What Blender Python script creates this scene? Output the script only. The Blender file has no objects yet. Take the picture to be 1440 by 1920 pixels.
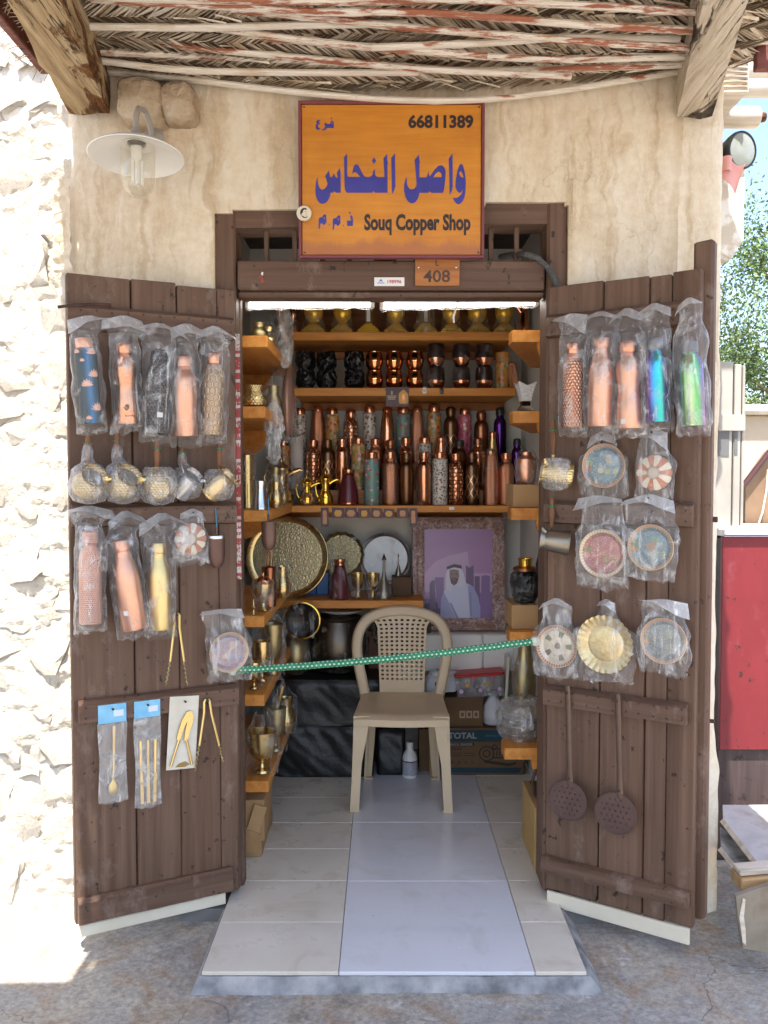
import bpy, bmesh, math, random
import numpy as np
from mathutils import Vector, Matrix, noise
random.seed(7)
R = math.radians
SC = bpy.context.scene
COL = SC.collection
# ------------------------------------------------------------------ camera
F = 1650.0; TILT = math.atan(67 / F); CAMZ = 1.5
cam = bpy.data.cameras.new('camera'); camo = bpy.data.objects.new('camera', cam); COL.objects.link(camo)
cam.sensor_fit = 'VERTICAL'; cam.sensor_height = 36; cam.lens = 36 * F / 1920
cam.clip_start = .05; cam.clip_end = 2000
camo.location = (0, 0, CAMZ); camo.rotation_euler = (math.pi / 2 - TILT, 0, 0)
SC.camera = camo
# ------------------------------------------------------------------ sky, sun, exposure
SUN_EL = R(69); SUN_AZ = R(188)      # azimuth clockwise from +Y: the sun stands behind the viewer, a little to the left
world = bpy.data.worlds.new('World'); SC.world = world; world.use_nodes = True
wn = world.node_tree
sky = wn.nodes.new('ShaderNodeTexSky'); sky.sky_type = 'NISHITA'; sky.sun_disc = False
sky.sun_elevation = SUN_EL; sky.sun_rotation = SUN_AZ; sky.air_density = 1.0; sky.dust_density = 2.0
bg = wn.nodes['Background']; bg.inputs[1].default_value = .14
wn.links.new(sky.outputs[0], bg.inputs[0])
sun = bpy.data.lights.new('sun', 'SUN'); sun.energy = 4.6; sun.angle = R(.5); sun.color = (1, .95, .87)
suno = bpy.data.objects.new('sun', sun); COL.objects.link(suno)
sd = Vector((math.sin(SUN_AZ) * math.cos(SUN_EL), math.cos(SUN_AZ) * math.cos(SUN_EL), math.sin(SUN_EL)))
suno.rotation_euler = sd.to_track_quat('Z', 'Y').to_euler(); suno.location = (0, -3, 8)
SC.view_settings.view_transform = 'Standard'; SC.view_settings.look = 'None'
SC.view_settings.gamma = 1; SC.view_settings.exposure = 1.68
SC.cycles.max_bounces = 9; SC.cycles.transparent_max_bounces = 16; SC.cycles.diffuse_bounces = 4; SC.cycles.glossy_bounces = 4
SC.cycles.caustics_reflective = False; SC.cycles.caustics_refractive = False
SC.cycles.sample_clamp_indirect = 4; SC.cycles.use_adaptive_sampling = True; SC.cycles.adaptive_threshold = .02

# ------------------------------------------------------------------ measuring helpers
CT, ST = math.cos(TILT), math.sin(TILT)
def P(x, y, Y):
    """point at depth Y that the photograph shows at pixel x, y"""
    u = (x - 720) / F; v = (960 - y) / F
    d = Vector((u, CT + v * ST, -ST + v * CT))
    d *= Y / d.y
    return Vector((d.x, d.y, d.z + CAMZ))
def S(px, Y): return px * Y / F
def PZ(x, y, z):
    u = (x - 720) / F; v = (960 - y) / F
    d = Vector((u, CT + v * ST, -ST + v * CT)); d *= (z - CAMZ) / d.z
    return Vector((d.x, d.y, z))
def nz(x, y=0, z=0): return noise.noise(Vector((x, y, z)))
def lerp(a, b, t): return a + (b - a) * t

# ------------------------------------------------------------------ mesh helpers
class G:
    def __init__(s): s.v = []; s.f = []; s.m = []
    def add(s, vs, fs, m=0):
        o = len(s.v); s.v += [tuple(v) for v in vs]; s.f += [tuple(i + o for i in f) for f in fs]; s.m += [m] * len(fs); return s
    def box(s, c, sz, b=0., m=0, rot=None, jit=0.):
        hx, hy, hz = sz[0] / 2, sz[1] / 2, sz[2] / 2
        b = min(b, hx * .9, hy * .9, hz * .9)
        if b <= 0:
            vs = [Vector((x * hx, y * hy, z * hz)) for x in (-1, 1) for y in (-1, 1) for z in (-1, 1)]
            fs = [(0, 1, 3, 2), (4, 6, 7, 5), (0, 4, 5, 1), (2, 3, 7, 6), (0, 2, 6, 4), (1, 5, 7, 3)]
        else:
            vs = []; idx = {}
            for x in (-1, 1):
                for y in (-1, 1):
                    for z in (-1, 1):
                        for a in range(3):
                            p = [x * (hx - b), y * (hy - b), z * (hz - b)]
                            p[a] = (x * hx, y * hy, z * hz)[a]
                            idx[x, y, z, a] = len(vs); vs.append(Vector(p))
            fs = []
            for sg in (-1, 1):
                q = [(sg, -1, -1), (sg, 1, -1), (sg, 1, 1), (sg, -1, 1)]
                for a in range(3):
                    r = [tuple(t[(k - a) % 3] for k in range(3)) for t in q]
                    f = [idx[t + (a,)] for t in r]
                    fs.append(f if sg > 0 else f[::-1])
            for a in range(3):
                o = [k for k in range(3) if k != a]
                for s1 in (-1, 1):
                    for s2 in (-1, 1):
                        def key(t, ax):
                            p = [0, 0, 0]; p[a] = t; p[o[0]] = s1; p[o[1]] = s2; return tuple(p) + (ax,)
                        f = [idx[key(-1, o[0])], idx[key(1, o[0])], idx[key(1, o[1])], idx[key(-1, o[1])]]
                        e = (vs[f[1]] - vs[f[0]]).cross(vs[f[2]] - vs[f[0]])
                        cen = sum((vs[i] for i in f), Vector()) / 4
                        fs.append(f if e.dot(cen) > 0 else f[::-1])
            for x in (-1, 1):
                for y in (-1, 1):
                    for z in (-1, 1):
                        f = [idx[x, y, z, 0], idx[x, y, z, 1], idx[x, y, z, 2]]
                        fs.append(f if x * y * z > 0 else f[::-1])
        if jit: vs = [v + Vector((random.uniform(-jit, jit), random.uniform(-jit, jit), random.uniform(-jit, jit))) for v in vs]
        if rot is not None: vs = [rot @ v for v in vs]
        return s.add([v + Vector(c) for v in vs], fs, m)
    def lathe(s, prof, n=24, c=(0, 0, 0), m=0, rot=None, sy=1., wob=0., flip=False):
        c = Vector(c); vs = []; fs = []; rings = []
        for r, z in prof:
            if r < 1e-6:
                rings.append([len(vs)]); vs.append(Vector((0, 0, z)))
            else:
                rings.append(list(range(len(vs), len(vs) + n)))
                for k in range(n):
                    a = 2 * math.pi * k / n
                    w = 1 + wob * nz(math.cos(a) * 2.3 + z * 31, math.sin(a) * 2.3, z * 40)
                    vs.append(Vector((r * w * math.cos(a), r * w * sy * math.sin(a), z)))
        for A, B in zip(rings, rings[1:]):
            for k in range(n):
                k2 = (k + 1) % n
                if len(A) == 1 and len(B) == 1: continue
                if len(A) == 1: f = (A[0], B[k2], B[k])
                elif len(B) == 1: f = (A[k], A[k2], B[0])
                else: f = (A[k], A[k2], B[k2], B[k])
                fs.append(f[::-1] if flip else f)
        if rot is not None: vs = [rot @ v for v in vs]
        return s.add([v + c for v in vs], fs, m)
    def tube(s, pts, r, n=8, m=0, cap=True, flat=1.):
        pts = [Vector(p) for p in pts]; rr = r if isinstance(r, (list, tuple)) else [r] * len(pts)
        vs = []; fs = []; up = None
        for i, p in enumerate(pts):
            t = (pts[min(i + 1, len(pts) - 1)] - pts[max(i - 1, 0)]).normalized()
            if up is None:
                up = Vector((0, 0, 1)) if abs(t.z) < .9 else Vector((0, 1, 0))
            a = t.cross(up).normalized(); up = a.cross(t).normalized()
            for k in range(n):
                an = 2 * math.pi * k / n
                vs.append(p + a * math.cos(an) * rr[i] + up * math.sin(an) * rr[i] * flat)
        for i in range(len(pts) - 1):
            for k in range(n):
                k2 = (k + 1) % n
                fs.append((i * n + k, i * n + k2, (i + 1) * n + k2, (i + 1) * n + k))
        if cap: fs += [tuple(range(n))[::-1], tuple(range((len(pts) - 1) * n, len(pts) * n))]
        return s.add(vs, fs, m)
    def prism(s, poly, y0, y1, m=0, fn=None):
        """poly in x,z ; extruded from y0 (front) to y1"""
        n = len(poly)
        vs = [Vector((x, y0, z)) for x, z in poly] + [Vector((x, y1, z)) for x, z in poly]
        area = sum(poly[i][0] * poly[(i + 1) % n][1] - poly[(i + 1) % n][0] * poly[i][1] for i in range(n))
        fs = [tuple(range(n)), tuple(range(n, 2 * n))[::-1]] + [((i + 1) % n, i, n + i, n + (i + 1) % n) for i in range(n)]
        if area < 0: fs = [f[::-1] for f in fs]
        if fn: vs = [fn(v) for v in vs]
        return s.add(vs, fs, m)
    def grid(s, nx, ny, fn, m=0, flip=False, closed=False, skip=None):
        vs = [fn(i / nx, j / ny) for j in range(ny + 1) for i in range(nx + 1)]
        fs = []
        for j in range(ny):
            for i in range(nx):
                if skip and skip(i, j): continue
                a = j * (nx + 1) + i; f = (a, a + 1, a + nx + 2, a + nx + 1)
                fs.append(f[::-1] if flip else f)
        return s.add(vs, fs, m)
def obj(name, g, mats, parent=None, loc=(0, 0, 0), rot=(0, 0, 0), ang=35, flat=False):
    me = g if isinstance(g, bpy.types.Mesh) else bpy.data.meshes.new(name)
    if isinstance(g, G):
        me.from_pydata(g.v, [], g.f); me.update()
        if not flat:
            me.polygons.foreach_set('use_smooth', [True] * len(me.polygons))
            me.set_sharp_from_angle(angle=R(ang))
        for mt in (mats if isinstance(mats, (list, tuple)) else [mats]): me.materials.append(mt)
        if any(g.m): me.polygons.foreach_set('material_index', g.m)
    o = bpy.data.objects.new(name, me); COL.objects.link(o)
    o.location = loc; o.rotation_euler = rot
    if parent: o.parent = parent
    return o
def tag(o, label, cat, group=None, kind=None):
    if label: o['label'] = label
    if cat: o['category'] = cat
    if group: o['group'] = group
    if kind: o['kind'] = kind
    return o
def thing(name, label, cat, loc=(0, 0, 0), rot=(0, 0, 0), group=None):
    o = bpy.data.objects.new(name, None); COL.objects.link(o); o.empty_display_size = .05
    o.location = loc; o.rotation_euler = rot
    return tag(o, label, cat, group)
def text_mesh(body, w, h, bold=.0, ext=.0004):
    c = bpy.data.curves.new('text', 'FONT'); c.body = body; c.size = 1; c.extrude = 0; c.offset = bold; c.resolution_u = 3
    o = bpy.data.objects.new('text', c); COL.objects.link(o)
    dg = bpy.context.evaluated_depsgraph_get(); me = bpy.data.meshes.new_from_object(o.evaluated_get(dg))
    bpy.data.objects.remove(o)
    return fitmesh(me, w, h)
def fitmesh(me, w, h):
    n = len(me.vertices); a = np.zeros(n * 3); me.vertices.foreach_get('co', a); a = a.reshape(-1, 3)
    lo = a.min(0); hi = a.max(0)
    x = (a[:, 0] - lo[0]) / max(1e-6, hi[0] - lo[0]) * w - w / 2; z = (a[:, 1] - lo[1]) / max(1e-6, hi[1] - lo[1]) * h - h / 2
    b = np.stack([x, np.zeros(n), z], 1); me.vertices.foreach_set('co', b.ravel()); me.update(); return me
def lettering(body, w, h, mat, parent, loc, bold=.0, name='lettering', rot=(0, 0, 0)):
    me = text_mesh(body, w, h, bold); me.materials.clear(); me.materials.append(mat); me.name = name
    return obj(name, me, None, parent, loc, rot)
def polycurve(name, polys, mat, parent, loc, fn):
    """flat painted shapes with holes; polys: list of point lists; fn maps a traced point to local x,z"""
    c = bpy.data.curves.new(name, 'CURVE'); c.dimensions = '2D'; c.fill_mode = 'BOTH'
    for p in polys:
        sp = c.splines.new('POLY'); sp.points.add(len(p) - 1); sp.use_cyclic_u = True
        for q, pt in zip(p, sp.points):
            x, z = fn(q); pt.co = (x, z, 0, 1)
    o = bpy.data.objects.new(name, c); COL.objects.link(o)
    dg = bpy.context.evaluated_depsgraph_get(); me = bpy.data.meshes.new_from_object(o.evaluated_get(dg)); bpy.data.objects.remove(o)
    for v in me.vertices: v.co = (v.co.x, 0, v.co.y)
    me.materials.clear(); me.materials.append(mat); me.update()
    return obj(name, me, None, parent, loc)

# ------------------------------------------------------------------ materials
def new_mat(name):
    m = bpy.data.materials.new(name); m.use_nodes = True; nt = m.node_tree
    return m, nt, nt.nodes['Principled BSDF']
def nd(nt, typ, ins=None, **props):
    n = nt.nodes.new('ShaderNode' + typ)
    for k, v in props.items(): setattr(n, k, v)
    for k, v in (ins or {}).items():
        s = n.inputs[k]
        if isinstance(v, bpy.types.NodeSocket): nt.links.new(v, s)
        else:
            if hasattr(s, 'default_value'):
                try: s.default_value = v
                except Exception: s.default_value = tuple(v) + (1,)
    return n
def C4(c): return tuple(c) + (1,) if len(c) == 3 else tuple(c)
def ramp(nt, fac, stops):
    n = nt.nodes.new('ShaderNodeValToRGB'); nt.links.new(fac, n.inputs[0]); e = n.color_ramp.elements
    while len(e) < len(stops): e.new(.5)
    for k, (p, c) in enumerate(stops): e[k].position = p; e[k].color = C4(c) if isinstance(c, (tuple, list)) else (c, c, c, 1)
    return n.outputs[0]
def mixc(nt, fac, a, b, mode='MIX'):
    n = nt.nodes.new('ShaderNodeMix'); n.data_type = 'RGBA'; n.blend_type = mode
    for k, v in ((0, fac), (6, a), (7, b)):
        if isinstance(v, bpy.types.NodeSocket): nt.links.new(v, n.inputs[k])
        else: n.inputs[k].default_value = v if k == 0 else C4(v)
    return n.outputs[2]
def math_(nt, op, a, b=0., c=0.):
    n = nt.nodes.new('ShaderNodeMath'); n.operation = op
    for k, v in enumerate((a, b, c)):
        if isinstance(v, bpy.types.NodeSocket): nt.links.new(v, n.inputs[k])
        else: n.inputs[k].default_value = v
    return n.outputs[0]
def vmath(nt, op, a, b=(0, 0, 0), c=(0, 0, 0)):
    n = nt.nodes.new('ShaderNodeVectorMath'); n.operation = op
    for k, v in enumerate((a, b, c)):
        if isinstance(v, bpy.types.NodeSocket): nt.links.new(v, n.inputs[k])
        else: n.inputs[k].default_value = v
    return n.outputs[1] if op in ('DOT_PRODUCT', 'LENGTH') else n.outputs[0]
def coords(nt, scale=(1, 1, 1), coord='Object', rnd=False, rot=(0, 0, 0)):
    t = nt.nodes.new('ShaderNodeTexCoord').outputs[coord]
    if rnd:
        i = nt.nodes.new('ShaderNodeObjectInfo').outputs['Random']
        t = vmath(nt, 'ADD', t, vmath(nt, 'MULTIPLY', nd(nt, 'CombineXYZ', {0: i, 1: i, 2: i}).outputs[0], (37, 53, 71)))
    m = nd(nt, 'Mapping', {'Vector': t, 'Scale': scale, 'Rotation': rot}); return m.outputs[0]
def noise_(nt, vec, scale, detail=4, rough=.55, out=0, dist=0.):
    return nd(nt, 'TexNoise', {'Vector': vec, 'Scale': scale, 'Detail': detail, 'Roughness': rough, 'Distortion': dist}).outputs[out]
def bump_(nt, h, strength, dist=.01, prev=None):
    ins = {'Height': h, 'Strength': strength, 'Distance': dist}
    if prev is not None: ins['Normal'] = prev
    return nd(nt, 'Bump', ins).outputs[0]
MATS = {}
def M(name, c1, c2=None, rough=.5, metal=0., scale=6., stretch=(1, 1, 1), bump=.0, bscale=None, rnd=True, detail=5, c3=None, lo=.35, hi=.68, rvar=0., spec=.5, bdist=.004):
    """general worn surface: two or three colours mixed by noise, plus relief"""
    if name in MATS: return MATS[name]
    m, nt, b = new_mat(name); MATS[name] = m
    v = coords(nt, stretch, rnd=rnd)
    n = noise_(nt, v, scale, detail)
    if c2:
        st = [(lo, c1), (hi, c2)] if not c3 else [(lo, c1), ((lo + hi) / 2, c2), (hi, c3)]
        nt.links.new(ramp(nt, n, st), b.inputs['Base Color'])
    else: b.inputs['Base Color'].default_value = C4(c1)
    b.inputs['Metallic'].default_value = metal; b.inputs['Roughness'].default_value = rough
    b.inputs['Specular IOR Level'].default_value = spec
    if rvar: nt.links.new(math_(nt, 'MULTIPLY_ADD', n, rvar * 2, rough - rvar), b.inputs['Roughness'])
    if bump: nt.links.new(bump_(nt, noise_(nt, v, bscale or scale * 4, 4), bump, bdist), b.inputs['Normal'])
    return m
# ------------------------------------------------------------------ particular materials
def plaster_mat():
    m, nt, b = new_mat('ochre_plaster')
    v = coords(nt, (1, 1, 1), rnd=False)
    warp = vmath(nt, 'MULTIPLY', vmath(nt, 'SUBTRACT', noise_(nt, v, 7, 5, out=1), (.5, .5, .5)), (.10, .10, .2))
    vw = vmath(nt, 'ADD', v, warp)
    def stretch(sx, sz): return nd(nt, 'Mapping', {'Vector': vw, 'Scale': (sx, 2, sz)}).outputs[0]
    big = noise_(nt, stretch(1.5, .7), 2.0, 6, .6)
    drip = noise_(nt, stretch(5.5, .55), 1.7, 5, .6); drip2 = noise_(nt, stretch(11, .8), 1.9, 6, .6)
    blot = noise_(nt, v, 3.4, 8, .66, dist=.8); speck = noise_(nt, v, 26, 7, .7)
    c = ramp(nt, big, [(.32, (.60, .49, .345)), (.5, (.69, .59, .45)), (.66, (.76, .69, .57))])
    c = mixc(nt, ramp(nt, drip, [(.53, 0), (.67, .7)]), c, (.50, .365, .22))
    c = mixc(nt, ramp(nt, drip2, [(.54, 0), (.64, .5)]), c, (.44, .315, .18))
    c = mixc(nt, ramp(nt, drip2, [(.30, .6), (.40, 0)]), c, (.76, .70, .59))
    c = mixc(nt, ramp(nt, blot, [(.58, 0), (.72, .55)]), c, (.46, .31, .16))
    c = mixc(nt, .35, c, ramp(nt, speck, [(.3, .25), (.7, .75)]), 'OVERLAY')
    n2 = noise_(nt, v, 6, 5, out=1)
    cr = nd(nt, 'TexVoronoi', {'Vector': vmath(nt, 'ADD', nd(nt, 'Mapping', {'Vector': v, 'Scale': (1.2, 1, .5)}).outputs[0], vmath(nt, 'MULTIPLY', n2, (.35, .35, .35))), 'Scale': 2.4}, feature='DISTANCE_TO_EDGE')
    crk = ramp(nt, cr.outputs['Distance'], [(0, 1), (.008, 0)])
    crk = mixc(nt, 1., crk, ramp(nt, noise_(nt, v, 2.3, 3), [(.5, 0), (.6, 1)]), 'MULTIPLY')
    c = mixc(nt, math_(nt, 'MULTIPLY', crk, .28), c, (.30, .21, .12))
    nt.links.new(c, b.inputs['Base Color']); b.inputs['Roughness'].default_value = .88; b.inputs['Specular IOR Level'].default_value = .2
    h = math_(nt, 'ADD', math_(nt, 'MULTIPLY', noise_(nt, stretch(7, 2.2), 3, 7, .62), .9), math_(nt, 'MULTIPLY', speck, .35))
    h = math_(nt, 'SUBTRACT', h, math_(nt, 'MULTIPLY', crk, .15))
    nt.links.new(bump_(nt, h, .6, .014), b.inputs['Normal'])
    return m
PLASTER = plaster_mat()
def ground_mat():
    m, nt, b = new_mat('stained_concrete')
    v = coords(nt, rnd=False)
    a = noise_(nt, v, 2.6, 8, .65, dist=.5); a2 = noise_(nt, v, 5.5, 8, .7, dist=1.0); a3 = noise_(nt, v, 60, 4, .7)
    c = ramp(nt, a, [(.3, (.25, .24, .23)), (.47, (.32, .305, .285)), (.66, (.40, .36, .29))])
    c = mixc(nt, ramp(nt, a2, [(.48, 0), (.64, .7)]), c, (.30, .20, .12))
    c = mixc(nt, ramp(nt, noise_(nt, v, 3.7, 7, .7, dist=.8), [(.54, 0), (.67, .75)]), c, (.15, .135, .12))
    c = mixc(nt, ramp(nt, noise_(nt, v, 8, 6, .7), [(.58, 0), (.7, .7)]), c, (.52, .51, .50))
    c = mixc(nt, .55, c, ramp(nt, a3, [(.3, .2), (.7, .8)]), 'OVERLAY')
    c = mixc(nt, ramp(nt, noise_(nt, v, 130, 3, .6), [(.62, 0), (.68, .6)]), c, (.09, .08, .07))
    n2 = noise_(nt, v, 4, 5, out=1)
    cr = nd(nt, 'TexVoronoi', {'Vector': vmath(nt, 'ADD', v, vmath(nt, 'MULTIPLY', n2, (.3, .3, .3))), 'Scale': 1.9}, feature='DISTANCE_TO_EDGE').outputs['Distance']
    crk = mixc(nt, 1., ramp(nt, cr, [(0, 1), (.006, 0)]), ramp(nt, noise_(nt, v, 1.6, 3), [(.5, 0), (.56, 1)]), 'MULTIPLY')
    c = mixc(nt, math_(nt, 'MULTIPLY', crk, .6), c, (.09, .08, .07))
    nt.links.new(c, b.inputs['Base Color'])
    nt.links.new(ramp(nt, a, [(.3, .55), (.7, .9)]), b.inputs['Roughness'])
    h = math_(nt, 'SUBTRACT', math_(nt, 'MULTIPLY', noise_(nt, v, 22, 7, .65), .6), math_(nt, 'MULTIPLY', crk, .6))
    nt.links.new(bump_(nt, h, .5, .012), b.inputs['Normal'])
    return m
GROUND = ground_mat()
def wood_mat(name, dark, mid, light, grain=(30, 30, 1.2), rough=.6, bump=.35, spec=.35, wear=None, bd=.004):
    m, nt, b = new_mat(name)
    v = coords(nt, grain, rnd=True)
    w = noise_(nt, v, 2.2, 6, .62, dist=.25); w2 = noise_(nt, coords(nt, (grain[0] * .12, grain[1] * .12, grain[2] * .5), rnd=True), 2.5, 4)
    c = ramp(nt, w, [(.3, dark), (.5, mid), (.72, light)])
    c = mixc(nt, .35, c, ramp(nt, w2, [(.3, .25), (.7, .75)]), 'OVERLAY')
    if wear:
        c = mixc(nt, ramp(nt, noise_(nt, coords(nt, (1, 1, .55), rnd=True), 7, 8, .72), [(.56, 0), (.68, wear[1])]), c, wear[0])
        c = mixc(nt, ramp(nt, noise_(nt, coords(nt, (1, 1, .8), rnd=True), 30, 4, .6), [(.64, 0), (.69, .85)]), c, (.02, .013, .01))
    nt.links.new(c, b.inputs['Base Color']); b.inputs['Roughness'].default_value = rough; b.inputs['Specular IOR Level'].default_value = spec
    nt.links.new(bump_(nt, w, bump, bd), b.inputs['Normal'])
    return m
DOORW = wood_mat('brown_painted_wood', (.090, .047, .028), (.125, .070, .045), (.162, .097, .065), (17, 17, .6), .6, .5, wear=((.23, .165, .13), .7))
DOORWX = wood_mat('brown_painted_rail', (.088, .046, .028), (.121, .067, .044), (.157, .093, .062), (.6, 17, 17), .6, .5, wear=((.24, .17, .135), .75))
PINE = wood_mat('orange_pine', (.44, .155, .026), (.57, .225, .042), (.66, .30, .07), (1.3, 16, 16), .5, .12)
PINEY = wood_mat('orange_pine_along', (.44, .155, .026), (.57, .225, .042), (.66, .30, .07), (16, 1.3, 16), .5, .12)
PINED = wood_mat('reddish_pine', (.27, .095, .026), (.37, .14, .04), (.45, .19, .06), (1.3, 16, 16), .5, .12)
def beam_mat(name, dark, mid, light, rot, rotlim, crk):
    m, nt, b = new_mat(name); v = coords(nt, (9, .55, 9), rnd=False); w = noise_(nt, v, 3.2, 7, .65, dist=.35); v2 = coords(nt, (3.2, .9, 3.2), rnd=False)
    c = ramp(nt, w, [(.3, dark), (.48, mid), (.68, light)])
    rt = noise_(nt, v2, 2.4, 7, .66, dist=.6); c = mixc(nt, ramp(nt, rt, [(rotlim, 0), (rotlim + .035, .95)]), c, rot[0]); c = mixc(nt, ramp(nt, rt, [(rotlim + .04, 0), (rotlim + .09, .9)]), c, rot[1])
    ck = noise_(nt, coords(nt, (24, .8, 24), rnd=False), 1.6, 4, .55, dist=.4); cf = ramp(nt, math_(nt, 'ABSOLUTE', math_(nt, 'SUBTRACT', ck, .5)), [(.004, 1), (.016, 0)])
    cf = mixc(nt, 1., cf, ramp(nt, noise_(nt, v2, 1.7, 3), [(.45, 0), (.55, 1)]), 'MULTIPLY'); c = mixc(nt, math_(nt, 'MULTIPLY', cf, crk), c, (.05, .03, .018))
    nt.links.new(c, b.inputs['Base Color']); b.inputs['Roughness'].default_value = .88; b.inputs['Specular IOR Level'].default_value = .15
    h = math_(nt, 'SUBTRACT', math_(nt, 'ADD', w, math_(nt, 'MULTIPLY', ramp(nt, rt, [(rotlim, 1), (rotlim + .06, 0)]), 1.5)), cf); nt.links.new(bump_(nt, h, .9, .02), b.inputs['Normal']); return m
BEAM = beam_mat('weathered_beam', (.22, .15, .085), (.40, .29, .165), (.56, .44, .29), ((.30, .12, .04), (.06, .03, .016)), .52, .95)
BEAMR = beam_mat('pale_beam', (.30, .25, .18), (.48, .41, .31), (.62, .55, .45), ((.10, .07, .05), (.025, .02, .017)), .56, .9)
PALEW = wood_mat('sun_bleached_timber', (.42, .36, .28), (.58, .51, .42), (.66, .60, .52), (1.5, 14, 14), .85, .5, .2)
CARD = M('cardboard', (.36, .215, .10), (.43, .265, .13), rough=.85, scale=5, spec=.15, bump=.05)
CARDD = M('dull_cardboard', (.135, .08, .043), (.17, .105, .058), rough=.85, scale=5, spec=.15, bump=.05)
def pole_mat(name, red):
    m, nt, b = new_mat(name)
    f = noise_(nt, coords(nt, (1.6, 10, 10), rnd=True), 2.5, 8, .7)
    g = noise_(nt, coords(nt, (4, 60, 60), rnd=True), 2, 5)
    wh = ramp(nt, g, [(.3, (.55, .48, .39)), (.6, (.72, .67, .59))])
    wh = mixc(nt, ramp(nt, noise_(nt, coords(nt, (2.5, 5, 5), rnd=True), 2, 4), [(.55, 0), (.7, .6)]), wh, (.42, .27, .12))
    c = mixc(nt, ramp(nt, f, [(red - .03, 1), (red + .03, 0)]), wh, ramp(nt, g, [(.3, (.27, .095, .055)), (.7, (.37, .15, .09))]))
    nt.links.new(c, b.inputs['Base Color']); b.inputs['Roughness'].default_value = .75; b.inputs['Specular IOR Level'].default_value = .2
    nt.links.new(bump_(nt, math_(nt, 'ADD', f, g), .3, .004), b.inputs['Normal']); return m
POLE_R = pole_mat('flaked_red_cane', .485); POLE_M = pole_mat('part_red_cane', .455); POLE_W = pole_mat('white_cane', .36)
def weave_mat():
    m, nt, b = new_mat('palm_leaf_weave')
    r = nt.nodes.new('ShaderNodeNewGeometry').outputs['Random Per Island']
    c = ramp(nt, r, [(0, (.42, .31, .20)), (.2, (.58, .48, .35)), (.6, (.64, .55, .43)), (1, (.74, .67, .57))])
    c = mixc(nt, .35, c, ramp(nt, noise_(nt, coords(nt, (40, 40, 40), rnd=False), 3, 4), [(.3, .2), (.7, .8)]), 'OVERLAY')
    c = mixc(nt, ramp(nt, noise_(nt, coords(nt, rnd=False), 3.5, 4), [(.58, 0), (.72, .45)]), c, (.40, .22, .13))
    nt.links.new(c, b.inputs['Base Color']); b.inputs['Roughness'].default_value = .8; b.inputs['Specular IOR Level'].default_value = .2
    return m
WEAVE = weave_mat()
MATBACK = M('mat_backing', (.26, .19, .125), (.36, .27, .18), rough=.9, scale=9)
FASCIA = wood_mat('dark_red_fascia', (.10, .028, .022), (.14, .042, .034), (.19, .07, .06), (1.2, 20, 20), .7, .3, wear=((.3, .2, .17), .5))
STONE = M('coral_stone', (.60, .53, .43), (.73, .67, .58), rough=.95, scale=6, bump=.8, bscale=26, spec=.1, bdist=.012, c3=(.72, .68, .60))
MORTAR = M('lime_mortar', (.56, .50, .41), (.72, .67, .58), rough=.95, scale=5, bump=.9, bscale=30, spec=.1, rnd=False, bdist=.012)
WHITEWALL = M('old_white_wall', (.62, .60, .55), (.70, .68, .63), rough=.8, scale=2.5, bump=.15, bscale=40, rnd=False)
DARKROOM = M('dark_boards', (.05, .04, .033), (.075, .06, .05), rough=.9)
CEMENT = M('grey_cement', (.13, .13, .135), (.27, .27, .28), rough=.8, scale=11, bump=.6, bscale=26, c3=(.40, .39, .385), rnd=False, bdist=.01)
TILE_B = M('beige_tile', (.46, .40, .32), (.615, .57, .495), rough=.24, scale=5, rvar=.06, c3=(.64, .605, .54), lo=.22, hi=.6, detail=9)
def tile_mat(name, a, b_, dirt, rough, amt):
    m, nt, b = new_mat(name); v = coords(nt, rnd=True); n = noise_(nt, v, 4, 6, .6)
    c = ramp(nt, n, [(.3, a), (.7, b_)])
    c = mixc(nt, ramp(nt, noise_(nt, v, 6, 9, .7, dist=.6), [(.52, 0), (.72, amt)]), c, dirt)
    sp_ = nd(nt, 'TexVoronoi', {'Vector': v, 'Scale': 16, 'Randomness': 1.}).outputs['Distance']
    c = mixc(nt, math_(nt, 'MULTIPLY', ramp(nt, sp_, [(.03, .75), (.06, 0)]), ramp(nt, noise_(nt, v, 7, 2), [(.52, 0), (.56, 1)])), c, (.13, .10, .08))
    sc_ = noise_(nt, coords(nt, (3, 40, 1), rnd=True, rot=(0, 0, .5)), 3, 4); c = mixc(nt, ramp(nt, sc_, [(.66, 0), (.72, .25)]), c, dirt)
    nt.links.new(c, b.inputs['Base Color']); nt.links.new(math_(nt, 'MULTIPLY_ADD', noise_(nt, v, 9, 7, .65), .34, rough - .1), b.inputs['Roughness']); return m
TILE_L = tile_mat('worn_lavender_tile', (.63, .632, .672), (.67, .672, .706), (.50, .48, .46), .14, .6)
TILE_B = tile_mat('worn_beige_tile', (.62, .565, .48), (.69, .645, .565), (.47, .39, .30), .24, .75)
GROUT = M('tile_grout', (.12, .11, .105), (.2, .19, .18), rough=.9, rnd=False)
IRON = M('rusty_iron', (.05, .035, .03), (.13, .07, .045), rough=.7, metal=.6, scale=14, bump=.3)
NAILM = M('dark_nail', (.05, .045, .04), rough=.5, metal=.8)
WHITE = M('white_paint', (.72, .71, .68), (.78, .77, .74), rough=.5)
CREAM = M('cream_board', (.64, .57, .44), (.72, .66, .53), rough=.6)
BLACK = M('black_plastic', (.012, .012, .013), rough=.35)

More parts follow.
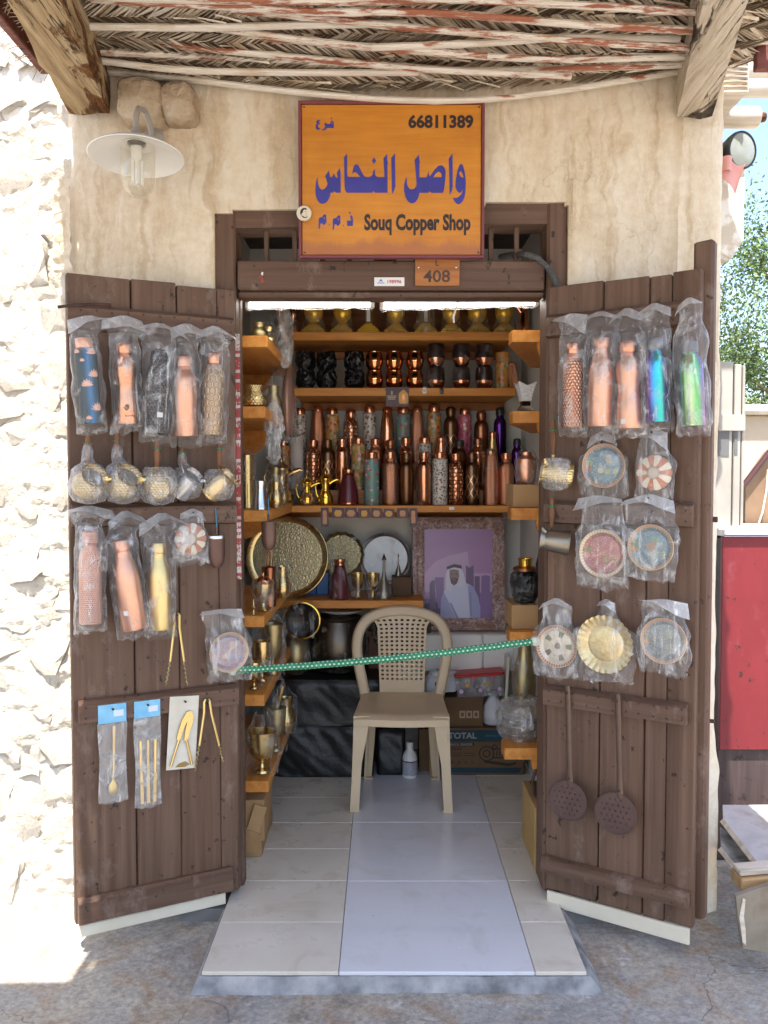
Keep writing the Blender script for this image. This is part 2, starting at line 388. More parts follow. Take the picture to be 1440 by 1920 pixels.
# ------------------------------------------------------------------ ground
g = G()
xs = [-120, -40, -12, -5] + [x * .1 for x in range(-24, 25)] + [5, 12, 40, 120]
ys = [-120, -40, -12, -4, -1, 0, 1, 1.6] + [2 + .08 * k for k in range(16)] + [3.6, 5, 8, 14, 40, 160]
def gz(x, y): return -.062 + (.009 * nz(x * 2.1, y * 2.1) + .004 * nz(x * 7, y * 7, 3) if abs(x) < 3 and 1 < y < 3.6 else 0)
g.add([(x, y, gz(x, y)) for y in ys for x in xs], [(j * len(xs) + i, j * len(xs) + i + 1, (j + 1) * len(xs) + i + 1, (j + 1) * len(xs) + i) for j in range(len(ys) - 1) for i in range(len(xs) - 1)])
tag(obj('ground', g, GROUND), None, None, kind='structure')

# ------------------------------------------------------------------ shop floor with its doorstep
YB = 4.78; YS = 4.36; XL, XR = -.72, .74; YF = 3.085
floor = tag(obj('shop_floor', G().box(((XL + XR) / 2, (3.07 + YB) / 2, -.08), (XR - XL - .004, YB - 3.07 + .1, .136), 0), GROUT), None, None, kind='structure')
g = G()
x0, x1, y0, y1 = -.553, .615, 2.612, 3.068
def stepv(x, y, z, o):   # cement apron that spreads a little towards the ground
    return Vector((x + o[0] * max(0, -z) * .5 + .004 * nz(x * 9, y * 9, z * 9), y + o[1] * max(0, -z) * .35 + .005 * nz(x * 8, 2, z * 20), z))
nxs = 60
ring = []
for z in (-.014, -.03, -.05, -.075):
    row = []
    for k in range(13): row.append(stepv(x0, lerp(y1, y0, k / 12), z, (-1, -1 if k == 12 else 0)))
    for k in range(1, nxs): row.append(stepv(lerp(x0, x1, k / nxs), y0, z, (0, -1)))
    for k in range(13): row.append(stepv(x1, lerp(y0, y1, k / 12), z, (1.6, -1 if k == 0 else 0)))
    ring.append(row)
n = len(ring[0]); vs = sum(ring, []); fs = [(j * n + i, (j + 1) * n + i, (j + 1) * n + i + 1, j * n + i + 1) for j in range(3) for i in range(n - 1)]
fs.append(tuple(range(n))[::-1]); g.add(vs, fs)
step = tag(obj('doorstep', g, CEMENT), None, None, kind='structure')
rows_c = [2.606, 3.206, 3.761, 4.36, 4.76]
rows_s = [2.606, 2.905, 3.210, 3.49, 3.756, 4.057, 4.36, 4.66, 4.77]
xc0, xc1 = -.137, .458
def tile(xa, xb, ya, yb, mat):
    par = step if ya < 3.0 else floor
    gp = .0022
    dz = random.uniform(-.0006, .0006)
    o = obj('floor_tile', G().box((0, 0, 0), (xb - xa - gp, yb - ya - gp, .012), .0015), mat, par, ((xa + xb) / 2, (ya + yb) / 2, -.006 + dz))
for a, b_ in zip(rows_c, rows_c[1:]): tile(xc0, xc1, a, b_, TILE_L)
for a, b_ in zip(rows_s, rows_s[1:]):
    lx = -.553 if a < 3.0 else XL
    tile(lx, xc0, a, b_, TILE_B)
    tile(xc1, .615 if a < 3.0 else XR, a, b_, TILE_B)

# ------------------------------------------------------------------ the shop itself
FXL, FXR, FTOP = -1.088, 1.176, 3.3
shop = thing('shop_building', 'ochre plastered shop front with the open copper store behind its doors', 'building', (0, YF, 0))
HX0, HX1 = P(399, 450, YF).x, P(1064, 450, YF).x
def htop(x):     # upper edge of the door frame opening, rounded at the ends
    t = (x - HX0) / (HX1 - HX0); z = lerp(P(400, 397, YF).z, P(1065, 377, YF).z, t)
    e = min(x - HX0, HX1 - x); r = .035
    if e < r: z -= r - math.sqrt(max(0, r * r - (r - max(e, 0)) ** 2))
    return z + .004 * nz(x * 30)
cell = .0125
nx = int((FXR - FXL) / cell); nzz = int((FTOP + .07) / cell)
hx = lambda i: FXL + (FXR - FXL) * i / nx
hz_ = lambda j: -.07 + (FTOP + .07) * j / nzz
hole = set()
for i in range(nx):
    for j in range(nzz):
        xm = (hx(i) + hx(i + 1)) / 2; zm = (hz_(j) + hz_(j + 1)) / 2
        if HX0 < xm < HX1 and zm < htop(xm): hole.add((i, j))
def wally(x, z):
    d = .012 * nz(x * 1.7, z * .8, 5) + .006 * nz(x * 6, z * 3, 1) + .0035 * nz(x * 22, z * 9, 2)
    d -= .010 * math.exp(-((x - .655 - .01 * math.sin(z * 4)) / .012) ** 2) * (1 if z > 2.2 else 0)
    d -= .009 * math.exp(-((x - 1.02 - .008 * math.sin(z * 5)) / .010) ** 2)
    e = min(x - FXL, FXR - x)
    if e < .03: d += .02 * (1 - e / .03) ** 2
    return d
vs = []
for j in range(nzz + 1):
    for i in range(nx + 1):
        x, z = hx(i), hz_(j)
        w = 0
        if i == nx: w = (.020 * max(0, min(1, (.62 - z) / .18)) + .006 * nz(z * 12, 4) + .006 * nz(z * 3, 9))
        if i == 0: w = -.008 * (1 + nz(z * 5))
        vs.append(Vector((x + w, wally(x, z), z)))
bm = bmesh.new(); bv = [bm.verts.new(v) for v in vs]
for j in range(nzz):
    for i in range(nx):
        if (i, j) in hole: continue
        a = j * (nx + 1) + i; bm.faces.new((bv[a], bv[a + 1], bv[a + nx + 2], bv[a + nx + 1]))
for v in [v for v in bm.verts if not v.link_faces]: bm.verts.remove(v)
be = [e for e in bm.edges if e.is_boundary]
r_ = bmesh.ops.extrude_edge_only(bm, edges=be)
for v in r_['geom']:
    if isinstance(v, bmesh.types.BMVert): v.co.y += .30
for f in bm.faces: f.smooth = True
me = bpy.data.meshes.new('front_wall'); bm.to_mesh(me); bm.free(); me.set_sharp_from_angle(angle=R(50)); me.materials.append(PLASTER)
obj('front_wall', me, None, shop)
H = 2.72
obj('back_wall', G().box(((XL + XR) / 2, YB + .05 - YF, H / 2), (XR - XL + .2, .1, H)), WHITEWALL, shop)
for x in (XL - .05, XR + .05): obj('side_wall', G().box((x, (3.20 + YB) / 2 - YF, H / 2), (.1, YB - 3.20, H)), WHITEWALL, shop)
obj('ceiling', G().box(((XL + XR) / 2, (3.12 + YB) / 2 - YF + .1, H + .05), (XR - XL + .5, YB - 3.12 + .2, .1)), DARKROOM, shop)
for x in (-.95, 1.0): obj('inner_wall', G().box((x, .20, 1.3), (.32, .18, 2.8)), DARKROOM, shop)
# two plastered beam ends that stick out under the canopy
STUBM = M('stained_rough_plaster', (.30, .21, .13), (.46, .36, .25), rough=.9, scale=7, c3=(.56, .47, .36), bump=1., bscale=26, bdist=.02, rnd=False)
def stub(x0, y0, x1, y1, Y, sd):
    a, b_ = P(x0, y1, Y), P(x1, y0, Y); w, h = b_.x - a.x, b_.z - a.z; g = G(); N = 14; n = 32; rows = []
    for j in range(N + 1):
        f = j / N; yy = [0, .0, .006, .014, .03][j] if j < 5 else .03 + (j - 4) * .014; s_ = [.0, .6, .86, .95, 1][j] if j < 5 else 1
        row = []
        for k in range(n):
            an = 2 * math.pi * k / n; ca, sa = math.cos(an), math.sin(an); ca = math.copysign(abs(ca) ** .55, ca); sa = math.copysign(abs(sa) ** .55, sa)
            e = 1 + .10 * nz(ca * 2 + sd, sa * 2, yy * 20) + .05 * nz(ca * 6 + sd, sa * 6, yy * 40)
            row.append(Vector((ca * s_ * e * w / 2, yy + .008 * nz(ca * 3 * s_ + sd, sa * 3 * s_), sa * s_ * e * h / 2)))
        rows.append(row)
    g.add(sum(rows, []), [(j * n + k, (j + 1) * n + k, (j + 1) * n + (k + 1) % n, j * n + (k + 1) % n) for j in range(N) for k in range(n)])
    obj('beam_end', g, STUBM, shop, ((a.x + b_.x) / 2, Y - YF, (a.z + b_.z) / 2))
stub(216, 138, 300, 220, 2.95, 1.3); stub(298, 146, 362, 217, 2.97, 4.1)

# ------------------------------------------------------------------ rubble wall on the left
stonew = thing('stone_wall', 'sunlit rough white rubble stone wall left of the shop', 'wall', (-1.65, 3.13, -.06))
def rub(u, v):
    x = lerp(-1.2, .57, u); z = lerp(-.02, 3.6, v)
    return Vector((x, -.025 - .014 * nz(x * 4, z * 4, 3) - .011 * nz(x * 10, z * 12, 7) - .008 * nz(x * 27, z * 27) - .006 * nz(x * 60, z * 60), z))
g = G().grid(130, 300, rub); g.box((-.3, .2, 1.75), (1.7, .3, 3.55)); obj('mortar_bed', g, MORTAR, stonew)
smesh = []
for k in range(5):
    bm = bmesh.new(); bmesh.ops.create_icosphere(bm, subdivisions=2, radius=1)
    for v in bm.verts: v.co *= 1 + .55 * nz(v.co.x * 1.7 + k * 9, v.co.y * 1.7, v.co.z * 1.7) + .35 * nz(v.co.x * 3.7 + k, v.co.y * 3.7, v.co.z * 3.7)
    me = bpy.data.meshes.new('stone'); bm.to_mesh(me); bm.free(); me.materials.append(STONE)
    me.polygons.foreach_set('use_smooth', [True] * len(me.polygons)); me.set_sharp_from_angle(angle=R(24)); smesh.append(me)
z = .04
while z < 3.45:
    h = random.uniform(.07, .15); x = -.5 + random.uniform(0, .1)
    while x < .50:
        w = random.uniform(.08, .2)
        o = obj('stone', random.choice(smesh), None, stonew, (min(x + w / 2, .50), -.020 + random.uniform(-.004, .008), z + h / 2 + random.uniform(-.02, .02)), (random.uniform(-.3, .3), random.uniform(-.3, .3), random.uniform(-.2, .2)))
        o.scale = (w * random.uniform(.4, .62), random.uniform(.008, .014), h * random.uniform(.4, .66))
        x += w + random.uniform(.0, .03)
    z += h + random.uniform(-.01, .02)
# plastered edge between the rubble and the smooth front
g = G().grid(3, 40, lambda u, v: Vector((lerp(-.028, .03, u) + .012 * nz(v * 9, u), -.012 - .012 * nz(v * 14, u * 2), lerp(2.2, 2.52, v))))
obj('plaster_patch', g, PLASTER, shop, (FXL - .02, -.015, 0))

# ------------------------------------------------------------------ canopy of canes and palm mat
can = thing('palm_canopy', 'canopy of flaked red canes and woven palm mats over the doorway', 'canopy', (0, 3.0, 2.7))
CO = Vector((0, 3.0, 2.7))
def cane(pts, Y, mat, r=.0135, ext=(0, 0)):
    w = [P(x, y, Y) - CO for x, y in pts]
    w = [w[0] + (w[0] - w[1]).normalized() * .12] + w + [w[-1] + (w[-1] - w[-2]).normalized() * .12]
    # smooth resample
    out = []
    for i in range(len(w) - 1):
        p0, p1, p2, p3 = w[max(i - 1, 0)], w[i], w[i + 1], w[min(i + 2, len(w) - 1)]
        for k in range(8):
            t = k / 8
            out.append(.5 * ((2 * p1) + (p2 - p0) * t + (2 * p0 - 5 * p1 + 4 * p2 - p3) * t * t + (3 * p1 - p0 - 3 * p2 + p3) * t ** 3))
    out.append(w[-1])
    L = 0; ph = random.uniform(0, .3); rr = []; pp = []; prev = out[0]
    for p in out:
        L += (p - prev).length; prev = p
        q = (L + ph) % .31
        rr.append(r * (1.16 if q < .022 else 1) * (1 + .05 * nz(L * 9, ph * 40))); pp.append(p)
    g = G().tube(pp, rr, 9, flat=.75)
    for i in range(len(pp) - 1):          # joints of the cane
        if rr[i] > r * 1.1 and rr[max(0, i - 1)] < r * 1.1:
            d = (pp[i + 1] - pp[i]).normalized(); g.tube([pp[i] - d * .004, pp[i], pp[i] + d * .004], [r * 1.0, r * 1.2, r * 1.0], 9, cap=False, flat=.75)
    obj('cane', g, mat, can)
cane([(215, 136), (380, 152), (540, 171), (720, 186), (870, 188), (1020, 174), (1262, 136)], 3.02, POLE_W)
cane([(205, 116), (340, 131), (530, 136), (715, 136)], 2.92, POLE_W)
cane([(200, 98), (390, 106), (560, 113), (720, 122), (870, 132), (1010, 130), (1263, 122)], 2.90, POLE_M)
cane([(190, 66), (385, 91), (520, 104), (690, 120), (800, 130), (1000, 140)], 2.85, POLE_R)
cane([(560, 76), (720, 90), (855, 102), (1050, 111), (1268, 106)], 2.79, POLE_M)
cane([(165, 50), (370, 52), (530, 48), (690, 45)], 2.70, POLE_W)
cane([(150, 17), (360, 47), (400, 52), (625, 82), (840, 100)], 2.74, POLE_R)
cane([(480, 22), (600, 34), (775, 52), (1065, 75), (1270, 88)], 2.66, POLE_R)
cane([(250, 2), (460, 14), (590, 22), (825, 25), (1090, 46), (1275, 56)], 2.58, POLE_R)
cane([(770, 86), (920, 80), (1060, 70), (1200, 72)], 2.72, POLE_W)
cane([(150, -30), (500, -18), (900, 0), (1130, 12), (1285, 22)], 2.52, POLE_M)
cane([(160, -8), (300, -2), (620, 3), (800, 0)], 2.55, POLE_R)
for k in range(12):
    y = 2.44 - k * .13; w = [Vector((-1.085, y - 3.0, .17)), Vector((0, y - 3.02 + .04 * nz(k), .15 + .02 * nz(k, 3))), Vector((1.2, y - 3.0, .17))]
    g = G().tube([w[0].lerp(w[1], t / 5) for t in range(5)] + [w[1].lerp(w[2], t / 5) for t in range(6)], .0165, 8, flat=.75); obj('cane', g, (POLE_R, POLE_M, POLE_W)[k % 3], can)
# woven mats: bands of slanting palm strips, each strip its own little leaf
def sag(x, y): return .19 - .075 * (1 - (x / 1.1) ** 2) * max(0, min(1, (y - 2.55) / .5)) + .012 * nz(x * 3, y * 5)
g = G(); y = .92; bnd = 0
while y < 3.07:
    bw = .062; x = -1.09 + random.uniform(0, .01); sg = 1 if bnd % 2 else -1
    while x < 1.24:
        L = bw * .78; a = sg * R(random.uniform(34, 52)); w = random.uniform(.0115, .017); tl = random.uniform(-.004, .006)
        c = Vector((x, y + random.uniform(-.004, .004)))
        d = Vector((math.cos(a), math.sin(a))) * L; n2 = Vector((-d.y, d.x)).normalized() * w / 2
        q = [c - d - n2, c + d - n2, c + d + n2, c - d + n2]
        zz = [-.006 + tl, -.012 + tl, -.004, .002]
        g.add([(p.x, p.y - 3.0, sag(p.x, p.y) + zz[k]) for k, p in enumerate(q)], [(0, 3, 2, 1)])
        x += random.uniform(.0105, .0145)
    y += bw; bnd += 1
for k in range(160):    # loose strips that hang out of the weave
    x = random.uniform(-1.05, 1.1); y = random.uniform(2.5, 3.03); a = random.uniform(-.9, .9); L = random.uniform(.04, .13)
    d = Vector((math.cos(a) * L, math.sin(a) * L * .6, 0)); z = sag(x, y) - .012
    g.add([(x, y - 3, z), (x + d.x, y - 3 + d.y, z - random.uniform(0, .02)), (x + d.x + .003, y - 3 + d.y + .008, z - .008), (x, y - 3 + .010, z)], [(0, 1, 2, 3)])
o = obj('palm_weave', g, WEAVE, can, flat=True); o['kind'] = 'stuff'
g = G().grid(24, 24, lambda u, v: Vector((lerp(-1.09, 1.26, u), lerp(.9, 3.075, v) - 3.0, sag(lerp(-1.09, 1.26, u), lerp(.9, 3.075, v)) + .014)))
g.grid(24, 24, lambda u, v: Vector((lerp(-1.09, 1.26, u), lerp(.9, 3.075, v) - 3.0, .235)), flip=True); obj('mat_backing', g, MATBACK, can)
for k in range(70):   # frayed ends at the left edge
    pass
g = G()
for k in range(90):
    y = random.uniform(2.3, 2.95); z = .17 + random.uniform(-.02, .04); L = random.uniform(.03, .12); a = random.uniform(-.8, .8)
    p = Vector((-1.08, y - 3, z)); q = p + Vector((-L * .7, math.sin(a) * L, -L * random.uniform(.1, .8)))
    g.add([p, q, q + Vector((0, .004, 0)), p + Vector((0, .008, .002))], [(0, 1, 2, 3)])
o = obj('frayed_strips', g, WEAVE, can, flat=True); o['kind'] = 'stuff'
def beam(x0, x1, za, zb, ya, yb, mat, seed):
    g = G(); prof = [(-1, -1), (-.3, -1.04), (.4, -1.02), (1, -.97), (1.04, -.2), (1, .5), (1, 1), (-1, 1), (-1.02, .3)]
    n = len(prof); vs = []; rows = 26
    for j in range(rows + 1):
        t = j / rows; y = lerp(ya, yb, t)
        for k, (a, b) in enumerate(prof):
            e = .16 * nz(t * 9 + k * 1.7, seed) + .12 * nz(t * 30, k, seed)
            vs.append(Vector((lerp(x0[0], x0[1], t) + (a + e) * x1 / 2, y - 3.0, lerp(za, zb, t) - 2.7 + (b + e) * .07)))
    fs = [(j * n + k, j * n + (k + 1) % n, (j + 1) * n + (k + 1) % n, (j + 1) * n + k) for j in range(rows) for k in range(n)]
    fs += [tuple(range(n))[::-1], tuple(range(rows * n, rows * n + n))]
    g.add(vs, [f[::-1] for f in fs]); obj('beam', g, mat, can, ang=25)
beam((-1.0, -.70), .140, 2.80, 2.84, 3.04, .7, BEAM, 3)
beam((1.055, .50), .120, 2.79, 2.84, 3.04, .7, BEAMR, 8)
g = G().box((0, 0, 0), (.03, 2.3, .16), .004); obj('fascia', g, FASCIA, can, (-1.115, -1.2, .20))
g = G().box((0, 0, 0), (.9, .03, .2), .004); obj('fascia', g, FASCIA, can, (1.68, -.02, .245))
g = G().tube([(1.12, -.06, .22), (1.4, -.07, .225), (2.1, -.09, .22)], .012, 8); obj('cane', g, POLE_W, can)
# unseen mat roof, added only to cast the shadow on the lane in front
nr = thing('unseen_shade_roof', 'unseen mat roof added to shade the lane beside the shop', 'roof', (-3.02, .14, 2.95))
obj('shade_mat', G().box((0, 0, 0), (3.9, 2.75, .03)), MATBACK, nr); 
for x in (-1.8, 0, 1.8): obj('beam', G().box((x, 0, -.06), (.09, 2.75, .09), .01), BEAM, nr)
# ------------------------------------------------------------------ door frame
frame = thing('door_frame', 'brown painted timber door frame with barred transom over the entrance', 'door frame', (0, 3.10, 0))
def fbox(x0, y0, x1, y1, Y, d, mat, name, b=.006, par=frame, off=3.10):
    a = P(x0, y1, Y); c = P(x1, y0, Y)
    return obj(name, G().box((0, d / 2, 0), (c.x - a.x, d, c.z - a.z), b, jit=.0012), mat, par, ((a.x + c.x) / 2, Y - off, (a.z + c.z) / 2))
XJ0, XJ1 = P(444, 900, 3.10).x, P(1023, 900, 3.10).x
zt = P(700, 487, 3.1).z
for xa, xb in ((P(394, 0, 3.1).x, XJ0), (XJ1, P(1070, 0, 3.1).x)):
    obj('jamb', G().box((0, .07, 0), (xb - xa, .14, 2.48), .008, jit=.001), DOORW, frame, ((xa + xb) / 2, 0, 1.24 + .012))
# head, following the sloping opening
zl0, zl1 = P(444, 427, 3.1).z, P(1023, 419, 3.1).z
g = G().prism([(XJ0, zl0), (XJ1, zl1), (XJ1, zl1 + .10), (XJ0, zl0 + .10)], .004, .13); obj('head', g, DOORWX, frame)
fbox(445, 488, 1022, 543, 3.093, .12, DOORWX, 'transom_rail'); fbox(446, 546, 1021, 557, 3.11, .10, DOORWX, 'stop_rail')
for x in (445, 1022): fbox(x - 4, 548, x + 5, 1690, 3.17, .06, DOORW, 'stop_strip')
for x in (500, 553, 605, 655, 780, 830, 920, 968):
    a = P(x, 490, 3.15); b_ = P(x, 424, 3.15)
    obj('transom_bar', G().box((0, 0, 0), (.017, .017, b_.z - a.z + .02), .002), DOORW, frame, (a.x, .05, (a.z + b_.z) / 2))
a = P(722, 490, 3.14); obj('transom_post', G().box((0, 0, 0), (.08, .05, .13), .004), DOORW, frame, (a.x, .05, 2.32))
# ------------------------------------------------------------------ materials of the goods
def film_mat(name, base=.10, tint=(.95, .95, .95), wr=.30, rough=.16):
    m, nt, b = new_mat(name); nt.nodes.remove(b)
    out = nt.nodes['Material Output']
    v = coords(nt, (1, 1, .35), rnd=True); n = noise_(nt, v, 38, 5, .65, dist=1.2); n2 = noise_(nt, coords(nt, rnd=True), 14, 5, .6, dist=.8)
    bmp = bump_(nt, math_(nt, 'ADD', n, n2), .9, .012)
    lw = nd(nt, 'LayerWeight', {'Blend': .35}).outputs['Facing']
    st = noise_(nt, coords(nt, (1, 1, .10), rnd=True), 46, 4, .6, dist=.5)
    fac = math_(nt, 'ADD', math_(nt, 'ADD', base, math_(nt, 'MULTIPLY', math_(nt, 'POWER', lw, 2.2), .5)), math_(nt, 'MULTIPLY', math_(nt, 'ADD', ramp(nt, n2, [(.53, 0), (.66, 1)]), ramp(nt, st, [(.56, 0), (.66, 1)])), wr))
    gl = nd(nt, 'BsdfGlossy', {'Color': (.95, .95, .95, 1), 'Roughness': rough, 'Normal': bmp}).outputs[0]
    df = nd(nt, 'BsdfDiffuse', {'Color': C4(tint), 'Normal': bmp}).outputs[0]
    tl = nd(nt, 'BsdfTranslucent', {'Color': C4(tint)}).outputs[0]
    df = nd(nt, 'MixShader', {0: .45, 1: df, 2: tl}).outputs[0]
    body = nd(nt, 'MixShader', {0: .42, 1: df, 2: gl}).outputs[0]
    tr = nd(nt, 'BsdfTransparent', {'Color': (.97, .97, .97, 1)}).outputs[0]
    nt.links.new(nd(nt, 'MixShader', {0: fac, 1: tr, 2: body}).outputs[0], out.inputs[0])
    return m
FILM = film_mat('clear_film', .09, wr=.36); FOLD = film_mat('folded_film', .5, (1, 1, 1), wr=.3, rough=.3); FILMY = film_mat('yellowed_film', .2, (.88, .78, .55), .3); FILMK = film_mat('milky_film', .24, wr=.34)
FILMC = film_mat('crisp_cellophane', .0, wr=.24, rough=.1)
def black_film():
    m, nt, b = new_mat('black_film'); b.inputs['Base Color'].default_value = (.008, .008, .009, 1); b.inputs['Roughness'].default_value = .14
    v = coords(nt, (1, 1, .6), rnd=True)
    nt.links.new(bump_(nt, math_(nt, 'ADD', noise_(nt, v, 13, 3, .5, dist=2.2), math_(nt, 'MULTIPLY', noise_(nt, v, 34, 3, .5, dist=1.), .35)), 1., .03), b.inputs['Normal']); return m
BFILM = black_film()
BSHEET = M('black_sheet', (.010, .010, .011), (.016, .016, .017), rough=.42, scale=3, bump=.35, bscale=13, bdist=.02)
def cyl(nt, rad):
    o = nt.nodes.new('ShaderNodeTexCoord').outputs['Object']; s = nd(nt, 'SeparateXYZ', {0: o})
    u = math_(nt, 'MULTIPLY', math_(nt, 'ARCTAN2', s.outputs[0], math_(nt, 'MULTIPLY', s.outputs[1], -1)), rad)
    return u, s.outputs[2]
def hexgrid(nt, vec):
    """vec in units of one cell; returns hexagon distance (0 centre .. .5 edge) and round distance"""
    rr = (1, 1.7320508, 1); hh = (.5, .8660254, .5)
    a = vmath(nt, 'SUBTRACT', vmath(nt, 'WRAP', vec, rr, (0, 0, 0)), hh)
    b = vmath(nt, 'SUBTRACT', vmath(nt, 'WRAP', vmath(nt, 'SUBTRACT', vec, hh), rr, (0, 0, 0)), hh)
    a = vmath(nt, 'MULTIPLY', a, (1, 1, 0)); b = vmath(nt, 'MULTIPLY', b, (1, 1, 0))
    sel = math_(nt, 'LESS_THAN', vmath(nt, 'DOT_PRODUCT', a, a), vmath(nt, 'DOT_PRODUCT', b, b))
    mx = nt.nodes.new('ShaderNodeMix'); mx.data_type = 'VECTOR'; nt.links.new(sel, mx.inputs[0]); nt.links.new(b, mx.inputs[4]); nt.links.new(a, mx.inputs[5])
    q = vmath(nt, 'ABSOLUTE', mx.outputs[1]); s = nd(nt, 'SeparateXYZ', {0: q})
    hd = math_(nt, 'MAXIMUM', s.outputs[0], vmath(nt, 'DOT_PRODUCT', q, (.5, .8660254, 0)))
    return hd, vmath(nt, 'LENGTH', q)
def metal(name, c, c2=None, rough=.25, pat=None, size=.011, strength=.8, line=None, var=.07, metalness=1.):
    """copper, brass and the like; pat: hammer, hex, diamond, leaf"""
    if name in MATS: return MATS[name]
    m, nt, b = new_mat(name); MATS[name] = m
    v = coords(nt, rnd=True); n = noise_(nt, v, 9, 6, .6)
    col = ramp(nt, n, [(.3, c), (.72, c2 or tuple(x * .8 for x in c))])
    b.inputs['Metallic'].default_value = metalness
    nt.links.new(math_(nt, 'MULTIPLY_ADD', noise_(nt, v, 26, 4), var * 2, rough - var), b.inputs['Roughness'])
    if pat:
        u, z = cyl(nt, .036)
        vec = vmath(nt, 'MULTIPLY', nd(nt, 'CombineXYZ', {0: u, 1: z, 2: 0}).outputs[0], (1 / size, 1 / size, 0))
        if pat == 'diamond':
            vec = vmath(nt, 'MULTIPLY', vec, (1, .55, 0))
            w = vmath(nt, 'ABSOLUTE', vmath(nt, 'SUBTRACT', vmath(nt, 'WRAP', vec, (1, 1, 1), (0, 0, 0)), (.5, .5, .5))); s = nd(nt, 'SeparateXYZ', {0: w})
            d = math_(nt, 'ABSOLUTE', math_(nt, 'SUBTRACT', math_(nt, 'ADD', s.outputs[0], s.outputs[1]), .5))
            ln = ramp(nt, d, [(.03, 1), (.08, 0)]); zb = ramp(nt, z, [(.0, 0), (.04, 1)])
            band = math_(nt, 'MULTIPLY', ln, math_(nt, 'MULTIPLY', math_(nt, 'GREATER_THAN', z, .03), math_(nt, 'LESS_THAN', z, .15)))
            col = mixc(nt, band, col, line or (.8, .6, .42)); nt.links.new(bump_(nt, band, -.4, .002), b.inputs['Normal'])
        else:
            hd, rd = hexgrid(nt, vec)
            if pat == 'hammer': nt.links.new(bump_(nt, ramp(nt, rd, [(.05, 0), (.5, 1)]), strength, .0035), b.inputs['Normal'])
            if pat == 'hex':
                nt.links.new(bump_(nt, ramp(nt, hd, [(.36, 1), (.47, 0)]), strength, .004), b.inputs['Normal'])
                if line: col = mixc(nt, ramp(nt, hd, [(.40, 0), (.45, 1)]), col, line)
    nt.links.new(col, b.inputs['Base Color'])
    return m
COPPER = metal('polished_copper', (.75, .36, .21), (.66, .29, .16), .2)
COPPERS = metal('satin_copper', (.80, .43, .29), (.72, .36, .23), .36)
COPPERM = metal('bright_copper', (.74, .31, .14), (.66, .25, .11), .11, var=.03)
COPPERD = metal('dark_copper', (.40, .17, .09), (.30, .12, .06), .32)
COPPERH = metal('hammered_copper', (.76, .38, .23), (.68, .31, .18), .2, 'hammer', .0115, .9)
COPPERHF = metal('finely_hammered_copper', (.72, .34, .2), (.64, .28, .16), .2, 'hammer', .0075, .45)
COPPERX = metal('hexagon_copper', (.74, .36, .22), (.66, .30, .17), .2, 'hex', .022, .9, (.5, .2, .11))
PINKH = metal('pink_hammered_copper', (.82, .50, .40), (.76, .43, .33), .34, 'hammer', .007, .7)
DARKH = metal('black_hammered_steel', (.10, .085, .085), (.06, .05, .052), .3, 'hammer', .011, .9)
HEXG = metal('brown_hexagon_gold', (.42, .31, .20), (.36, .25, .16), .38, 'hex', .024, .8, (.80, .55, .32), metalness=.7)
ANTIQUE = metal('antique_bronze', (.22, .115, .06), (.15, .08, .045), .33)
ANTIQUED = metal('antique_bronze_diamonds', (.22, .125, .07), (.15, .085, .05), .33, 'diamond', .034)
BRASS = metal('brass', (.70, .52, .24), (.60, .43, .18), .26)
BRASSD = metal('dull_brass', (.46, .37, .19), (.36, .28, .14), .4)
BRASSH = metal('hammered_brass', (.70, .54, .27), (.6, .45, .2), .28, 'hammer', .009, .5)
GOLD = metal('gilt', (.90, .60, .10), (.84, .52, .07), .18)
TROPHYG = metal('trophy_gilt', (.92, .56, .06), (.86, .48, .04), .3, metalness=.45)
GOLDS = metal('satin_gold', (.80, .62, .28), (.72, .53, .2), .36)
SILVER = metal('silver_steel', (.62, .62, .62), (.52, .52, .53), .22)
PEWTER = metal('aged_pewter', (.30, .27, .22), (.22, .19, .15), .38)
DARKPOT = metal('tarnished_dark_pot', (.10, .085, .07), (.15, .12, .09), .36)
RUSTPAN = metal('browned_iron', (.125, .075, .064), (.09, .054, .047), .55, metalness=.5)
WOODH = wood_mat('turned_handle_wood', (.12, .045, .02), (.19, .08, .035), (.26, .12, .055), (24, 24, 2), .4, .1)
BROWNC = M('brown_enamel', (.115, .06, .045), (.15, .08, .06), rough=.4, metal=.4)
MAROON = M('maroon_lacquer', (.085, .010, .018), (.11, .014, .022), rough=.35)
GREYCAP = M('grey_cap', (.16, .16, .17), rough=.45)
BLACKCAP = M('black_cap', (.03, .027, .027), rough=.4)
STICK = M('white_sticker', (.74, .73, .70), rough=.6)
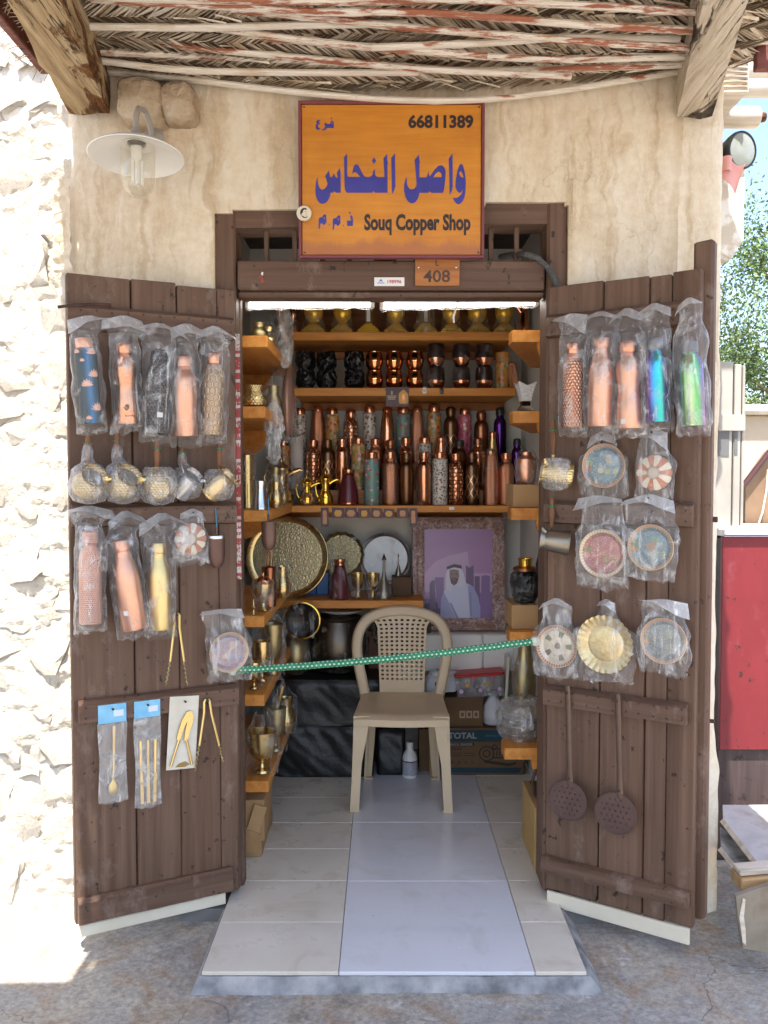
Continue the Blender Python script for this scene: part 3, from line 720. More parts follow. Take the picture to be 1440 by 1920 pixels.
def flowers(name, bg, cols, size=.02, dens=.47, rough=.3, metalness=.0, leaf=None, seed=0):
    m, nt, b = new_mat(name)
    u, z = cyl(nt, .036); r = nt.nodes.new('ShaderNodeObjectInfo').outputs['Random']
    vec = nd(nt, 'CombineXYZ', {0: math_(nt, 'ADD', u, math_(nt, 'MULTIPLY', r, 3)), 1: math_(nt, 'ADD', z, seed * .7), 2: 0}).outputs[0]
    vec = vmath(nt, 'ADD', vec, vmath(nt, 'MULTIPLY', noise_(nt, vec, 60, 3, out=1), (.006, .006, 0)))
    vo = nd(nt, 'TexVoronoi', {'Vector': vec, 'Scale': 1 / size, 'Randomness': .9})
    s = nd(nt, 'SeparateColor', {0: vo.outputs['Color']}).outputs[0]
    c = ramp(nt, s, [(k / len(cols), x) for k, x in enumerate(cols)]); nt.nodes[-1].color_ramp.interpolation = 'CONSTANT'
    cc = mixc(nt, ramp(nt, vo.outputs['Distance'], [(dens, 1), (dens + .05, 0)]), bg, c)
    cc = mixc(nt, ramp(nt, vo.outputs['Distance'], [(.08, .8), (.12, 0)]), cc, (.75, .6, .3))
    if leaf:
        v2 = nd(nt, 'TexVoronoi', {'Vector': vec, 'Scale': 1.7 / size}); cc = mixc(nt, ramp(nt, v2.outputs['Distance'], [(.2, .9), (.26, 0)]), cc, leaf)
    nt.links.new(cc, b.inputs['Base Color']); b.inputs['Roughness'].default_value = rough; b.inputs['Metallic'].default_value = metalness
    return m
FL_ORANGE = flowers('orange_floral', (.55, .26, .06), [(.10, .22, .20), (.45, .05, .04), (.60, .5, .35), (.20, .25, .08)], .019)
FL_MULTI = flowers('bright_floral', (.16, .28, .25), [(.50, .05, .05), (.12, .28, .12), (.65, .55, .45), (.55, .12, .2), (.1, .25, .35)], .017, .42)
FL_WHITE = flowers('white_floral', (.58, .53, .46), [(.28, .08, .06), (.12, .09, .08), (.38, .16, .14)], .017, .40, leaf=(.16, .17, .14))
FL_PINK = flowers('pink_floral', (.46, .10, .16), [(.65, .55, .42), (.60, .25, .28), (.30, .05, .12)], .024, .4)
FL_LEAF = flowers('leafy_white', (.62, .57, .50), [(.06, .10, .10), (.35, .06, .08), (.1, .1, .09)], .011, .38)
def rainbow(name, stops, rough=.22):
    m, nt, b = new_mat(name); u, z = cyl(nt, 1.)
    f = math_(nt, 'MULTIPLY_ADD', u, 1 / (2 * math.pi), .5); f = math_(nt, 'ADD', f, math_(nt, 'MULTIPLY', noise_(nt, coords(nt, (1, 1, .3)), 9, 3), .05))
    nt.links.new(ramp(nt, f, stops), b.inputs['Base Color']); b.inputs['Metallic'].default_value = .9; b.inputs['Roughness'].default_value = rough; return m
RB_BLUE = rainbow('oil_slick_blue', [(.25, (.35, .16, .03)), (.36, (.30, .05, .32)), (.46, (.14, .06, .55)), (.53, (.02, .38, .75)), (.62, (.02, .55, .45)), (.72, (.1, .1, .4))])
RB_GREEN = rainbow('oil_slick_green', [(.25, (.10, .05, .35)), (.36, (.05, .35, .5)), (.44, (.20, .45, .12)), (.55, (.50, .62, .40)), (.64, (.12, .5, .14)), (.75, (.3, .1, .4))])
RB_PURP = rainbow('dark_purple_slick', [(.3, (.03, .01, .05)), (.5, (.16, .04, .35)), (.6, (.05, .02, .12)), (.7, (.03, .01, .05))])

def lotus_mat():
    m, nt, b = new_mat('lotus_print_blue'); u, z = cyl(nt, .036)
    base = ramp(nt, math_(nt, 'MULTIPLY_ADD', u, 8, .5), [(.2, (.015, .03, .035)), (.38, (.02, .06, .09)), (.5, (.05, .19, .42)), (.6, (.03, .09, .15)), (.8, (.015, .03, .035))])
    nt.links.new(base, b.inputs['Base Color']); b.inputs['Roughness'].default_value = .4; b.inputs['Specular IOR Level'].default_value = .25; return m
LOTUS = lotus_mat()
PETAL = M('lotus_pink', (.72, .36, .26), (.80, .50, .38), rough=.4, scale=60)
def plate_mat(name, ground, dots, rimc, rim2, n=8, cen=None, leafy=False, fleck=.55, pearls=True):
    """printed enamel plate, drawn in polar coordinates about the plate's own centre (radius 1 = rim)"""
    m, nt, b = new_mat(name)
    o = nt.nodes.new('ShaderNodeTexCoord').outputs['Object']; s = nd(nt, 'SeparateXYZ', {0: o})
    x, z = s.outputs[0], s.outputs[2]
    r = vmath(nt, 'LENGTH', nd(nt, 'CombineXYZ', {0: x, 1: z, 2: 0}).outputs[0]); r = math_(nt, 'DIVIDE', r, .075)
    th = math_(nt, 'ARCTAN2', x, z)
    v = nd(nt, 'CombineXYZ', {0: x, 1: 0, 2: z}).outputs[0]
    c = ramp(nt, noise_(nt, v, 60, 4), [(.35, ground), (.65, tuple(k * .7 for k in ground))])
    fl = nd(nt, 'TexVoronoi', {'Vector': v, 'Scale': 34, 'Randomness': .75}); sc = nd(nt, 'SeparateColor', {0: fl.outputs['Color']}).outputs[0]
    fc = ramp(nt, sc, [(k / len(dots), d) for k, d in enumerate(dots)]); nt.nodes[-1].color_ramp.interpolation = 'CONSTANT'
    c = mixc(nt, ramp(nt, fl.outputs['Distance'], [(.30, fleck + .3), (.40, 0)]), c, fc)
    if pearls:
        sm = nd(nt, 'TexVoronoi', {'Vector': v, 'Scale': 170, 'Randomness': .6}).outputs['Distance']
        c = mixc(nt, math_(nt, 'MULTIPLY', ramp(nt, sm, [(.2, 1), (.3, 0)]), fleck), c, (.80, .70, .52))
    if cen: c = mixc(nt, ramp(nt, r, [(.2, .8), (.26, 0)]), c, cen)
    if leafy:
        lf = math_(nt, 'SINE', math_(nt, 'MULTIPLY', th, 5)); ring = math_(nt, 'MULTIPLY', ramp(nt, math_(nt, 'ABSOLUTE', math_(nt, 'SUBTRACT', r, .55)), [(.12, 1), (.17, 0)]), ramp(nt, lf, [(.45, 0), (.6, 1)]))
        c = mixc(nt, ring, c, (.17, .16, .11)); c = mixc(nt, ramp(nt, r, [(.13, .9), (.17, 0)]), c, (.22, .16, .12))
    w = math_(nt, 'SINE', math_(nt, 'MULTIPLY', th, 46))
    rc = mixc(nt, ramp(nt, w, [(.4, 0), (.6, 1)]), rimc, rim2)
    c = mixc(nt, math_(nt, 'GREATER_THAN', r, .86), c, rc); c = mixc(nt, math_(nt, 'GREATER_THAN', r, .965), c, (.62, .42, .22))
    nt.links.new(c, b.inputs['Base Color']); b.inputs['Roughness'].default_value = .3; b.inputs['Metallic'].default_value = .25
    return m
PL_BLUE = plate_mat('blue_floral_enamel', (.17, .25, .29), [(.40, .16, .10), (.30, .33, .16), (.45, .38, .25), (.15, .22, .28)], (.42, .2, .12), (.48, .3, .2))
PL_TEAL = plate_mat('slate_floral_enamel', (.20, .27, .30), [(.42, .24, .12), (.22, .28, .16), (.2, .3, .34)], (.45, .26, .15), (.5, .34, .22), cen=(.35, .22, .12))
PL_PINK = plate_mat('pink_floral_enamel', (.46, .20, .18), [(.55, .3, .26), (.25, .27, .15), (.40, .14, .13), (.5, .38, .22)], (.72, .62, .46), (.58, .42, .3))
PL_RED = plate_mat('red_blue_floral_enamel', (.38, .30, .34), [(.55, .16, .10), (.25, .32, .45), (.55, .38, .3), (.5, .2, .14)], (.5, .3, .2), (.55, .4, .28))
PL_GREY = plate_mat('grey_floral_enamel', (.27, .29, .29), [(.45, .27, .17), (.3, .32, .24), (.25, .3, .34)], (.48, .27, .17), (.5, .35, .25))
PL_WHITE = plate_mat('cream_leaf_enamel', (.70, .62, .50), [(.70, .62, .50), (.62, .5, .38)], (.34, .12, .07), (.6, .42, .3), leafy=True, fleck=.1, pearls=False)
PET_R = M('terracotta_enamel', (.46, .17, .09), (.54, .23, .13), rough=.35, scale=30)
PET_W = M('cream_enamel', (.70, .60, .46), (.76, .68, .55), rough=.35, scale=30)
DOT_M = M('speckled_enamel', (.48, .44, .38), (.6, .45, .35), rough=.4, scale=200)

# ------------------------------------------------------------------ builders of the goods
def add_nail(par, loc):
    obj('nail', G().tube([(0, .012, 0), (0, -.014, .002)], .0022, 6).lathe([(0, 0), (.004, 0), (.004, .002), (0, .003)], 8, (0, -.014, .002), rot=Matrix.Rotation(math.pi / 2, 3, 'X')), NAILM, par, loc)
BPROF = {
 'std': ([(0, 0), (.92, 0), (1, .015), (1, .66), (.97, .71), (.86, .765), (.66, .80), (.6, .815), (.6, .86)], [(0, .855), (.66, .855), (.69, .865), (.69, .945), (.64, .975), (.4, .993), (0, 1)]),
 'straight': ([(0, 0), (.95, 0), (1, .01), (1, .83), (.96, .86), (.76, .87), (.76, .89)], [(0, .885), (.78, .885), (.8, .892), (.8, .985), (.75, .998), (0, 1)]),
 'cola': ([(0, 0), (.94, 0), (1, .02), (1, .56), (.97, .63), (.84, .72), (.66, .80), (.60, .85), (.6, .90)], [(0, .89), (.64, .89), (.66, .9), (.66, .985), (.6, .998), (0, 1)]),
 'waist': ([(0, 0), (.94, 0), (1, .02), (1, .2), (.94, .32), (.86, .42), (.90, .52), (.98, .62), (1, .68), (.93, .745), (.7, .79), (.6, .81), (.6, .86)], [(0, .855), (.66, .855), (.7, .865), (.7, .95), (.64, .98), (.3, .998), (0, 1)]),
 'taper': ([(0, 0), (.96, 0), (1, .015), (1, .45), (.94, .60), (.82, .76), (.68, .88), (.64, .905)], [(0, .9), (.67, .9), (.67, .94), (.58, .975), (.3, .996), (0, 1)]),
 'carafe': ([(0, 0), (.97, 0), (1, .02), (.98, .2), (.9, .42), (.7, .65), (.58, .77), (.55, .84)], [(0, .83), (.58, .83), (.6, .84), (.52, .88), (.6, .93), (.6, .985), (0, 1)]),
}
def bottle_parts(par, kind, h, r, body, cap, loc=(0, 0, 0), rot=(0, 0, 0), n=28, band=None, neck=True):
    bp, cp = BPROF[kind]
    o = obj('body', G().lathe([(a * r, z * h) for a, z in bp], n), body, par, loc, rot, 50)
    g = G().lathe([(a * r, z * h) for a, z in cp], n)
    o2 = obj('cap', g, cap, par, loc, rot, 40)
    if neck:
        zr = bp[-1][1] - .012; rr = bp[-1][0] * r
        g = G()
        for k in range(2): g.lathe([(rr, (zr - k * .016) * h), (rr * 1.12, (zr - k * .016 + .004) * h), (rr, (zr - k * .016 + .008) * h)], n)
        obj('neck_ring', g, cap if band is None else band, o)
    return o
def film_bag(par, R0, top, nail, hw, zb=-.02, depth=None, xn=0., seed=0, drop=.30, nzr=26, n=34, wide=.014, mat=None, flap=True, lean=0.):
    """a thin plastic bag hanging flat against the door from a nail: bottle or plate of half width R0 and height top inside it"""
    d0 = depth if depth else R0; drop = drop * (1 + .9 * nz(seed * 5.3, 1.1)); hw = hw * (1 + .25 * nz(seed * 2.9, 6.6))
    def ring(t, k):
        z = lerp(zb, nail + .018, t); a = 2 * math.pi * k / n
        up = max(0, min(1, (z - top) / max(.01, nail - top))); up = up * up * (3 - 2 * up)
        W = lerp(R0 + wide, hw, up)
        D = lerp(d0 + .005, .005, up)
        if z < .012: D = lerp(.006, D, max(0, (z - zb) / (.012 - zb)) ** .5)
        W *= 1 + .17 * nz(z * 15, seed * 3.1, math.copysign(1, math.cos(a)) * 3) + .06 * nz(z * 45, seed * 3.1, math.copysign(1, math.cos(a)) * 3)
        ca, sa = math.cos(a), math.sin(a)
        ca = math.copysign(abs(ca) ** .75, ca); sa = math.copysign(abs(sa) ** .85, sa)
        wr = 1 + .16 * nz(ca * 3 + seed * 7, sa * 3, z * 16) + .10 * nz(ca * 8 + seed, sa * 8, z * 30)
        x = W * ca * (1 + .4 * (wr - 1)); y = D * sa * wr
        pinch = math.exp(-((z - nail) / .05) ** 2) * .55 * (1 - up)
        x = x * (1 - pinch) + xn * up + lean * (z / max(nail, .01))
        zz = z - drop * abs(x - xn - lean) * up - (.030 * abs(nz(x * 38 + seed * 5, 1)) + .012 * max(0, math.cos(a + seed * 1.7)) if t < .03 else 0)
        y = min(y, d0 * .9)
        return Vector((x, y, zz))
    g = G()
    rings = [[ring(j / nzr, k) for k in range(n)] for j in range(nzr + 1)]
    g.add(sum(rings, []), [(j * n + k, j * n + (k + 1) % n, (j + 1) * n + (k + 1) % n, (j + 1) * n + k) for j in range(nzr) for k in range(n)])
    fl_len = .55 + 1.1 * abs(nz(seed * 7.7, 2.2)) * 1.4; skew = .35 * nz(seed * 3.3, 8.1)
    if flap:        # the mouth is folded over to the front
        top_r = sorted([v for v in rings[-1] if v.y <= .0015], key=lambda v: v.x)
        m = len(top_r); fl = [[Vector((v.x * (1 + .05 * j), v.y - .003 - .006 * j - .004 * nz(v.x * 40, j, seed), v.z - j * fl_len * (.010 + skew * (v.x - xn) + .005 * nz(v.x * 14 + seed * 3, j * .3)))) for v in top_r] for j in range(4)]
        g.add(sum(fl, []), [(j * m + k, j * m + k + 1, (j + 1) * m + k + 1, (j + 1) * m + k) for j in range(3) for k in range(m - 1)], 1)
    o = obj('plastic_bag', g, [mat or FILM, FOLD], par, ang=60)
    return o
def wrap(par, prof, mat=None, n=26, seed=0, amp=.1, tuft=0., loc=(0, 0, 0), name='wrapping', rot=(0, 0, 0), ox=0.):
    """loose film round something standing on a shelf; prof [(r,z)]"""
    g = G(); pr = []
    for (r0, z0), (r1, z1) in zip(prof, prof[1:]):
        for k in range(4): pr.append((lerp(r0, r1, k / 4), lerp(z0, z1, k / 4)))
    pr.append(prof[-1])
    H_ = max(z for r, z in pr); vs = []
    for r, z in pr:
        for k in range(n):
            a = 2 * math.pi * k / n; ca, sa = math.cos(a), math.sin(a)
            w = 1 + amp * (1.2 * nz(ca * 2.5 + seed * 5, sa * 2.5, z * 22) + nz(ca * 7, sa * 7 + seed, z * 40))
            vs.append(Vector((r * w * ca + ox * z, r * w * sa, z + tuft * (nz(ca * 5 + seed, sa * 5, 3) * (z / H_) ** 3))))
    g.add(vs, [(j * n + k, j * n + (k + 1) % n, (j + 1) * n + (k + 1) % n, (j + 1) * n + k) for j in range(len(pr) - 1) for k in range(n)])
    return obj(name, g, mat or FILM, par, loc, rot, 60)

# ------------------------------------------------------------------ the two door leaves
class Leaf: pass
def make_leaf(name, label, hx, fx, hy, fy, planks, bats, ztop, tops):
    l = Leaf(); l.h = Vector((hx, hy, 0)); l.f = Vector((fx, fy, 0)); d = l.f - l.h; l.L = d.length; l.d = d / l.L
    l.n = Vector((-l.d.y, l.d.x, 0))
    if l.n.y > 0: l.n = -l.n
    l.rot = math.asin(max(-1, min(1, l.n.x)))
    l.o = thing(name, label, 'door', l.h, (0, 0, l.rot)); l.sx = 1 if (Matrix.Rotation(-l.rot, 3, 'Z') @ l.d).x > 0 else -1
    th = .036; x = 0.
    for k, w in enumerate(planks):
        w = w * l.L; z0 = .035 + random.uniform(-.004, .004); z1 = ztop + tops[k]
        g = G().box((0, 0, 0), (w - .003, th, z1 - z0), .0035, jit=.0012)
        obj('plank', g, DOORW, l.o, (l.sx * (x + w / 2), th / 2 + random.uniform(-.0015, .0015), (z0 + z1) / 2)); x += w
    for (z0, z1, e0, e1, dp) in bats:
        g = G(); prof = [(-.0, z0), (-dp, z0 + .006), (-dp, z1 - .012), (-dp * .45, z1), (-.0, z1)]
        xa, xb = sorted((l.sx * e0 * l.L, l.sx * e1 * l.L)); vs = []; N = 14; n = len(prof)
        for j in range(N + 1):
            xx = lerp(xa, xb, j / N)
            for (yy, zz) in prof: vs.append(Vector((xx, yy - .001 + .0015 * nz(xx * 30, zz * 40), zz + .002 * nz(xx * 14, zz * 9))))
        fs = [(j * n + k, (j + 1) * n + k, (j + 1) * n + k + 1, j * n + k + 1) for j in range(N) for k in range(n - 1)] + [tuple(range(n)), tuple(range(N * n, N * n + n))[::-1]]
        g.add(vs, [f[::-1] for f in fs]); obj('batten', g, DOORWX, l.o)
    return l
def on(l, x, y, off=0.):
    """the point of leaf l, off metres in front of its boards, that the photograph shows at pixel x, y"""
    u = (x - 720) / F; v = (960 - y) / F; d = Vector((u, CT + v * ST, -ST + v * CT)); o = Vector((0, 0, CAMZ))
    t = ((l.h + l.n * off) - o).dot(l.n) / d.dot(l.n); return o + d * t
LL = make_leaf('door_leaf', 'left brown plank door leaf opened outward and hung with bagged bottles and coffee pots', -.513, -1.008, 3.075, 2.815,
   [.36, .27, .25, .12][::-1], [(1.965, 2.045, .03, 1, .030), (1.335, 1.41, .02, .99, .030), (.70, .775, .02, .97, .036), (.04, .125, .06, .985, .030)], 2.145, [.0, -.003, .002, .0])
RL = make_leaf('door_leaf', 'right brown plank door leaf opened outward and hung with bagged plates and two skimmers', .570, 1.000, 3.075, 2.793,
   [.38, .30, .14, .18], [(1.975, 2.055, .0, .97, .030), (1.335, 1.415, .0, .975, .030), (.70, .77, .01, .955, .036), (.105, .16, .0, .98, .034)], 2.150, [.004, 0, -.003, .003])
for l, e0, e1 in ((LL, .10, .98), (RL, .03, .985)):
    xa, xb = sorted((l.sx * e0 * l.L, l.sx * e1 * l.L))
    obj('white_strip', G().box(((xa + xb) / 2, -.008, .010 if l is RL else .017), (xb - xa, .012, .052 if l is RL else .040), .002), CREAM, l.o)
# meeting stile of the right leaf, standing behind its free edge
g = G().box((RL.sx * (RL.L - .006), .062, 1.15), (.062, .046, 2.20), .008, jit=.002); obj('meeting_stile', g, DOORW, RL.o)
g = G().box((RL.sx * (RL.L + .006), .0855, 1.36), (.066, .010, .018), .002); obj('iron_strap', g, IRON, RL.o)
g = G().box((RL.sx * (RL.L + .006), .0855, .70), (.066, .010, .012), .002); obj('iron_strap', g, IRON, RL.o)
p = l.o.matrix_world
g = G().tube([(-.085, -.02, 0), (-.06, -.03, .004), (.03, -.03, .018), (.075, -.012, .022), (.075, .004, .022)], .005, 7); 
q = on(LL, 160, 582, .02) - LL.h; ql = Matrix.Rotation(-LL.rot, 3, 'Z') @ q; o = obj('iron_hook', g, IRON, LL.o, ql)
g = G().box((0, 0, 0), (.022, .006, .075), .002).tube([(0, -.004, .03), (0, -.012, .03)], .004, 6)
q = on(RL, 1268, 1014, .0) - RL.h; obj('latch_plate', g, IRON, RL.o, Matrix.Rotation(-RL.rot, 3, 'Z') @ q)

for l in (LL, RL):      # rows of nail heads along the battens
    g = G()
    for zz in (2.01, 1.375, .74):
        for k in range(11):
            for dz in (-.018, .016):
                g.lathe([(0, .0022), (.0028, .0016), (.0034, 0)], 6, (l.sx * l.L * (.05 + .088 * k + .012 * nz(k * 3.1, zz * 7)), -.0325 - (.006 if zz < 1 else 0), zz + dz + .006 * nz(k * 1.7, zz * 3)), rot=Matrix.Rotation(math.pi / 2, 3, 'X'))
    o = obj('nail_heads', g, NAILM, l.o); o['kind'] = 'stuff'
def hang(l, name, label, cat, x0, yb, x1, yt, off, group=None):
    """an Empty at the base pixel, leaning so that its axis runs to the top pixel; returns it with its length"""
    a = on(l, x0, yb, off); b = on(l, x1, yt, off); d = Matrix.Rotation(-l.rot, 3, 'Z') @ (b - a)
    t = thing(name, label, cat, a, (0, math.atan2(d.x, d.z), l.rot), group)
    t.rotation_mode = 'ZYX' if False else 'XYZ'
    return t, d.length
def lean_fix(t, l, ang): 
    m = Matrix.Rotation(l.rot, 3, 'Z') @ Matrix.Rotation(ang, 3, 'Y'); t.rotation_euler = m.to_euler()
GB = 'bagged bottles hung on the doors'
def bag_bottle(l, label, x1, yt, x0, yb, wpx, kind, body, cap, nailx, naily, hwpx, seed, sticker=None, band=None, drop=.3):
    Yd = on(l, x0, yb).y; r = S(wpx, Yd) / 2 * 1.02
    t, h = hang(l, 'bagged_bottle', label, 'bottle', x0, yb, x1, yt, .034 + r, GB)
    ang = t.rotation_euler.y; lean_fix(t, l, ang)
    body_o = bottle_parts(t, kind, h, r, body, cap, band=band, n=32)
    nl = on(l, nailx, naily, .034); m = (Matrix.Rotation(l.rot, 3, 'Z') @ Matrix.Rotation(ang, 3, 'Y')).inverted()
    q = m @ (nl - t.location); 
    bag = film_bag(t, r, h, q.z, S(hwpx, Yd), zb=-.022, depth=r, xn=q.x, seed=seed, drop=drop)
    # tilt the upper part of the bag back to the nail on the board
    for v in bag.data.vertices:
        if v.co.z > h * .9: v.co.y += (q.y - .006) * min(1, (v.co.z - h * .9) / (q.z - h * .9))
    add_nail(t, (q.x, q.y, q.z))
    if sticker:
        sx, sz, sw = sticker; a = math.asin(max(-.9, min(.9, sx)))
        g = G().grid(4, 1, lambda u, v: Vector(((r + .0008) * math.sin(a + (u - .5) * sw / r), -(r + .0008) * math.cos(a + (u - .5) * sw / r), h * sz + v * .016)))
        obj('price_sticker', g, STICK, body_o)
    return t, h, r
t, h, r = bag_bottle(LL, 'bagged blue bottle printed with pink lotus flowers at the left door outer edge', 157, 634, 172, 795, 38, 'straight', LOTUS, COPPERS, 166, 602, 39, 1)
fl = []
for (fa, fz, fs_) in ((.45, .80, .024), (-.5, .72, .011), (.5, .54, .026), (-.25, .43, .025), (.55, .15, .028), (-.35, .05, .014), (-1., .82, .016)):
    for k in range(-3, 4):
        a = k * .42; L = fs_ * (1 - .06 * abs(k)); pts = []
        for s_, w_ in ((0, .0), (.3, .16), (.65, .22), (1, .0)): pts.append((s_, w_))
        pl = [(math.sin(a) * s_ * L + math.cos(a) * w_ * L * .6, math.cos(a) * s_ * L - math.sin(a) * w_ * L * .6) for s_, w_ in pts] + [(math.sin(a) * s_ * L - math.cos(a) * w_ * L * .6, math.cos(a) * s_ * L + math.sin(a) * w_ * L * .6) for s_, w_ in pts[-2:0:-1]]
        fl.append((fa, fz, pl, k))
for q0 in range(0, len(fl), 7):
    g = G()
    for fa, fz, pl, k in fl[q0:q0 + 7]:
        vs = []
        for px_, pz_ in pl:
            aa = fa + px_ / r; rr_ = r + .0007 + .0002 * (3 - abs(k)); vs.append(Vector((rr_ * math.sin(aa), -rr_ * math.cos(aa), fz * h + pz_)))
        g.add(vs, [tuple(range(len(vs)))])
    obj('lotus_flower', g, PETAL, t.children[0], flat=True)
t, h, r = bag_bottle(LL, 'bagged waisted copper bottle with dark print, second in the left door top row', 232, 641, 239, 795, 39, 'waist', COPPER, COPPER, 231, 602, 36, 2)
g = G(); 
def onc(cx, cz, pts): 
    vs = [Vector(((r + .0009) * math.sin(cx + a / r), -(r + .0009) * math.cos(cx + a / r), cz * h + b)) for a, b in pts]; g.add(vs, [tuple(range(len(vs)))])
onc(-.25, .19, [(0, -.010), (.009, -.002), (.010, .008), (.003, .012), (-.004, .008), (-.002, .002), (-.010, .004)])
obj('printed_mark', g, M('brown_print', (.10, .035, .02), rough=.5), t.children[0], flat=True)
lt = text_mesh('iority', .036, .011, .01); lt.materials.clear(); lt.materials.append(MATS['brown_print'])
for v in lt.vertices: a_ = .15 + v.co.x / r; v.co = ((r + .001) * math.sin(a_), -(r + .001) * math.cos(a_), .09 * h + v.co.z)
obj('lettering', lt, None, t.children[0])
bag_bottle(LL, 'bagged black hammered bottle with a white sticker, middle of the left door top row', 299, 655, 293, 816, 44, 'std', DARKH, DARKH, 297, 615, 40, 3, (0, .2, .018))
bag_bottle(LL, 'bagged plain rose copper bottle, fourth in the left door top row', 344, 666, 347, 819, 45, 'std', COPPERS, COPPERS, 348, 616, 30, 4, drop=.45)
bag_bottle(LL, 'bagged bottle with brown and gold hexagons, fifth in the left door top row', 402, 660, 396, 816, 40, 'std', HEXG, COPPER, 401, 620, 34, 5, drop=.4)
bag_bottle(LL, 'bagged pink hammered bottle at the outer edge of the left door second row', 169, 993, 170, 1169, 40, 'std', PINKH, PINKH, 165, 957, 40, 6, drop=.25)
bag_bottle(LL, 'bagged leaning smooth copper bottle, second in the left door second row', 226, 1012, 252, 1179, 46, 'cola', COPPERS, COPPERS, 232, 965, 36, 7, (-.6, .18, .016), drop=.55)
bag_bottle(LL, 'bagged gold bottle with a long neck, third in the left door second row', 296, 1017, 302, 1179, 42, 'cola', GOLDS, GOLDS, 302, 968, 40, 8, drop=.4)
bag_bottle(RL, 'bagged hammered copper bottle, first in the right door top row beside the shelves', 1076, 641, 1074, 802, 37, 'std', COPPERH, COPPER, 1076, 598, 30, 11, drop=.2)
bag_bottle(RL, 'bagged smooth copper bottle with sloping shoulders, second in the right door top row', 1130, 634, 1126, 800, 46, 'cola', COPPERS, COPPERS, 1128, 593, 34, 12, drop=.35)
bag_bottle(RL, 'bagged waisted copper bottle with a white sticker, third in the right door top row', 1178, 638, 1181, 804, 46, 'waist', COPPERS, COPPER, 1178, 587, 27, 13, (-.2, .05, .018), drop=.5)
bag_bottle(RL, 'bagged iridescent blue and purple bottle with grey cap on the right door', 1228, 633, 1234, 792, 40, 'std', RB_BLUE, GREYCAP, 1229, 578, 28, 14, drop=.5)
bag_bottle(RL, 'bagged iridescent green bottle with grey cap at the right end of the right door row', 1293, 638, 1300, 799, 42, 'std', RB_GREEN, GREYCAP, 1295, 568, 20, 15, drop=.5)

# ---- coffee pots (one bowl, one long handle) hung by their handles
def coffee_pot(l, label, cx, cy, rpx, hx, hy0, hy1, axis, body, shape, bag, seed, handle=None, spout=True):
    Yd = on(l, cx, cy).y; r = S(rpx, Yd); c = on(l, cx, cy, .04 + r * .9)
    t = thing('coffee_pot', label, 'coffee pot', c, (0, 0, l.rot), 'coffee pots hung on the doors')
    ax = Vector(axis).normalized(); q = Vector((0, 0, 1)).rotation_difference(ax).to_matrix()
    if shape == 'bulb': prof = [(0, -.85), (.55, -.83), (.88, -.5), (1, -.1), (.92, .3), (.72, .6), (.68, .72), (.86, 1.0), (.82, 1.0), (.64, .74), (.68, .6), (.86, .3), (.94, -.1), (.8, -.5), (0, -.75)]
    else: prof = [(0, -1.1), (.9, -1.1), (.96, -1.0), (.82, .2), (.70, .75), (.86, 1.1), (.82, 1.1), (.66, .76), (.76, .2), (.88, -1), (0, -1.0)]
    obj('bowl', G().lathe([(a * r, z * r) for a, z in prof], 32, rot=q), body, t)
    if spout:
        top = q @ Vector((r * .78, 0, r * .98)); g = G().tube([q @ Vector((r * .66, 0, r * .80)), q @ Vector((r * .86, 0, r * 1.0)), q @ Vector((r * 1.06, 0, r * 1.08))], [r * .22, r * .2, r * .08], 9); obj('spout', g, body, t)
    a = Matrix.Rotation(-l.rot, 3, 'Z') @ (on(l, hx, hy0, .045) - c); b = Matrix.Rotation(-l.rot, 3, 'Z') @ (on(l, hx, hy1, .045) - c)
    g = G().tube([a.lerp(b, k / 8) for k in range(9)], [.006, .0075, .0085, .0105, .0115, .0105, .0085, .009, .006], 10); obj('handle', g, handle or WOODH, t)
    g = G().tube([Vector(a) * .35, a.lerp(b, -.15), a], [.0045, .004, .006], 7); obj('handle_socket', g, body, t)
    g = G(); mid = a.lerp(b, .72); ring = [mid + Vector((.0125 * math.cos(k * .785), .0125 * math.sin(k * .785), 0)) for k in range(9)]; g.tube(ring, .0018, 5, cap=False)
    g.tube([mid, b, b + Vector((0, .03, .02))], .0016, 5); obj('green_tie', g, TIE, t)
    if bag:
        vs = []; N = 26; rows = [(-1.25, .25), (-1.05, .9), (-.6, 1.14), (0, 1.2), (.5, 1.1), (.9, .98), (1.15, .8), (1.35, .42), (1.7, .36), (2.1, .34), (2.5, .22)]
        if not isinstance(bag, int): rows = rows[:7]
        for zz, rr in rows:
            for k in range(N):
                an = 2 * math.pi * k / N; ca, sa = math.cos(an), math.sin(an)
                w = 1 + .16 * nz(ca * 2.4 + seed * 3, sa * 2.4, zz * 2) + .10 * nz(ca * 7 + seed, sa * 7, zz * 5)
                base = Vector((rr * r * w * ca, min(rr * r * w * sa, r * .85), zz * r))
                f = max(0, min(1, (zz - .9) / .8)); base.x += a.x * f * .9; base.y += max(a.y * f, 0)
                vs.append(base)
        g = G().add(vs, [(j * N + k, j * N + (k + 1) % N, (j + 1) * N + (k + 1) % N, (j + 1) * N + k) for j in range(len(rows) - 1) for k in range(N)])
        obj('plastic_bag', g, FILMK, t, ang=60)
    return t
TIE = M('green_wire_tie', (.03, .22, .11), rough=.5)
coffee_pot(LL, 'bagged round brass coffee pot with open mouth, first in the row on the left door', 166, 908, 29, 165, 872, 816, (.25, -.75, .55), BRASSH, 'bulb', 1, 1)
coffee_pot(LL, 'bagged round brass coffee pot with leaning handle, second in the row on the left door', 230, 908, 29, 219, 872, 810, (.3, -.72, .55), BRASSH, 'bulb', 1, 2)
coffee_pot(LL, 'bagged brass coffee pot showing its round base, middle of the left door pots', 297, 910, 29, 294, 884, 824, (.1, .9, .35), BRASSH, 'bulb', 1.5, 3)
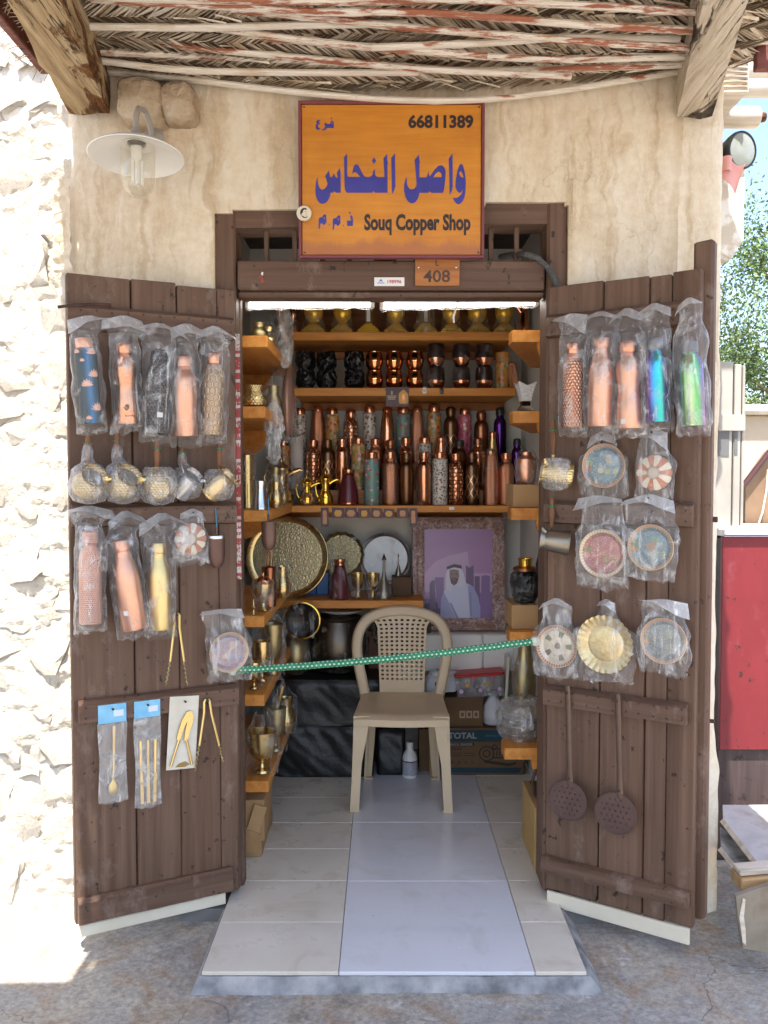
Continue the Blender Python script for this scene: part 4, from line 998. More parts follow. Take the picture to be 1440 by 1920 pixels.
coffee_pot(LL, 'bagged silver straight coffee pot, fourth in the row on the left door', 350, 907, 23, 341, 874, 838, (.45, -.6, .65), SILVER, 'straight', 1, 4)
coffee_pot(LL, 'bagged brass straight coffee pot, last in the row on the left door beside the jamb', 410, 908, 24, 411, 874, 828, (.6, -.5, .65), BRASS, 'straight', 1.5, 5)
coffee_pot(RL, 'bagged brass coffee pot lying mouth left by the inner edge of the right door', 1043, 888, 25, 1037, 852, 790, (-.85, -.5, .15), BRASSH, 'straight', 1.5, 6)
coffee_pot(RL, 'unbagged dark pewter coffee pot with red brown handle at the right door inner edge', 1040, 1015, 24, 1034, 990, 934, (-.9, -.4, .12), PEWTER, 'straight', 0, 7)

# ---- plates in bags
GP = 'bagged plates hung on the doors'
ETG = M('chased_gold', (.62, .47, .22), (.76, .62, .34), rough=.36, metal=.85, scale=40, bump=.5, bscale=60)
def bag_plate(l, label, cx, cy, rpx, mat, nx_, ny_, hwpx, seed, kind='plate', drop=.3, bot=None, tilt=0.):
    Yd = on(l, cx, cy).y; r = S(rpx, Yd); b = on(l, cx, cy + rpx, .045)
    t = thing('bagged_plate', label, 'plate', b, (0, 0, l.rot), GP)
    rt = Matrix.Rotation(math.pi / 2, 3, 'X')
    if kind == 'plate':
        s = r / .075; prof = [(0, .010), (.05, .010), (.058, .012), (.070, .003), (.075, 0), (.0742, -.0022), (.06, .004), (.05, .0145), (0, .0145)]
        # front of the plate faces the viewer
        g = G().lathe([(a, -z) for a, z in prof][::-1], 48, rot=rt); o = obj('plate', g, mat, t, (0, 0, r)); o.scale = (s, s, s)
    elif kind == 'flower':
        g = G(); n = 14
        for k in range(n):
            a0 = 2 * math.pi * (k + .5) / n; pts = []
            for s_, w_ in ((.36, .07), (.6, .15), (.86, .205), (.96, .17), (1.0, .0)): pts.append((s_, w_))
            poly = [(s_, w_) for s_, w_ in pts] + [(s_, -w_) for s_, w_ in pts[-2::-1]]
            vs = [Vector((r * (s_ * math.sin(a0) + w_ * math.cos(a0)), -.010 * (1 - s_) * 2 + .004 * abs(w_) / .2, r * (s_ * math.cos(a0) - w_ * math.sin(a0)))) for s_, w_ in poly]
            g2 = G().add(vs + [v + Vector((0, .004, 0)) for v in vs], [tuple(range(len(vs)))[::-1], tuple(range(len(vs), 2 * len(vs)))] + [(i, (i + 1) % len(vs), len(vs) + (i + 1) % len(vs), len(vs) + i) for i in range(len(vs))])
            obj('petal', g2, PET_R if k % 2 else PET_W, t, (0, 0, r), ang=30)
        obj('plate_centre', G().lathe([(0, .012), (r * .25, .013), (r * .4, .008), (r * .42, 0), (0, 0)], 24, rot=rt), DOT_M, t, (0, .004, r))
    else:
        n = 96; g = G(); vs = []; prof = [(0, .006), (.5, .006), (.62, .010), (.8, .004), (.94, -.002), (1, -.004)]
        for s_, y_ in prof:
            for k in range(n):
                a = 2 * math.pi * k / n; rr = r * s_ * (1 + .018 * s_ ** 6 * math.cos(a * 28)); vs.append(Vector((rr * math.sin(a), y_ + .0025 * (s_ > .9) * math.cos(a * 28) * s_, rr * math.cos(a))))
        g.add(vs, [(j * n + k, (j + 1) * n + k, (j + 1) * n + (k + 1) % n, j * n + (k + 1) % n) for j in range(len(prof) - 1) for k in range(n)])
        obj('plate', g, mat, t, (0, 0, r))
    q = Matrix.Rotation(-l.rot, 3, 'Z') @ (on(l, nx_, ny_, .034) - b)
    film_bag(t, r, r * 1.35, q.z, S(hwpx, Yd), zb=-.022, depth=.016, xn=q.x, seed=seed, drop=drop, wide=.008)
    add_nail(t, (q.x, .0, q.z)); return t
bag_plate(LL, 'bagged small flower shaped plate of terracotta and cream petals on the left door', 358, 1011, 30, None, 358, 962, 22, 21, 'flower', .5)
bag_plate(LL, 'bagged red and blue speckled round plate near the rope on the left door', 430, 1223, 38, PL_RED, 415, 1150, 40, 22, drop=.1)
bag_plate(RL, 'bagged blue grey floral plate with copper rim under the right door bottles', 1131, 874, 41, PL_BLUE, 1133, 818, 24, 23, drop=.5)
bag_plate(RL, 'bagged small flower shaped plate of terracotta and cream petals on the right door', 1226, 887, 33, None, 1226, 812, 28, 24, 'flower', .4)
bag_plate(RL, 'bagged pink floral plate with broad cream rim at the middle of the right door', 1129, 1038, 45, PL_PINK, 1127, 938, 42, 25, drop=.18)
bag_plate(RL, 'bagged slate blue floral plate with red brown centre beside the latch on the right door', 1219, 1027, 43, PL_TEAL, 1220, 935, 46, 26, drop=.28)
bag_plate(RL, 'bagged cream plate with dark leaves at the inner end of the lowest right door plates', 1043, 1212, 40, PL_WHITE, 1047, 1128, 26, 27, drop=.5)
bag_plate(RL, 'large bagged gold scalloped plate, middle of the lowest plates on the right door', 1133, 1208, 54, ETG, 1140, 1131, 14, 28, 'scallop', .6)
bag_plate(RL, 'bagged grey floral plate at the outer end of the lowest right door plates', 1243, 1202, 43, PL_GREY, 1248, 1132, 44, 29, drop=.15)

# ---- skimmers
def skimmer(label, x0, y0, x1, y1, cx, cy, rpx):
    Yd = on(RL, cx, cy).y; r = S(rpx, Yd); c = on(RL, cx, cy, .045); IM = Matrix.Rotation(-RL.rot, 3, 'Z')
    t = thing('skimmer', label, 'skimmer', c, (0, 0, RL.rot), 'iron skimmers on the right door')
    n = 40; holes = []
    for k in range(6):
        for j in range(6):
            hx_, hz2 = (k - 2.5 + .5 * (j % 2)) * r * .27, (j - 2.5) * r * .27
            if math.hypot(hx_, hz2) < r * .8: holes.append((hx_, hz2))
    cvs = bpy.data.curves.new('disc', 'CURVE'); cvs.dimensions = '2D'; cvs.fill_mode = 'BOTH'; cvs.extrude = .0012
    for (px_, pz_, rr, m_) in [(0, 0, r, 44)] + [(a, b, r * .048, 8) for a, b in holes]:
        sp = cvs.splines.new('POLY'); sp.points.add(m_ - 1); sp.use_cyclic_u = True
        for k in range(m_): sp.points[k].co = (px_ + rr * math.cos(2 * math.pi * k / m_), pz_ + rr * math.sin(2 * math.pi * k / m_), 0, 1)
    o = bpy.data.objects.new('disc', cvs); COL.objects.link(o); dg = bpy.context.evaluated_depsgraph_get()
    me = bpy.data.meshes.new_from_object(o.evaluated_get(dg)); bpy.data.objects.remove(o)
    for v in me.vertices: v.co = (v.co.x, -v.co.z, v.co.y)
    me.materials.clear(); me.materials.append(RUSTPAN); obj('perforated_disc', me, None, t); obj('rolled_rim', G().tube([(r * math.cos(2 * math.pi * k / 40), -.001, r * math.sin(2 * math.pi * k / 40)) for k in range(41)], .003, 6, cap=False), RUSTPAN, t)
    a = IM @ (on(RL, x0, y0, .05) - c); b = IM @ (on(RL, x1, y1, .045) - c); b.y = 0
    g = G(); pts = [a.lerp(b, k / 9) for k in range(10)] + [b + Vector((0, .004, -.02))]
    g.tube(pts, [.008, .0095, .0095, .009, .0085, .0085, .0085, .009, .0095, .012, .016], 8, flat=.35); obj('handle', g, PEWTER2, t)
    g = G().lathe([(0, 0), (.0035, 0), (.003, .003), (0, .004)], 8, rot=Matrix.Rotation(math.pi / 2, 3, 'X'))
    obj('rivet', g, IRON, t, b + Vector((0, -.006, .01))); add_nail(t, a + Vector((0, -.002, -.025)))
PEWTER2 = metal('browned_handle', (.15, .10, .075), (.11, .07, .052), .5, metalness=.7)
skimmer('iron skimmer hanging higher and nearer the doorway on the right door', 1064, 1286, 1068, 1464, 1064, 1501, 37)
skimmer('iron skimmer hanging lower and further from the doorway on the right door', 1158, 1301, 1162, 1488, 1154, 1525, 39)

# ---- tongs, packets, scoop
def tongs(label, ax, ay, l0, l1, e0, e1, twist):
    c = on(LL, (l0[0] + l1[0]) / 2, max(e0[1], e1[1]), .05); IM = Matrix.Rotation(-LL.rot, 3, 'Z')
    t = thing('tongs', label, 'tongs', c, (0, 0, LL.rot), 'brass tongs on the left door'); q = lambda x, y, o=.05: IM @ (on(LL, x, y, o) - c)
    apex = q(ax, ay); g = G()
    for (lx, ly), (ex, ey), s in ((l0, e0, -1), (l1, e1, 1)):
        p1 = q(lx, ly); p2 = q(ex, ey, .046); 
        g = G().tube([apex + Vector((s * .004, 0, 0)), apex + Vector((s * .009, 0, -.008)), apex.lerp(p1, .3) + Vector((s * .002, 0, 0)), p1], [.0045, .005, .0048, .0042], 8); a = obj('arm', g, GOLDS, t)
        pts = [p1.lerp(p2, k / 24) + Vector((.002 * math.cos(k * 1.4), .002 * math.sin(k * 1.4), 0)) * twist for k in range(25)]
        obj('twisted_tip', G().tube(pts, [.003] * 20 + [.0025, .002, .0018, .0012, .0008], 6), BRASSD, a)
    add_nail(t, apex + Vector((0, .004, -.006)))
tongs('brass charcoal tongs with twisted tips under the gold bottle on the left door', 331, 1150, (319, 1240), (345, 1240), (311, 1286), (352, 1286), 1)
tongs('brass tongs hanging beside the white card low on the left door', 388, 1311, (374, 1398), (411, 1398), (366, 1446), (419, 1430), 1.2)
def packet(label, x0, y0, x1, y1, hd, seed, what):
    a = on(LL, (x0 + x1) / 2, y1, .04); b = on(LL, (x0 + x1) / 2, y0, .04); Yd = a.y; w = S(x1 - x0, Yd) / math.cos(LL.rot) * .94; h = b.z - a.z
    t = thing('cutlery_packet', label, 'packet', a, (0, 0, LL.rot), 'blue headed cutlery packets')
    hh = h * hd
    obj('header_card', G().box((0, 0, h - hh / 2), (w, .003, hh), .0004), BLUECARD, t)
    obj('print_patch', G().box((w * .22, -.0022, h - hh * .5), (w * .36, .001, hh * .34)), M('pale_patch', (.62, .72, .8), rough=.5), t)
    N = 20
    for s in (1, -1):
        pass
    g = G().grid(8, N, lambda u, v: Vector((lerp(-w / 2, w / 2, u) * (1 + .05 * math.sin(v * 7 + seed)), -.002 - .012 * math.sin(math.pi * u) * (1 - .5 * v) - .003 * nz(u * 6 + seed, v * 9), lerp(0, h - hh, v) - (.010 * abs(nz(u * 9, seed)) if v == 0 else 0))))
    g.grid(8, N, lambda u, v: Vector((lerp(-w / 2, w / 2, u) * (1 + .05 * math.sin(v * 7 + seed)), .003, lerp(0, h - hh, v))), flip=True)
    obj('sleeve', g, FILMK, t, ang=60)
    if what == 'spoon':
        g = G().lathe([(0, 0), (.009, .004), (.016, .02), (.014, .036), (.005, .05), (.003, .06)], 16, (0, -.003, .02), sy=.3); 
        g.tube([(0, -.004, .07), (.002, -.004, .13), (.005, -.004, h * .78)], [.003, .0035, .005], 8, flat=.5); obj('brass_spoon', g, GOLDS, t)
    else:
        for k, x in enumerate((-.020, .0, .020)):
            g = G().box((0, 0, .05), (.011, .002, .10), .0008).box((0, 0, .155), (.009, .004, .115), .0015); obj('gold_knife', g, GOLDS, t, (x, -.005 - .001 * k, .012), (0, R((k - 1) * 1.2), 0))
    add_nail(t, (0, -.002, h - hh * .25)); return t
BLUECARD = M('sky_blue_card', (.16, .45, .70), (.25, .56, .78), rough=.4, scale=30)
packet('blue headed packet holding one brass spoon, leftmost of the two low on the left door', 188, 1320, 237, 1503, .19, 1, 'spoon')
packet('blue headed packet holding three gold knives, nearer the doorway on the left door', 255, 1313, 301, 1511, .16, 2, 'knives')
a = on(LL, 339, 1442, .04); b = on(LL, 345, 1305, .04); Yd = a.y; h = b.z - a.z; w = S(50, Yd) * 1.12
t = thing('nutcracker_card', 'white card carrying a brass nutcracker with two legs on the left door', 'card', a, (0, R(2.5), 0)); lean_fix(t, LL, R(3.5))
obj('backing_card', G().box((0, 0, h / 2), (w, .002, h), .0004), M('yellowed_card', (.62, .57, .46), (.70, .66, .56), rough=.7, scale=14), t)
g = G().prism([(-.022, .105), (-.016, .135), (-.006, .170), (.008, .196), (.024, .198), (.032, .182), (.030, .160), (.022, .130), (.016, .100), (.004, .098), (.006, .13), (.012, .165), (.004, .150), (-.006, .118), (-.010, .100)][::-1], -.010, -.002); cr = obj('nutcracker_head', g, BRASS, t)
for s in (-1, 1): obj('nutcracker_leg', G().tube([(s * .012, -.006, .104), (s * .024, -.006, .06), (s * .036, -.006, .014)], [.005, .004, .0045], 8), BRASS, t)
lettering('LAWN', w * .5, .009, M('grey_print', (.35, .33, .3), rough=.7), t, (-.002, -.0016, h * .80)) if False else None
obj('brown_stain', G().prism([(-.02, .008), (.012, .006), (.03, .014), (.014, .026), (-.008, .02)], -.0014, -.001), M('glue_stain', (.30, .19, .06), rough=.6), t)
add_nail(t, (0, -.002, h * .93))
def scoop(label, pt, pb, px, l=None, Y=None, group='brown round ended scoops'):
    c = on(LL, px, pb, .045) if l else P(px, pb, Y); top = (on(LL, px, pt, .045) if l else P(px, pt, Y)); h = top.z - c.z; r = h * .255
    t = thing('brown_scoop', label, 'scoop', c, (0, 0, LL.rot if l else R(8)), group)
    obj('cup', G().lathe([(0, 0), (r * .4, h * .02), (r * .75, h * .12), (r * .95, h * .28), (r, h * .45), (r, h), (r * .9, h), (r * .88, h * .45), (0, h * .1)], 20, sy=.6), BROWNC, t)
    obj('rim_band', G().lathe([(r * 1.02, h * .90), (r * 1.05, h * .91), (r * 1.05, h * .99), (r * 1.02, h)], 20, sy=.62), SILVER if l else BROWNC, t)
    obj('stem', G().tube([(0, 0, h * .95), (0, 0, h * 1.25)], [.004, .0045], 8), BROWNC, t)
    obj('hanging_cord', G().tube([(0, 0, h * 1.25), (.0, .004, h * 1.5), (-.001, .012, h * 1.82)], .0022, 6), M('blue_cord', (.05, .22, .38), rough=.7), t)
scoop('brown round ended scoop with silver band on a blue cord on the left door', 1004, 1066, 407, LL)
scoop('brown round ended scoop with white tag hanging below the left shelves', 978, 1032, 504, None, 3.30)
# ------------------------------------------------------------------ shop sign
def sign_mat():
    m, nt, b = new_mat('orange_sign_board'); v = coords(nt, rnd=False); s = nd(nt, 'SeparateXYZ', {0: nt.nodes.new('ShaderNodeTexCoord').outputs['Object']})
    c = ramp(nt, noise_(nt, coords(nt, (1.5, 1, 18), rnd=False), 3, 5), [(.3, (.50, .18, .015)), (.7, (.60, .24, .026))])
    c = mixc(nt, .22, c, ramp(nt, noise_(nt, v, 5, 5), [(.3, .2), (.7, .8)]), 'OVERLAY')
    edge = math_(nt, 'MULTIPLY_ADD', s.outputs[2], -9, -1.55); edge = math_(nt, 'ADD', edge, math_(nt, 'MULTIPLY', noise_(nt, coords(nt, (1, 1, .5), rnd=False), 9, 6, .65), 1.0))
    c = mixc(nt, ramp(nt, edge, [(.75, 0), (.95, .75)]), c, (.36, .12, .05))
    c = mixc(nt, ramp(nt, noise_(nt, coords(nt, (1, 1, 1.6), rnd=False), 11, 7, .7), [(.66, 0), (.72, .7)]), c, (.62, .36, .12))
    nt.links.new(c, b.inputs['Base Color']); b.inputs['Roughness'].default_value = .42; nt.links.new(bump_(nt, noise_(nt, v, 40, 4), .06, .003), b.inputs['Normal']); return m
BLUEP = M('blue_sign_paint', (.035, .035, .25), (.045, .045, .30), rough=.45, scale=20)
DARKP = M('black_sign_paint', (.022, .014, .016), (.03, .02, .02), rough=.5, scale=20)
MARP = M('maroon_trim', (.16, .035, .045), (.2, .05, .06), rough=.5)
SY = 3.035; K = SY / F; sc0 = P(734, 337.5, SY)
sign = thing('shop_sign', 'orange painted shop sign with blue Arabic and black lettering above the doorway', 'sign', sc0)
sw, sh = 338 * K, 281 * K
sboard = obj('board', G().box((0, .009, 0), (sw - .012, .018, sh - .012), .002), sign_mat(), sign)
for a in ((0, sh / 2, sw, .010), (0, -sh / 2, sw, .010)): obj('border', G().box((a[0], .006, a[1]), (a[2] + .01, .026, a[3]), .002), MARP, sign)
for a in (-sw / 2, sw / 2): obj('border', G().box((a, .006, 0), (.010, .025, sh - .0105), .002), MARP, sign)
sp = lambda px, py: ((px - 734) * K, (337.5 - py) * K)
def ar(polys, sc_, ox, oy, name='lettering'): polycurve(name, polys, BLUEP, sboard, (0, -.0008, 0), lambda q: sp(ox + q[0] / sc_, oy + q[1] / sc_))
def dot(x, y, r): return [(x + r * math.cos(k * .785), y + r * math.sin(k * .785)) for k in range(8)]
s1 = (8.4706, 580, 280); s2 = (9.6, 740, 280); s3 = (11.077, 550, 210); s4 = (11.077, 550, 370)
ar([[(1300, 150), (1360, 75), (1366, 580), (1350, 640), (1315, 715), (1310, 600)]], *s1)
ar([[(1180, 155), (1235, 85), (1240, 190), (1250, 215), (1242, 250), (1245, 685), (1045, 685), (1022, 655), (1005, 685), (605, 685), (580, 650), (570, 590), (563, 135), (612, 80), (612, 380), (622, 440), (815, 440), (790, 410), (760, 375), (735, 365), (710, 372), (697, 398), (692, 380), (705, 310), (725, 260), (750, 245), (780, 255), (800, 285), (850, 385), (880, 430), (910, 443), (960, 443), (1000, 420), (1015, 380), (1020, 345), (1047, 318), (1047, 400), (1070, 435), (1100, 443), (1195, 443), (1185, 250)]], *s1)
ar([[(1030, 135), (1065, 190), (1030, 245), (998, 190)]], *s1)
ar([[(495, 300), (510, 380), (510, 685), (435, 685), (412, 660), (390, 685), (350, 685), (345, 730), (325, 780), (295, 825), (255, 850), (220, 857), (180, 845), (145, 800), (120, 735), (112, 650), (118, 560), (130, 490), (155, 435), (150, 500), (158, 560), (180, 615), (215, 638), (250, 630), (285, 595), (305, 550), (290, 490), (265, 430), (325, 340), (340, 420), (348, 448), (380, 440), (403, 380), (420, 430), (440, 450), (465, 455), (450, 380)]], *s1)
ar([[(1185, 270), (1210, 300), (1240, 400), (1258, 520), (1263, 620), (1255, 760), (1240, 850), (1210, 920), (1170, 965), (1130, 980), (1090, 960), (1055, 915), (1022, 860), (1060, 872), (1110, 862), (1150, 840), (1190, 795), (1210, 715), (1190, 750), (1165, 775), (1140, 775), (1110, 750), (1085, 700), (1075, 650), (1085, 540), (1110, 400), (1140, 310), (1165, 275)], [(1170, 400), (1195, 425), (1222, 500), (1205, 512), (1170, 495), (1148, 455), (1145, 420)]], *s2)
ar([[(957, 180), (1025, 90), (1030, 660), (1015, 740), (975, 825), (968, 500)]], *s2)
ar([[(352, 205), (428, 105), (438, 200), (450, 240), (438, 265), (440, 508), (560, 508), (580, 470), (600, 400), (608, 465), (622, 490), (660, 440), (720, 360), (770, 310), (820, 295), (860, 308), (890, 350), (905, 410), (900, 520), (885, 660), (870, 740), (850, 778), (650, 778), (620, 750), (595, 778), (440, 778), (430, 830), (405, 890), (370, 940), (320, 962), (270, 955), (220, 910), (185, 840), (165, 740), (165, 650), (185, 560), (215, 490), (215, 600), (230, 660), (260, 705), (300, 718), (345, 705), (385, 665), (388, 620), (370, 400)], [(685, 505), (720, 450), (760, 415), (790, 410), (820, 435), (832, 470), (830, 505)]], *s2)
ar([[(825, 215), (860, 255), (860, 370), (720, 365), (700, 400), (655, 420), (595, 395), (650, 390), (690, 340), (665, 285), (695, 260), (720, 285), (790, 285), (795, 245)], [(822, 240), (838, 280), (812, 280)]], *s3)
ar([dot(812, 172, 16)], *s3)
ar([[(590, 230), (560, 205), (520, 215), (503, 245), (515, 270), (490, 320), (490, 375), (520, 405), (555, 405), (590, 370), (550, 365), (535, 335), (545, 300), (600, 270), (560, 265), (545, 245), (570, 235)]], *s3)
for dx, dy in ((0, 0), (287, 20)):
    ar([[(700 + dx, 345 + dy), (665 + dx, 332 + dy), (635 + dx, 360 + dy), (620 + dx, 395 + dy), (570 + dx, 395 + dy), (548 + dx, 430 + dy), (548 + dx, 640 + dy), (570 + dx, 620 + dy), (585 + dx, 520 + dy), (620 + dx, 520 + dy), (655 + dx, 560 + dy), (708 + dx, 490 + dy)], [(650 + dx, 395 + dy), (672 + dx, 400 + dy), (672 + dx, 450 + dy)]], *s4)
ar([[(1205, 345), (1235, 370), (1250, 450), (1245, 570), (1130, 570), (1125, 460), (1215, 460), (1190, 385)]], *s4)
for d_ in ((765, 547, 14), (1052, 565, 14), (1183, 305, 20)): ar([dot(*d_)], *s4)
x, z = sp(825, 231.5); lettering('66811389', 120 * K, 25 * K, DARKP, sboard, (x, -.0008, z), .04)
x, z = sp(782, 419); lettering('Souq Copper Shop', 197 * K, 39 * K, DARKP, sboard, (x, -.0008, z), .04)
for px_, py_ in ((573, 205), (895, 205), (573, 470), (895, 470)):
    x, z = sp(px_, py_); obj('screw', G().lathe([(0, .002), (.003, .0015), (.0032, 0)], 8, rot=Matrix.Rotation(math.pi / 2, 3, 'X')), IRON, sign, (x, 0, z))
c = P(570, 400, 3.018); t = thing('round_badge', 'round cream badge with a black head profile on the sign edge', 'badge', c)
rb = S(14, 3.018); obj('disc', G().lathe([(0, .003), (rb * .95, .003), (rb, .0), (rb, -.003), (0, -.003)], 32, rot=Matrix.Rotation(math.pi / 2, 3, 'X')), CREAM, t)
polycurve('profile_print', [[(-.5, .05), (-.42, .42), (-.1, .66), (.25, .66), (.42, .5), (.3, .42), (.05, .46), (-.12, .3), (-.15, .0), (-.3, -.02), (-.32, -.3), (-.45, -.2)], [(-.3, -.3), (-.15, -.35), (.05, -.52), (.3, -.55), (.5, -.3), (.4, -.62), (.1, -.66), (-.2, -.55)], [(.12, .2), (.3, .2), (.3, .13), (.12, .13)], [(.36, .02), (.42, -.1), (.33, -.1)], [(.2, -.22), (.36, -.22), (.3, -.29), (.22, -.28)]], DARKP, t, (0, -.0036, 0), lambda q: (q[0] * rb, q[1] * rb))
# plates on the transom rail
a = P(820, 508, 3.08); t = thing('number_plate', 'carved reddish wooden number plate fixed below the sign', 'plate', a)
w, h = S(83, 3.08), S(54, 3.08)
obj('board', G().box((0, .006, 0), (w, .012, h), .002), PINED, t)
EN = M('engraved_grey', (.09, .05, .035), rough=.8)
lettering('408', w * .60, h * .42, EN, t, (-.002, -.0008, -h * .18), .02, 'carved_number'); lettering('L', w * .08, h * .2, EN, t, (0, -.0008, h * .27), .02, 'carved_letter')
for s in (-1, 1): obj('screw', G().lathe([(0, .002), (.003, .0015), (.0034, 0)], 8, rot=Matrix.Rotation(math.pi / 2, 3, 'X')), SILVER, t, (s * w * .42, 0, h * .12))
a = P(730, 528, 3.088); t = thing('registration_sticker', 'small white sticker with red number on the transom rail', 'sticker', a)
w, h = S(56, 3.088), S(16, 3.088); obj('label', G().box((0, .002, 0), (w, .002, h), .0003), WHITE, t)
lettering('198996', w * .46, h * .42, M('red_print', (.45, .05, .05), rough=.6), t, (w * .17, .0002, 0), .02)
polycurve('emblem', [[(-.5, -.2), (-.3, .4), (0, .6), (.3, .4), (.5, -.2), (.2, 0), (0, .25), (-.2, 0)], [(-1, -.25), (1, -.25), (1, -.4), (-1, -.4)]], M('blue_print', (.1, .16, .45), rough=.6), t, (-w * .28, .0002, 0), lambda q: (q[0] * w * .12, q[1] * h * .5))
a = P(489, 520, 3.088); t = thing('faded_sticker', 'tiny red and white faded sticker at the left of the transom rail', 'sticker', a)
polycurve('red_part', [[(-.012, -.004), (.0, .010), (.004, .018), (.006, .004), (-.004, -.002)]], M('faded_red', (.3, .05, .04), rough=.6), t, (0, .002, 0), lambda q: q)
polycurve('white_part', [[(.0, .011), (.003, .019), (.009, .018), (.007, .006)]], WHITE, t, (0, .0012, 0), lambda q: q)
polycurve('lower_part', [[(.004, .004), (.012, -.012), (.008, -.020), (-.002, -.018), (.0, -.008)]], M('faded_red', (.3, .05, .04)), t, (0, .002, 0), lambda q: q)
# corrugated cable hose
pts = [P(x, y, Y) for x, y, Y in ((938, 482, 3.3), (958, 478, 3.2), (985, 477, 3.08), (1008, 484, 3.06), (1025, 500, 3.06), (1035, 515, 3.07), (1046, 540, 3.09))]
out = []
for i in range(len(pts) - 1):
    for k in range(12): out.append(pts[i].lerp(pts[i + 1], k / 12))
b0 = out[-1].copy(); t = tag(obj('cable_hose', G().tube([p - b0 for p in out], [.0115 if k % 2 else .0095 for k in range(len(out))], 10), M('grey_hose', (.07, .07, .068), rough=.55), None, b0), 'grey corrugated cable hose bending over the right end of the transom', 'hose')

# ------------------------------------------------------------------ barn lamp on the wall
lc = P(256, 272, 2.80); t = thing('wall_lamp', 'white enamel barn lamp with glass jar on the left of the wall', 'lamp', lc)
ENAM = M('white_enamel', (.72, .71, .68), (.78, .77, .74), rough=.25, scale=4); ENG = M('grey_enamel', (.30, .28, .25), (.4, .37, .33), rough=.5)
rs = S(87, 2.80)
q = Matrix.Rotation(R(-6), 3, 'X')
obj('shade', G().lathe([(rs * .20, .012), (rs * .35, .006), (rs * .75, -.014), (rs * .96, -.032), (rs, -.038), (rs * .985, -.040), (rs * .75, -.019), (rs * .35, .0), (rs * .2, .004)], 48, rot=q), ENAM, t)
obj('lamp_cap', G().lathe([(rs * .30, .004), (rs * .27, .02), (rs * .14, .032), (rs * .10, .05), (0, .052)], 24), ENG, t)
def glass_mat():
    m, nt, b = new_mat('lamp_glass'); nt.nodes.remove(b); out = nt.nodes['Material Output']
    lw = nd(nt, 'LayerWeight', {'Blend': .3}).outputs['Facing']; gl = nd(nt, 'BsdfGlossy', {'Color': (1, 1, 1, 1), 'Roughness': .05}).outputs[0]
    df = nd(nt, 'BsdfDiffuse', {'Color': (.75, .68, .55, 1)}).outputs[0]; mx = nd(nt, 'MixShader', {0: .5, 1: gl, 2: df}).outputs[0]
    tr = nd(nt, 'BsdfTransparent', {'Color': (.95, .94, .9, 1)}).outputs[0]
    nt.links.new(nd(nt, 'MixShader', {0: math_(nt, 'MULTIPLY_ADD', lw, .5, .08), 1: tr, 2: mx}).outputs[0], out.inputs[0]); return m
LGLASS = glass_mat()
rj = S(31, 2.8)
obj('glass_jar', G().lathe([(rj, .0), (rj, -.085), (rj * .96, -.115), (rj * .8, -.14), (rj * .5, -.157), (0, -.163)], 32), LGLASS, t, (.004, 0, -.002))
bl = obj('bulb_base', G().lathe([(0, -.005), (.017, -.005), (.017, -.045), (.012, -.05), (0, -.05)], 16), WHITE, t)
for k in range(3): obj('bulb_tube', G().tube([(.010 * math.cos(k * 2.1) - .004, .010 * math.sin(k * 2.1), -.05), (.010 * math.cos(k * 2.1) - .004, .010 * math.sin(k * 2.1), -.12), (.010 * math.cos(k * 2.1) + .006, .010 * math.sin(k * 2.1), -.125), (.010 * math.cos(k * 2.1) + .006, .010 * math.sin(k * 2.1), -.05)], .0055, 8), WHITE, bl)
arm = [(0, 0, .045), (-.002, .005, .09), (.0, .03, .125), (.008, .07, .135), (.014, .10, .11), (.016, .12, .085), (.016, .135, .07)]
obj('gooseneck_arm', G().tube(arm, .0095, 10), ENG, t)
obj('wall_mount', G().lathe([(0, 0), (.036, 0), (.038, .008), (.03, .016), (.012, .02), (0, .022)], 24, (.018, .145, .07), rot=Matrix.Rotation(math.pi / 2, 3, 'X')), ENG, t)

# ------------------------------------------------------------------ tube lights under the lintel
LIT = bpy.data.materials.new('lit_tube'); LIT.use_nodes = True; e = LIT.node_tree.nodes['Principled BSDF']
e.inputs['Base Color'].default_value = (.8, .8, .8, 1); e.inputs['Emission Color'].default_value = (1, .96, .9, 1); e.inputs['Emission Strength'].default_value = 5
for lab, xa, ya, xb, yb in (('tube light in crumpled film under the left half of the lintel', 462, 571, 700, 569), ('tube light in crumpled film under the right half of the lintel', 714, 573, 1008, 566)):
    a, b = P(xa, ya, 3.30), P(xb, yb, 3.30); t = thing('tube_light', lab, 'lamp', (a + b) / 2, group='tube lights under the lintel'); d = (b - a) / 2
    obj('housing', G().box((0, .016, .022), (d.x * 2, .05, .024), .003), WHITE, t)
    obj('tube', G().tube([-d * .96, d * .96], .0125, 12), LIT, t)
    g = G().grid(40, 14, lambda u, v: Vector((lerp(-d.x, d.x, u), (.034 + .005 * nz(u * 30, v * 4)) * -math.cos(v * math.pi), (.032 + .008 * nz(u * 16, v * 3)) * -math.sin(v * math.pi) - d.z + 2 * d.z * u + .012)))
    obj('film_cover', g, FILMC, t, ang=60)
    for s in (-1, 1): obj('end_cap', G().box((s * d.x * .985, 0, s * d.z), (.016, .032, .034), .004), WHITE, t)
p = P(853, 575, 3.27); t = tag(obj('twisted_wire', G().tube([Vector((.012, 0, .045)), Vector((.010, -.005, .015)), Vector((.002, -.008, -.012)), Vector((-.006, -.006, -.04)), Vector((-.004, -.006, -.06))], .0035, 7), WHITE, None, p), 'twisted white wire end dangling from the right tube light', 'wire')

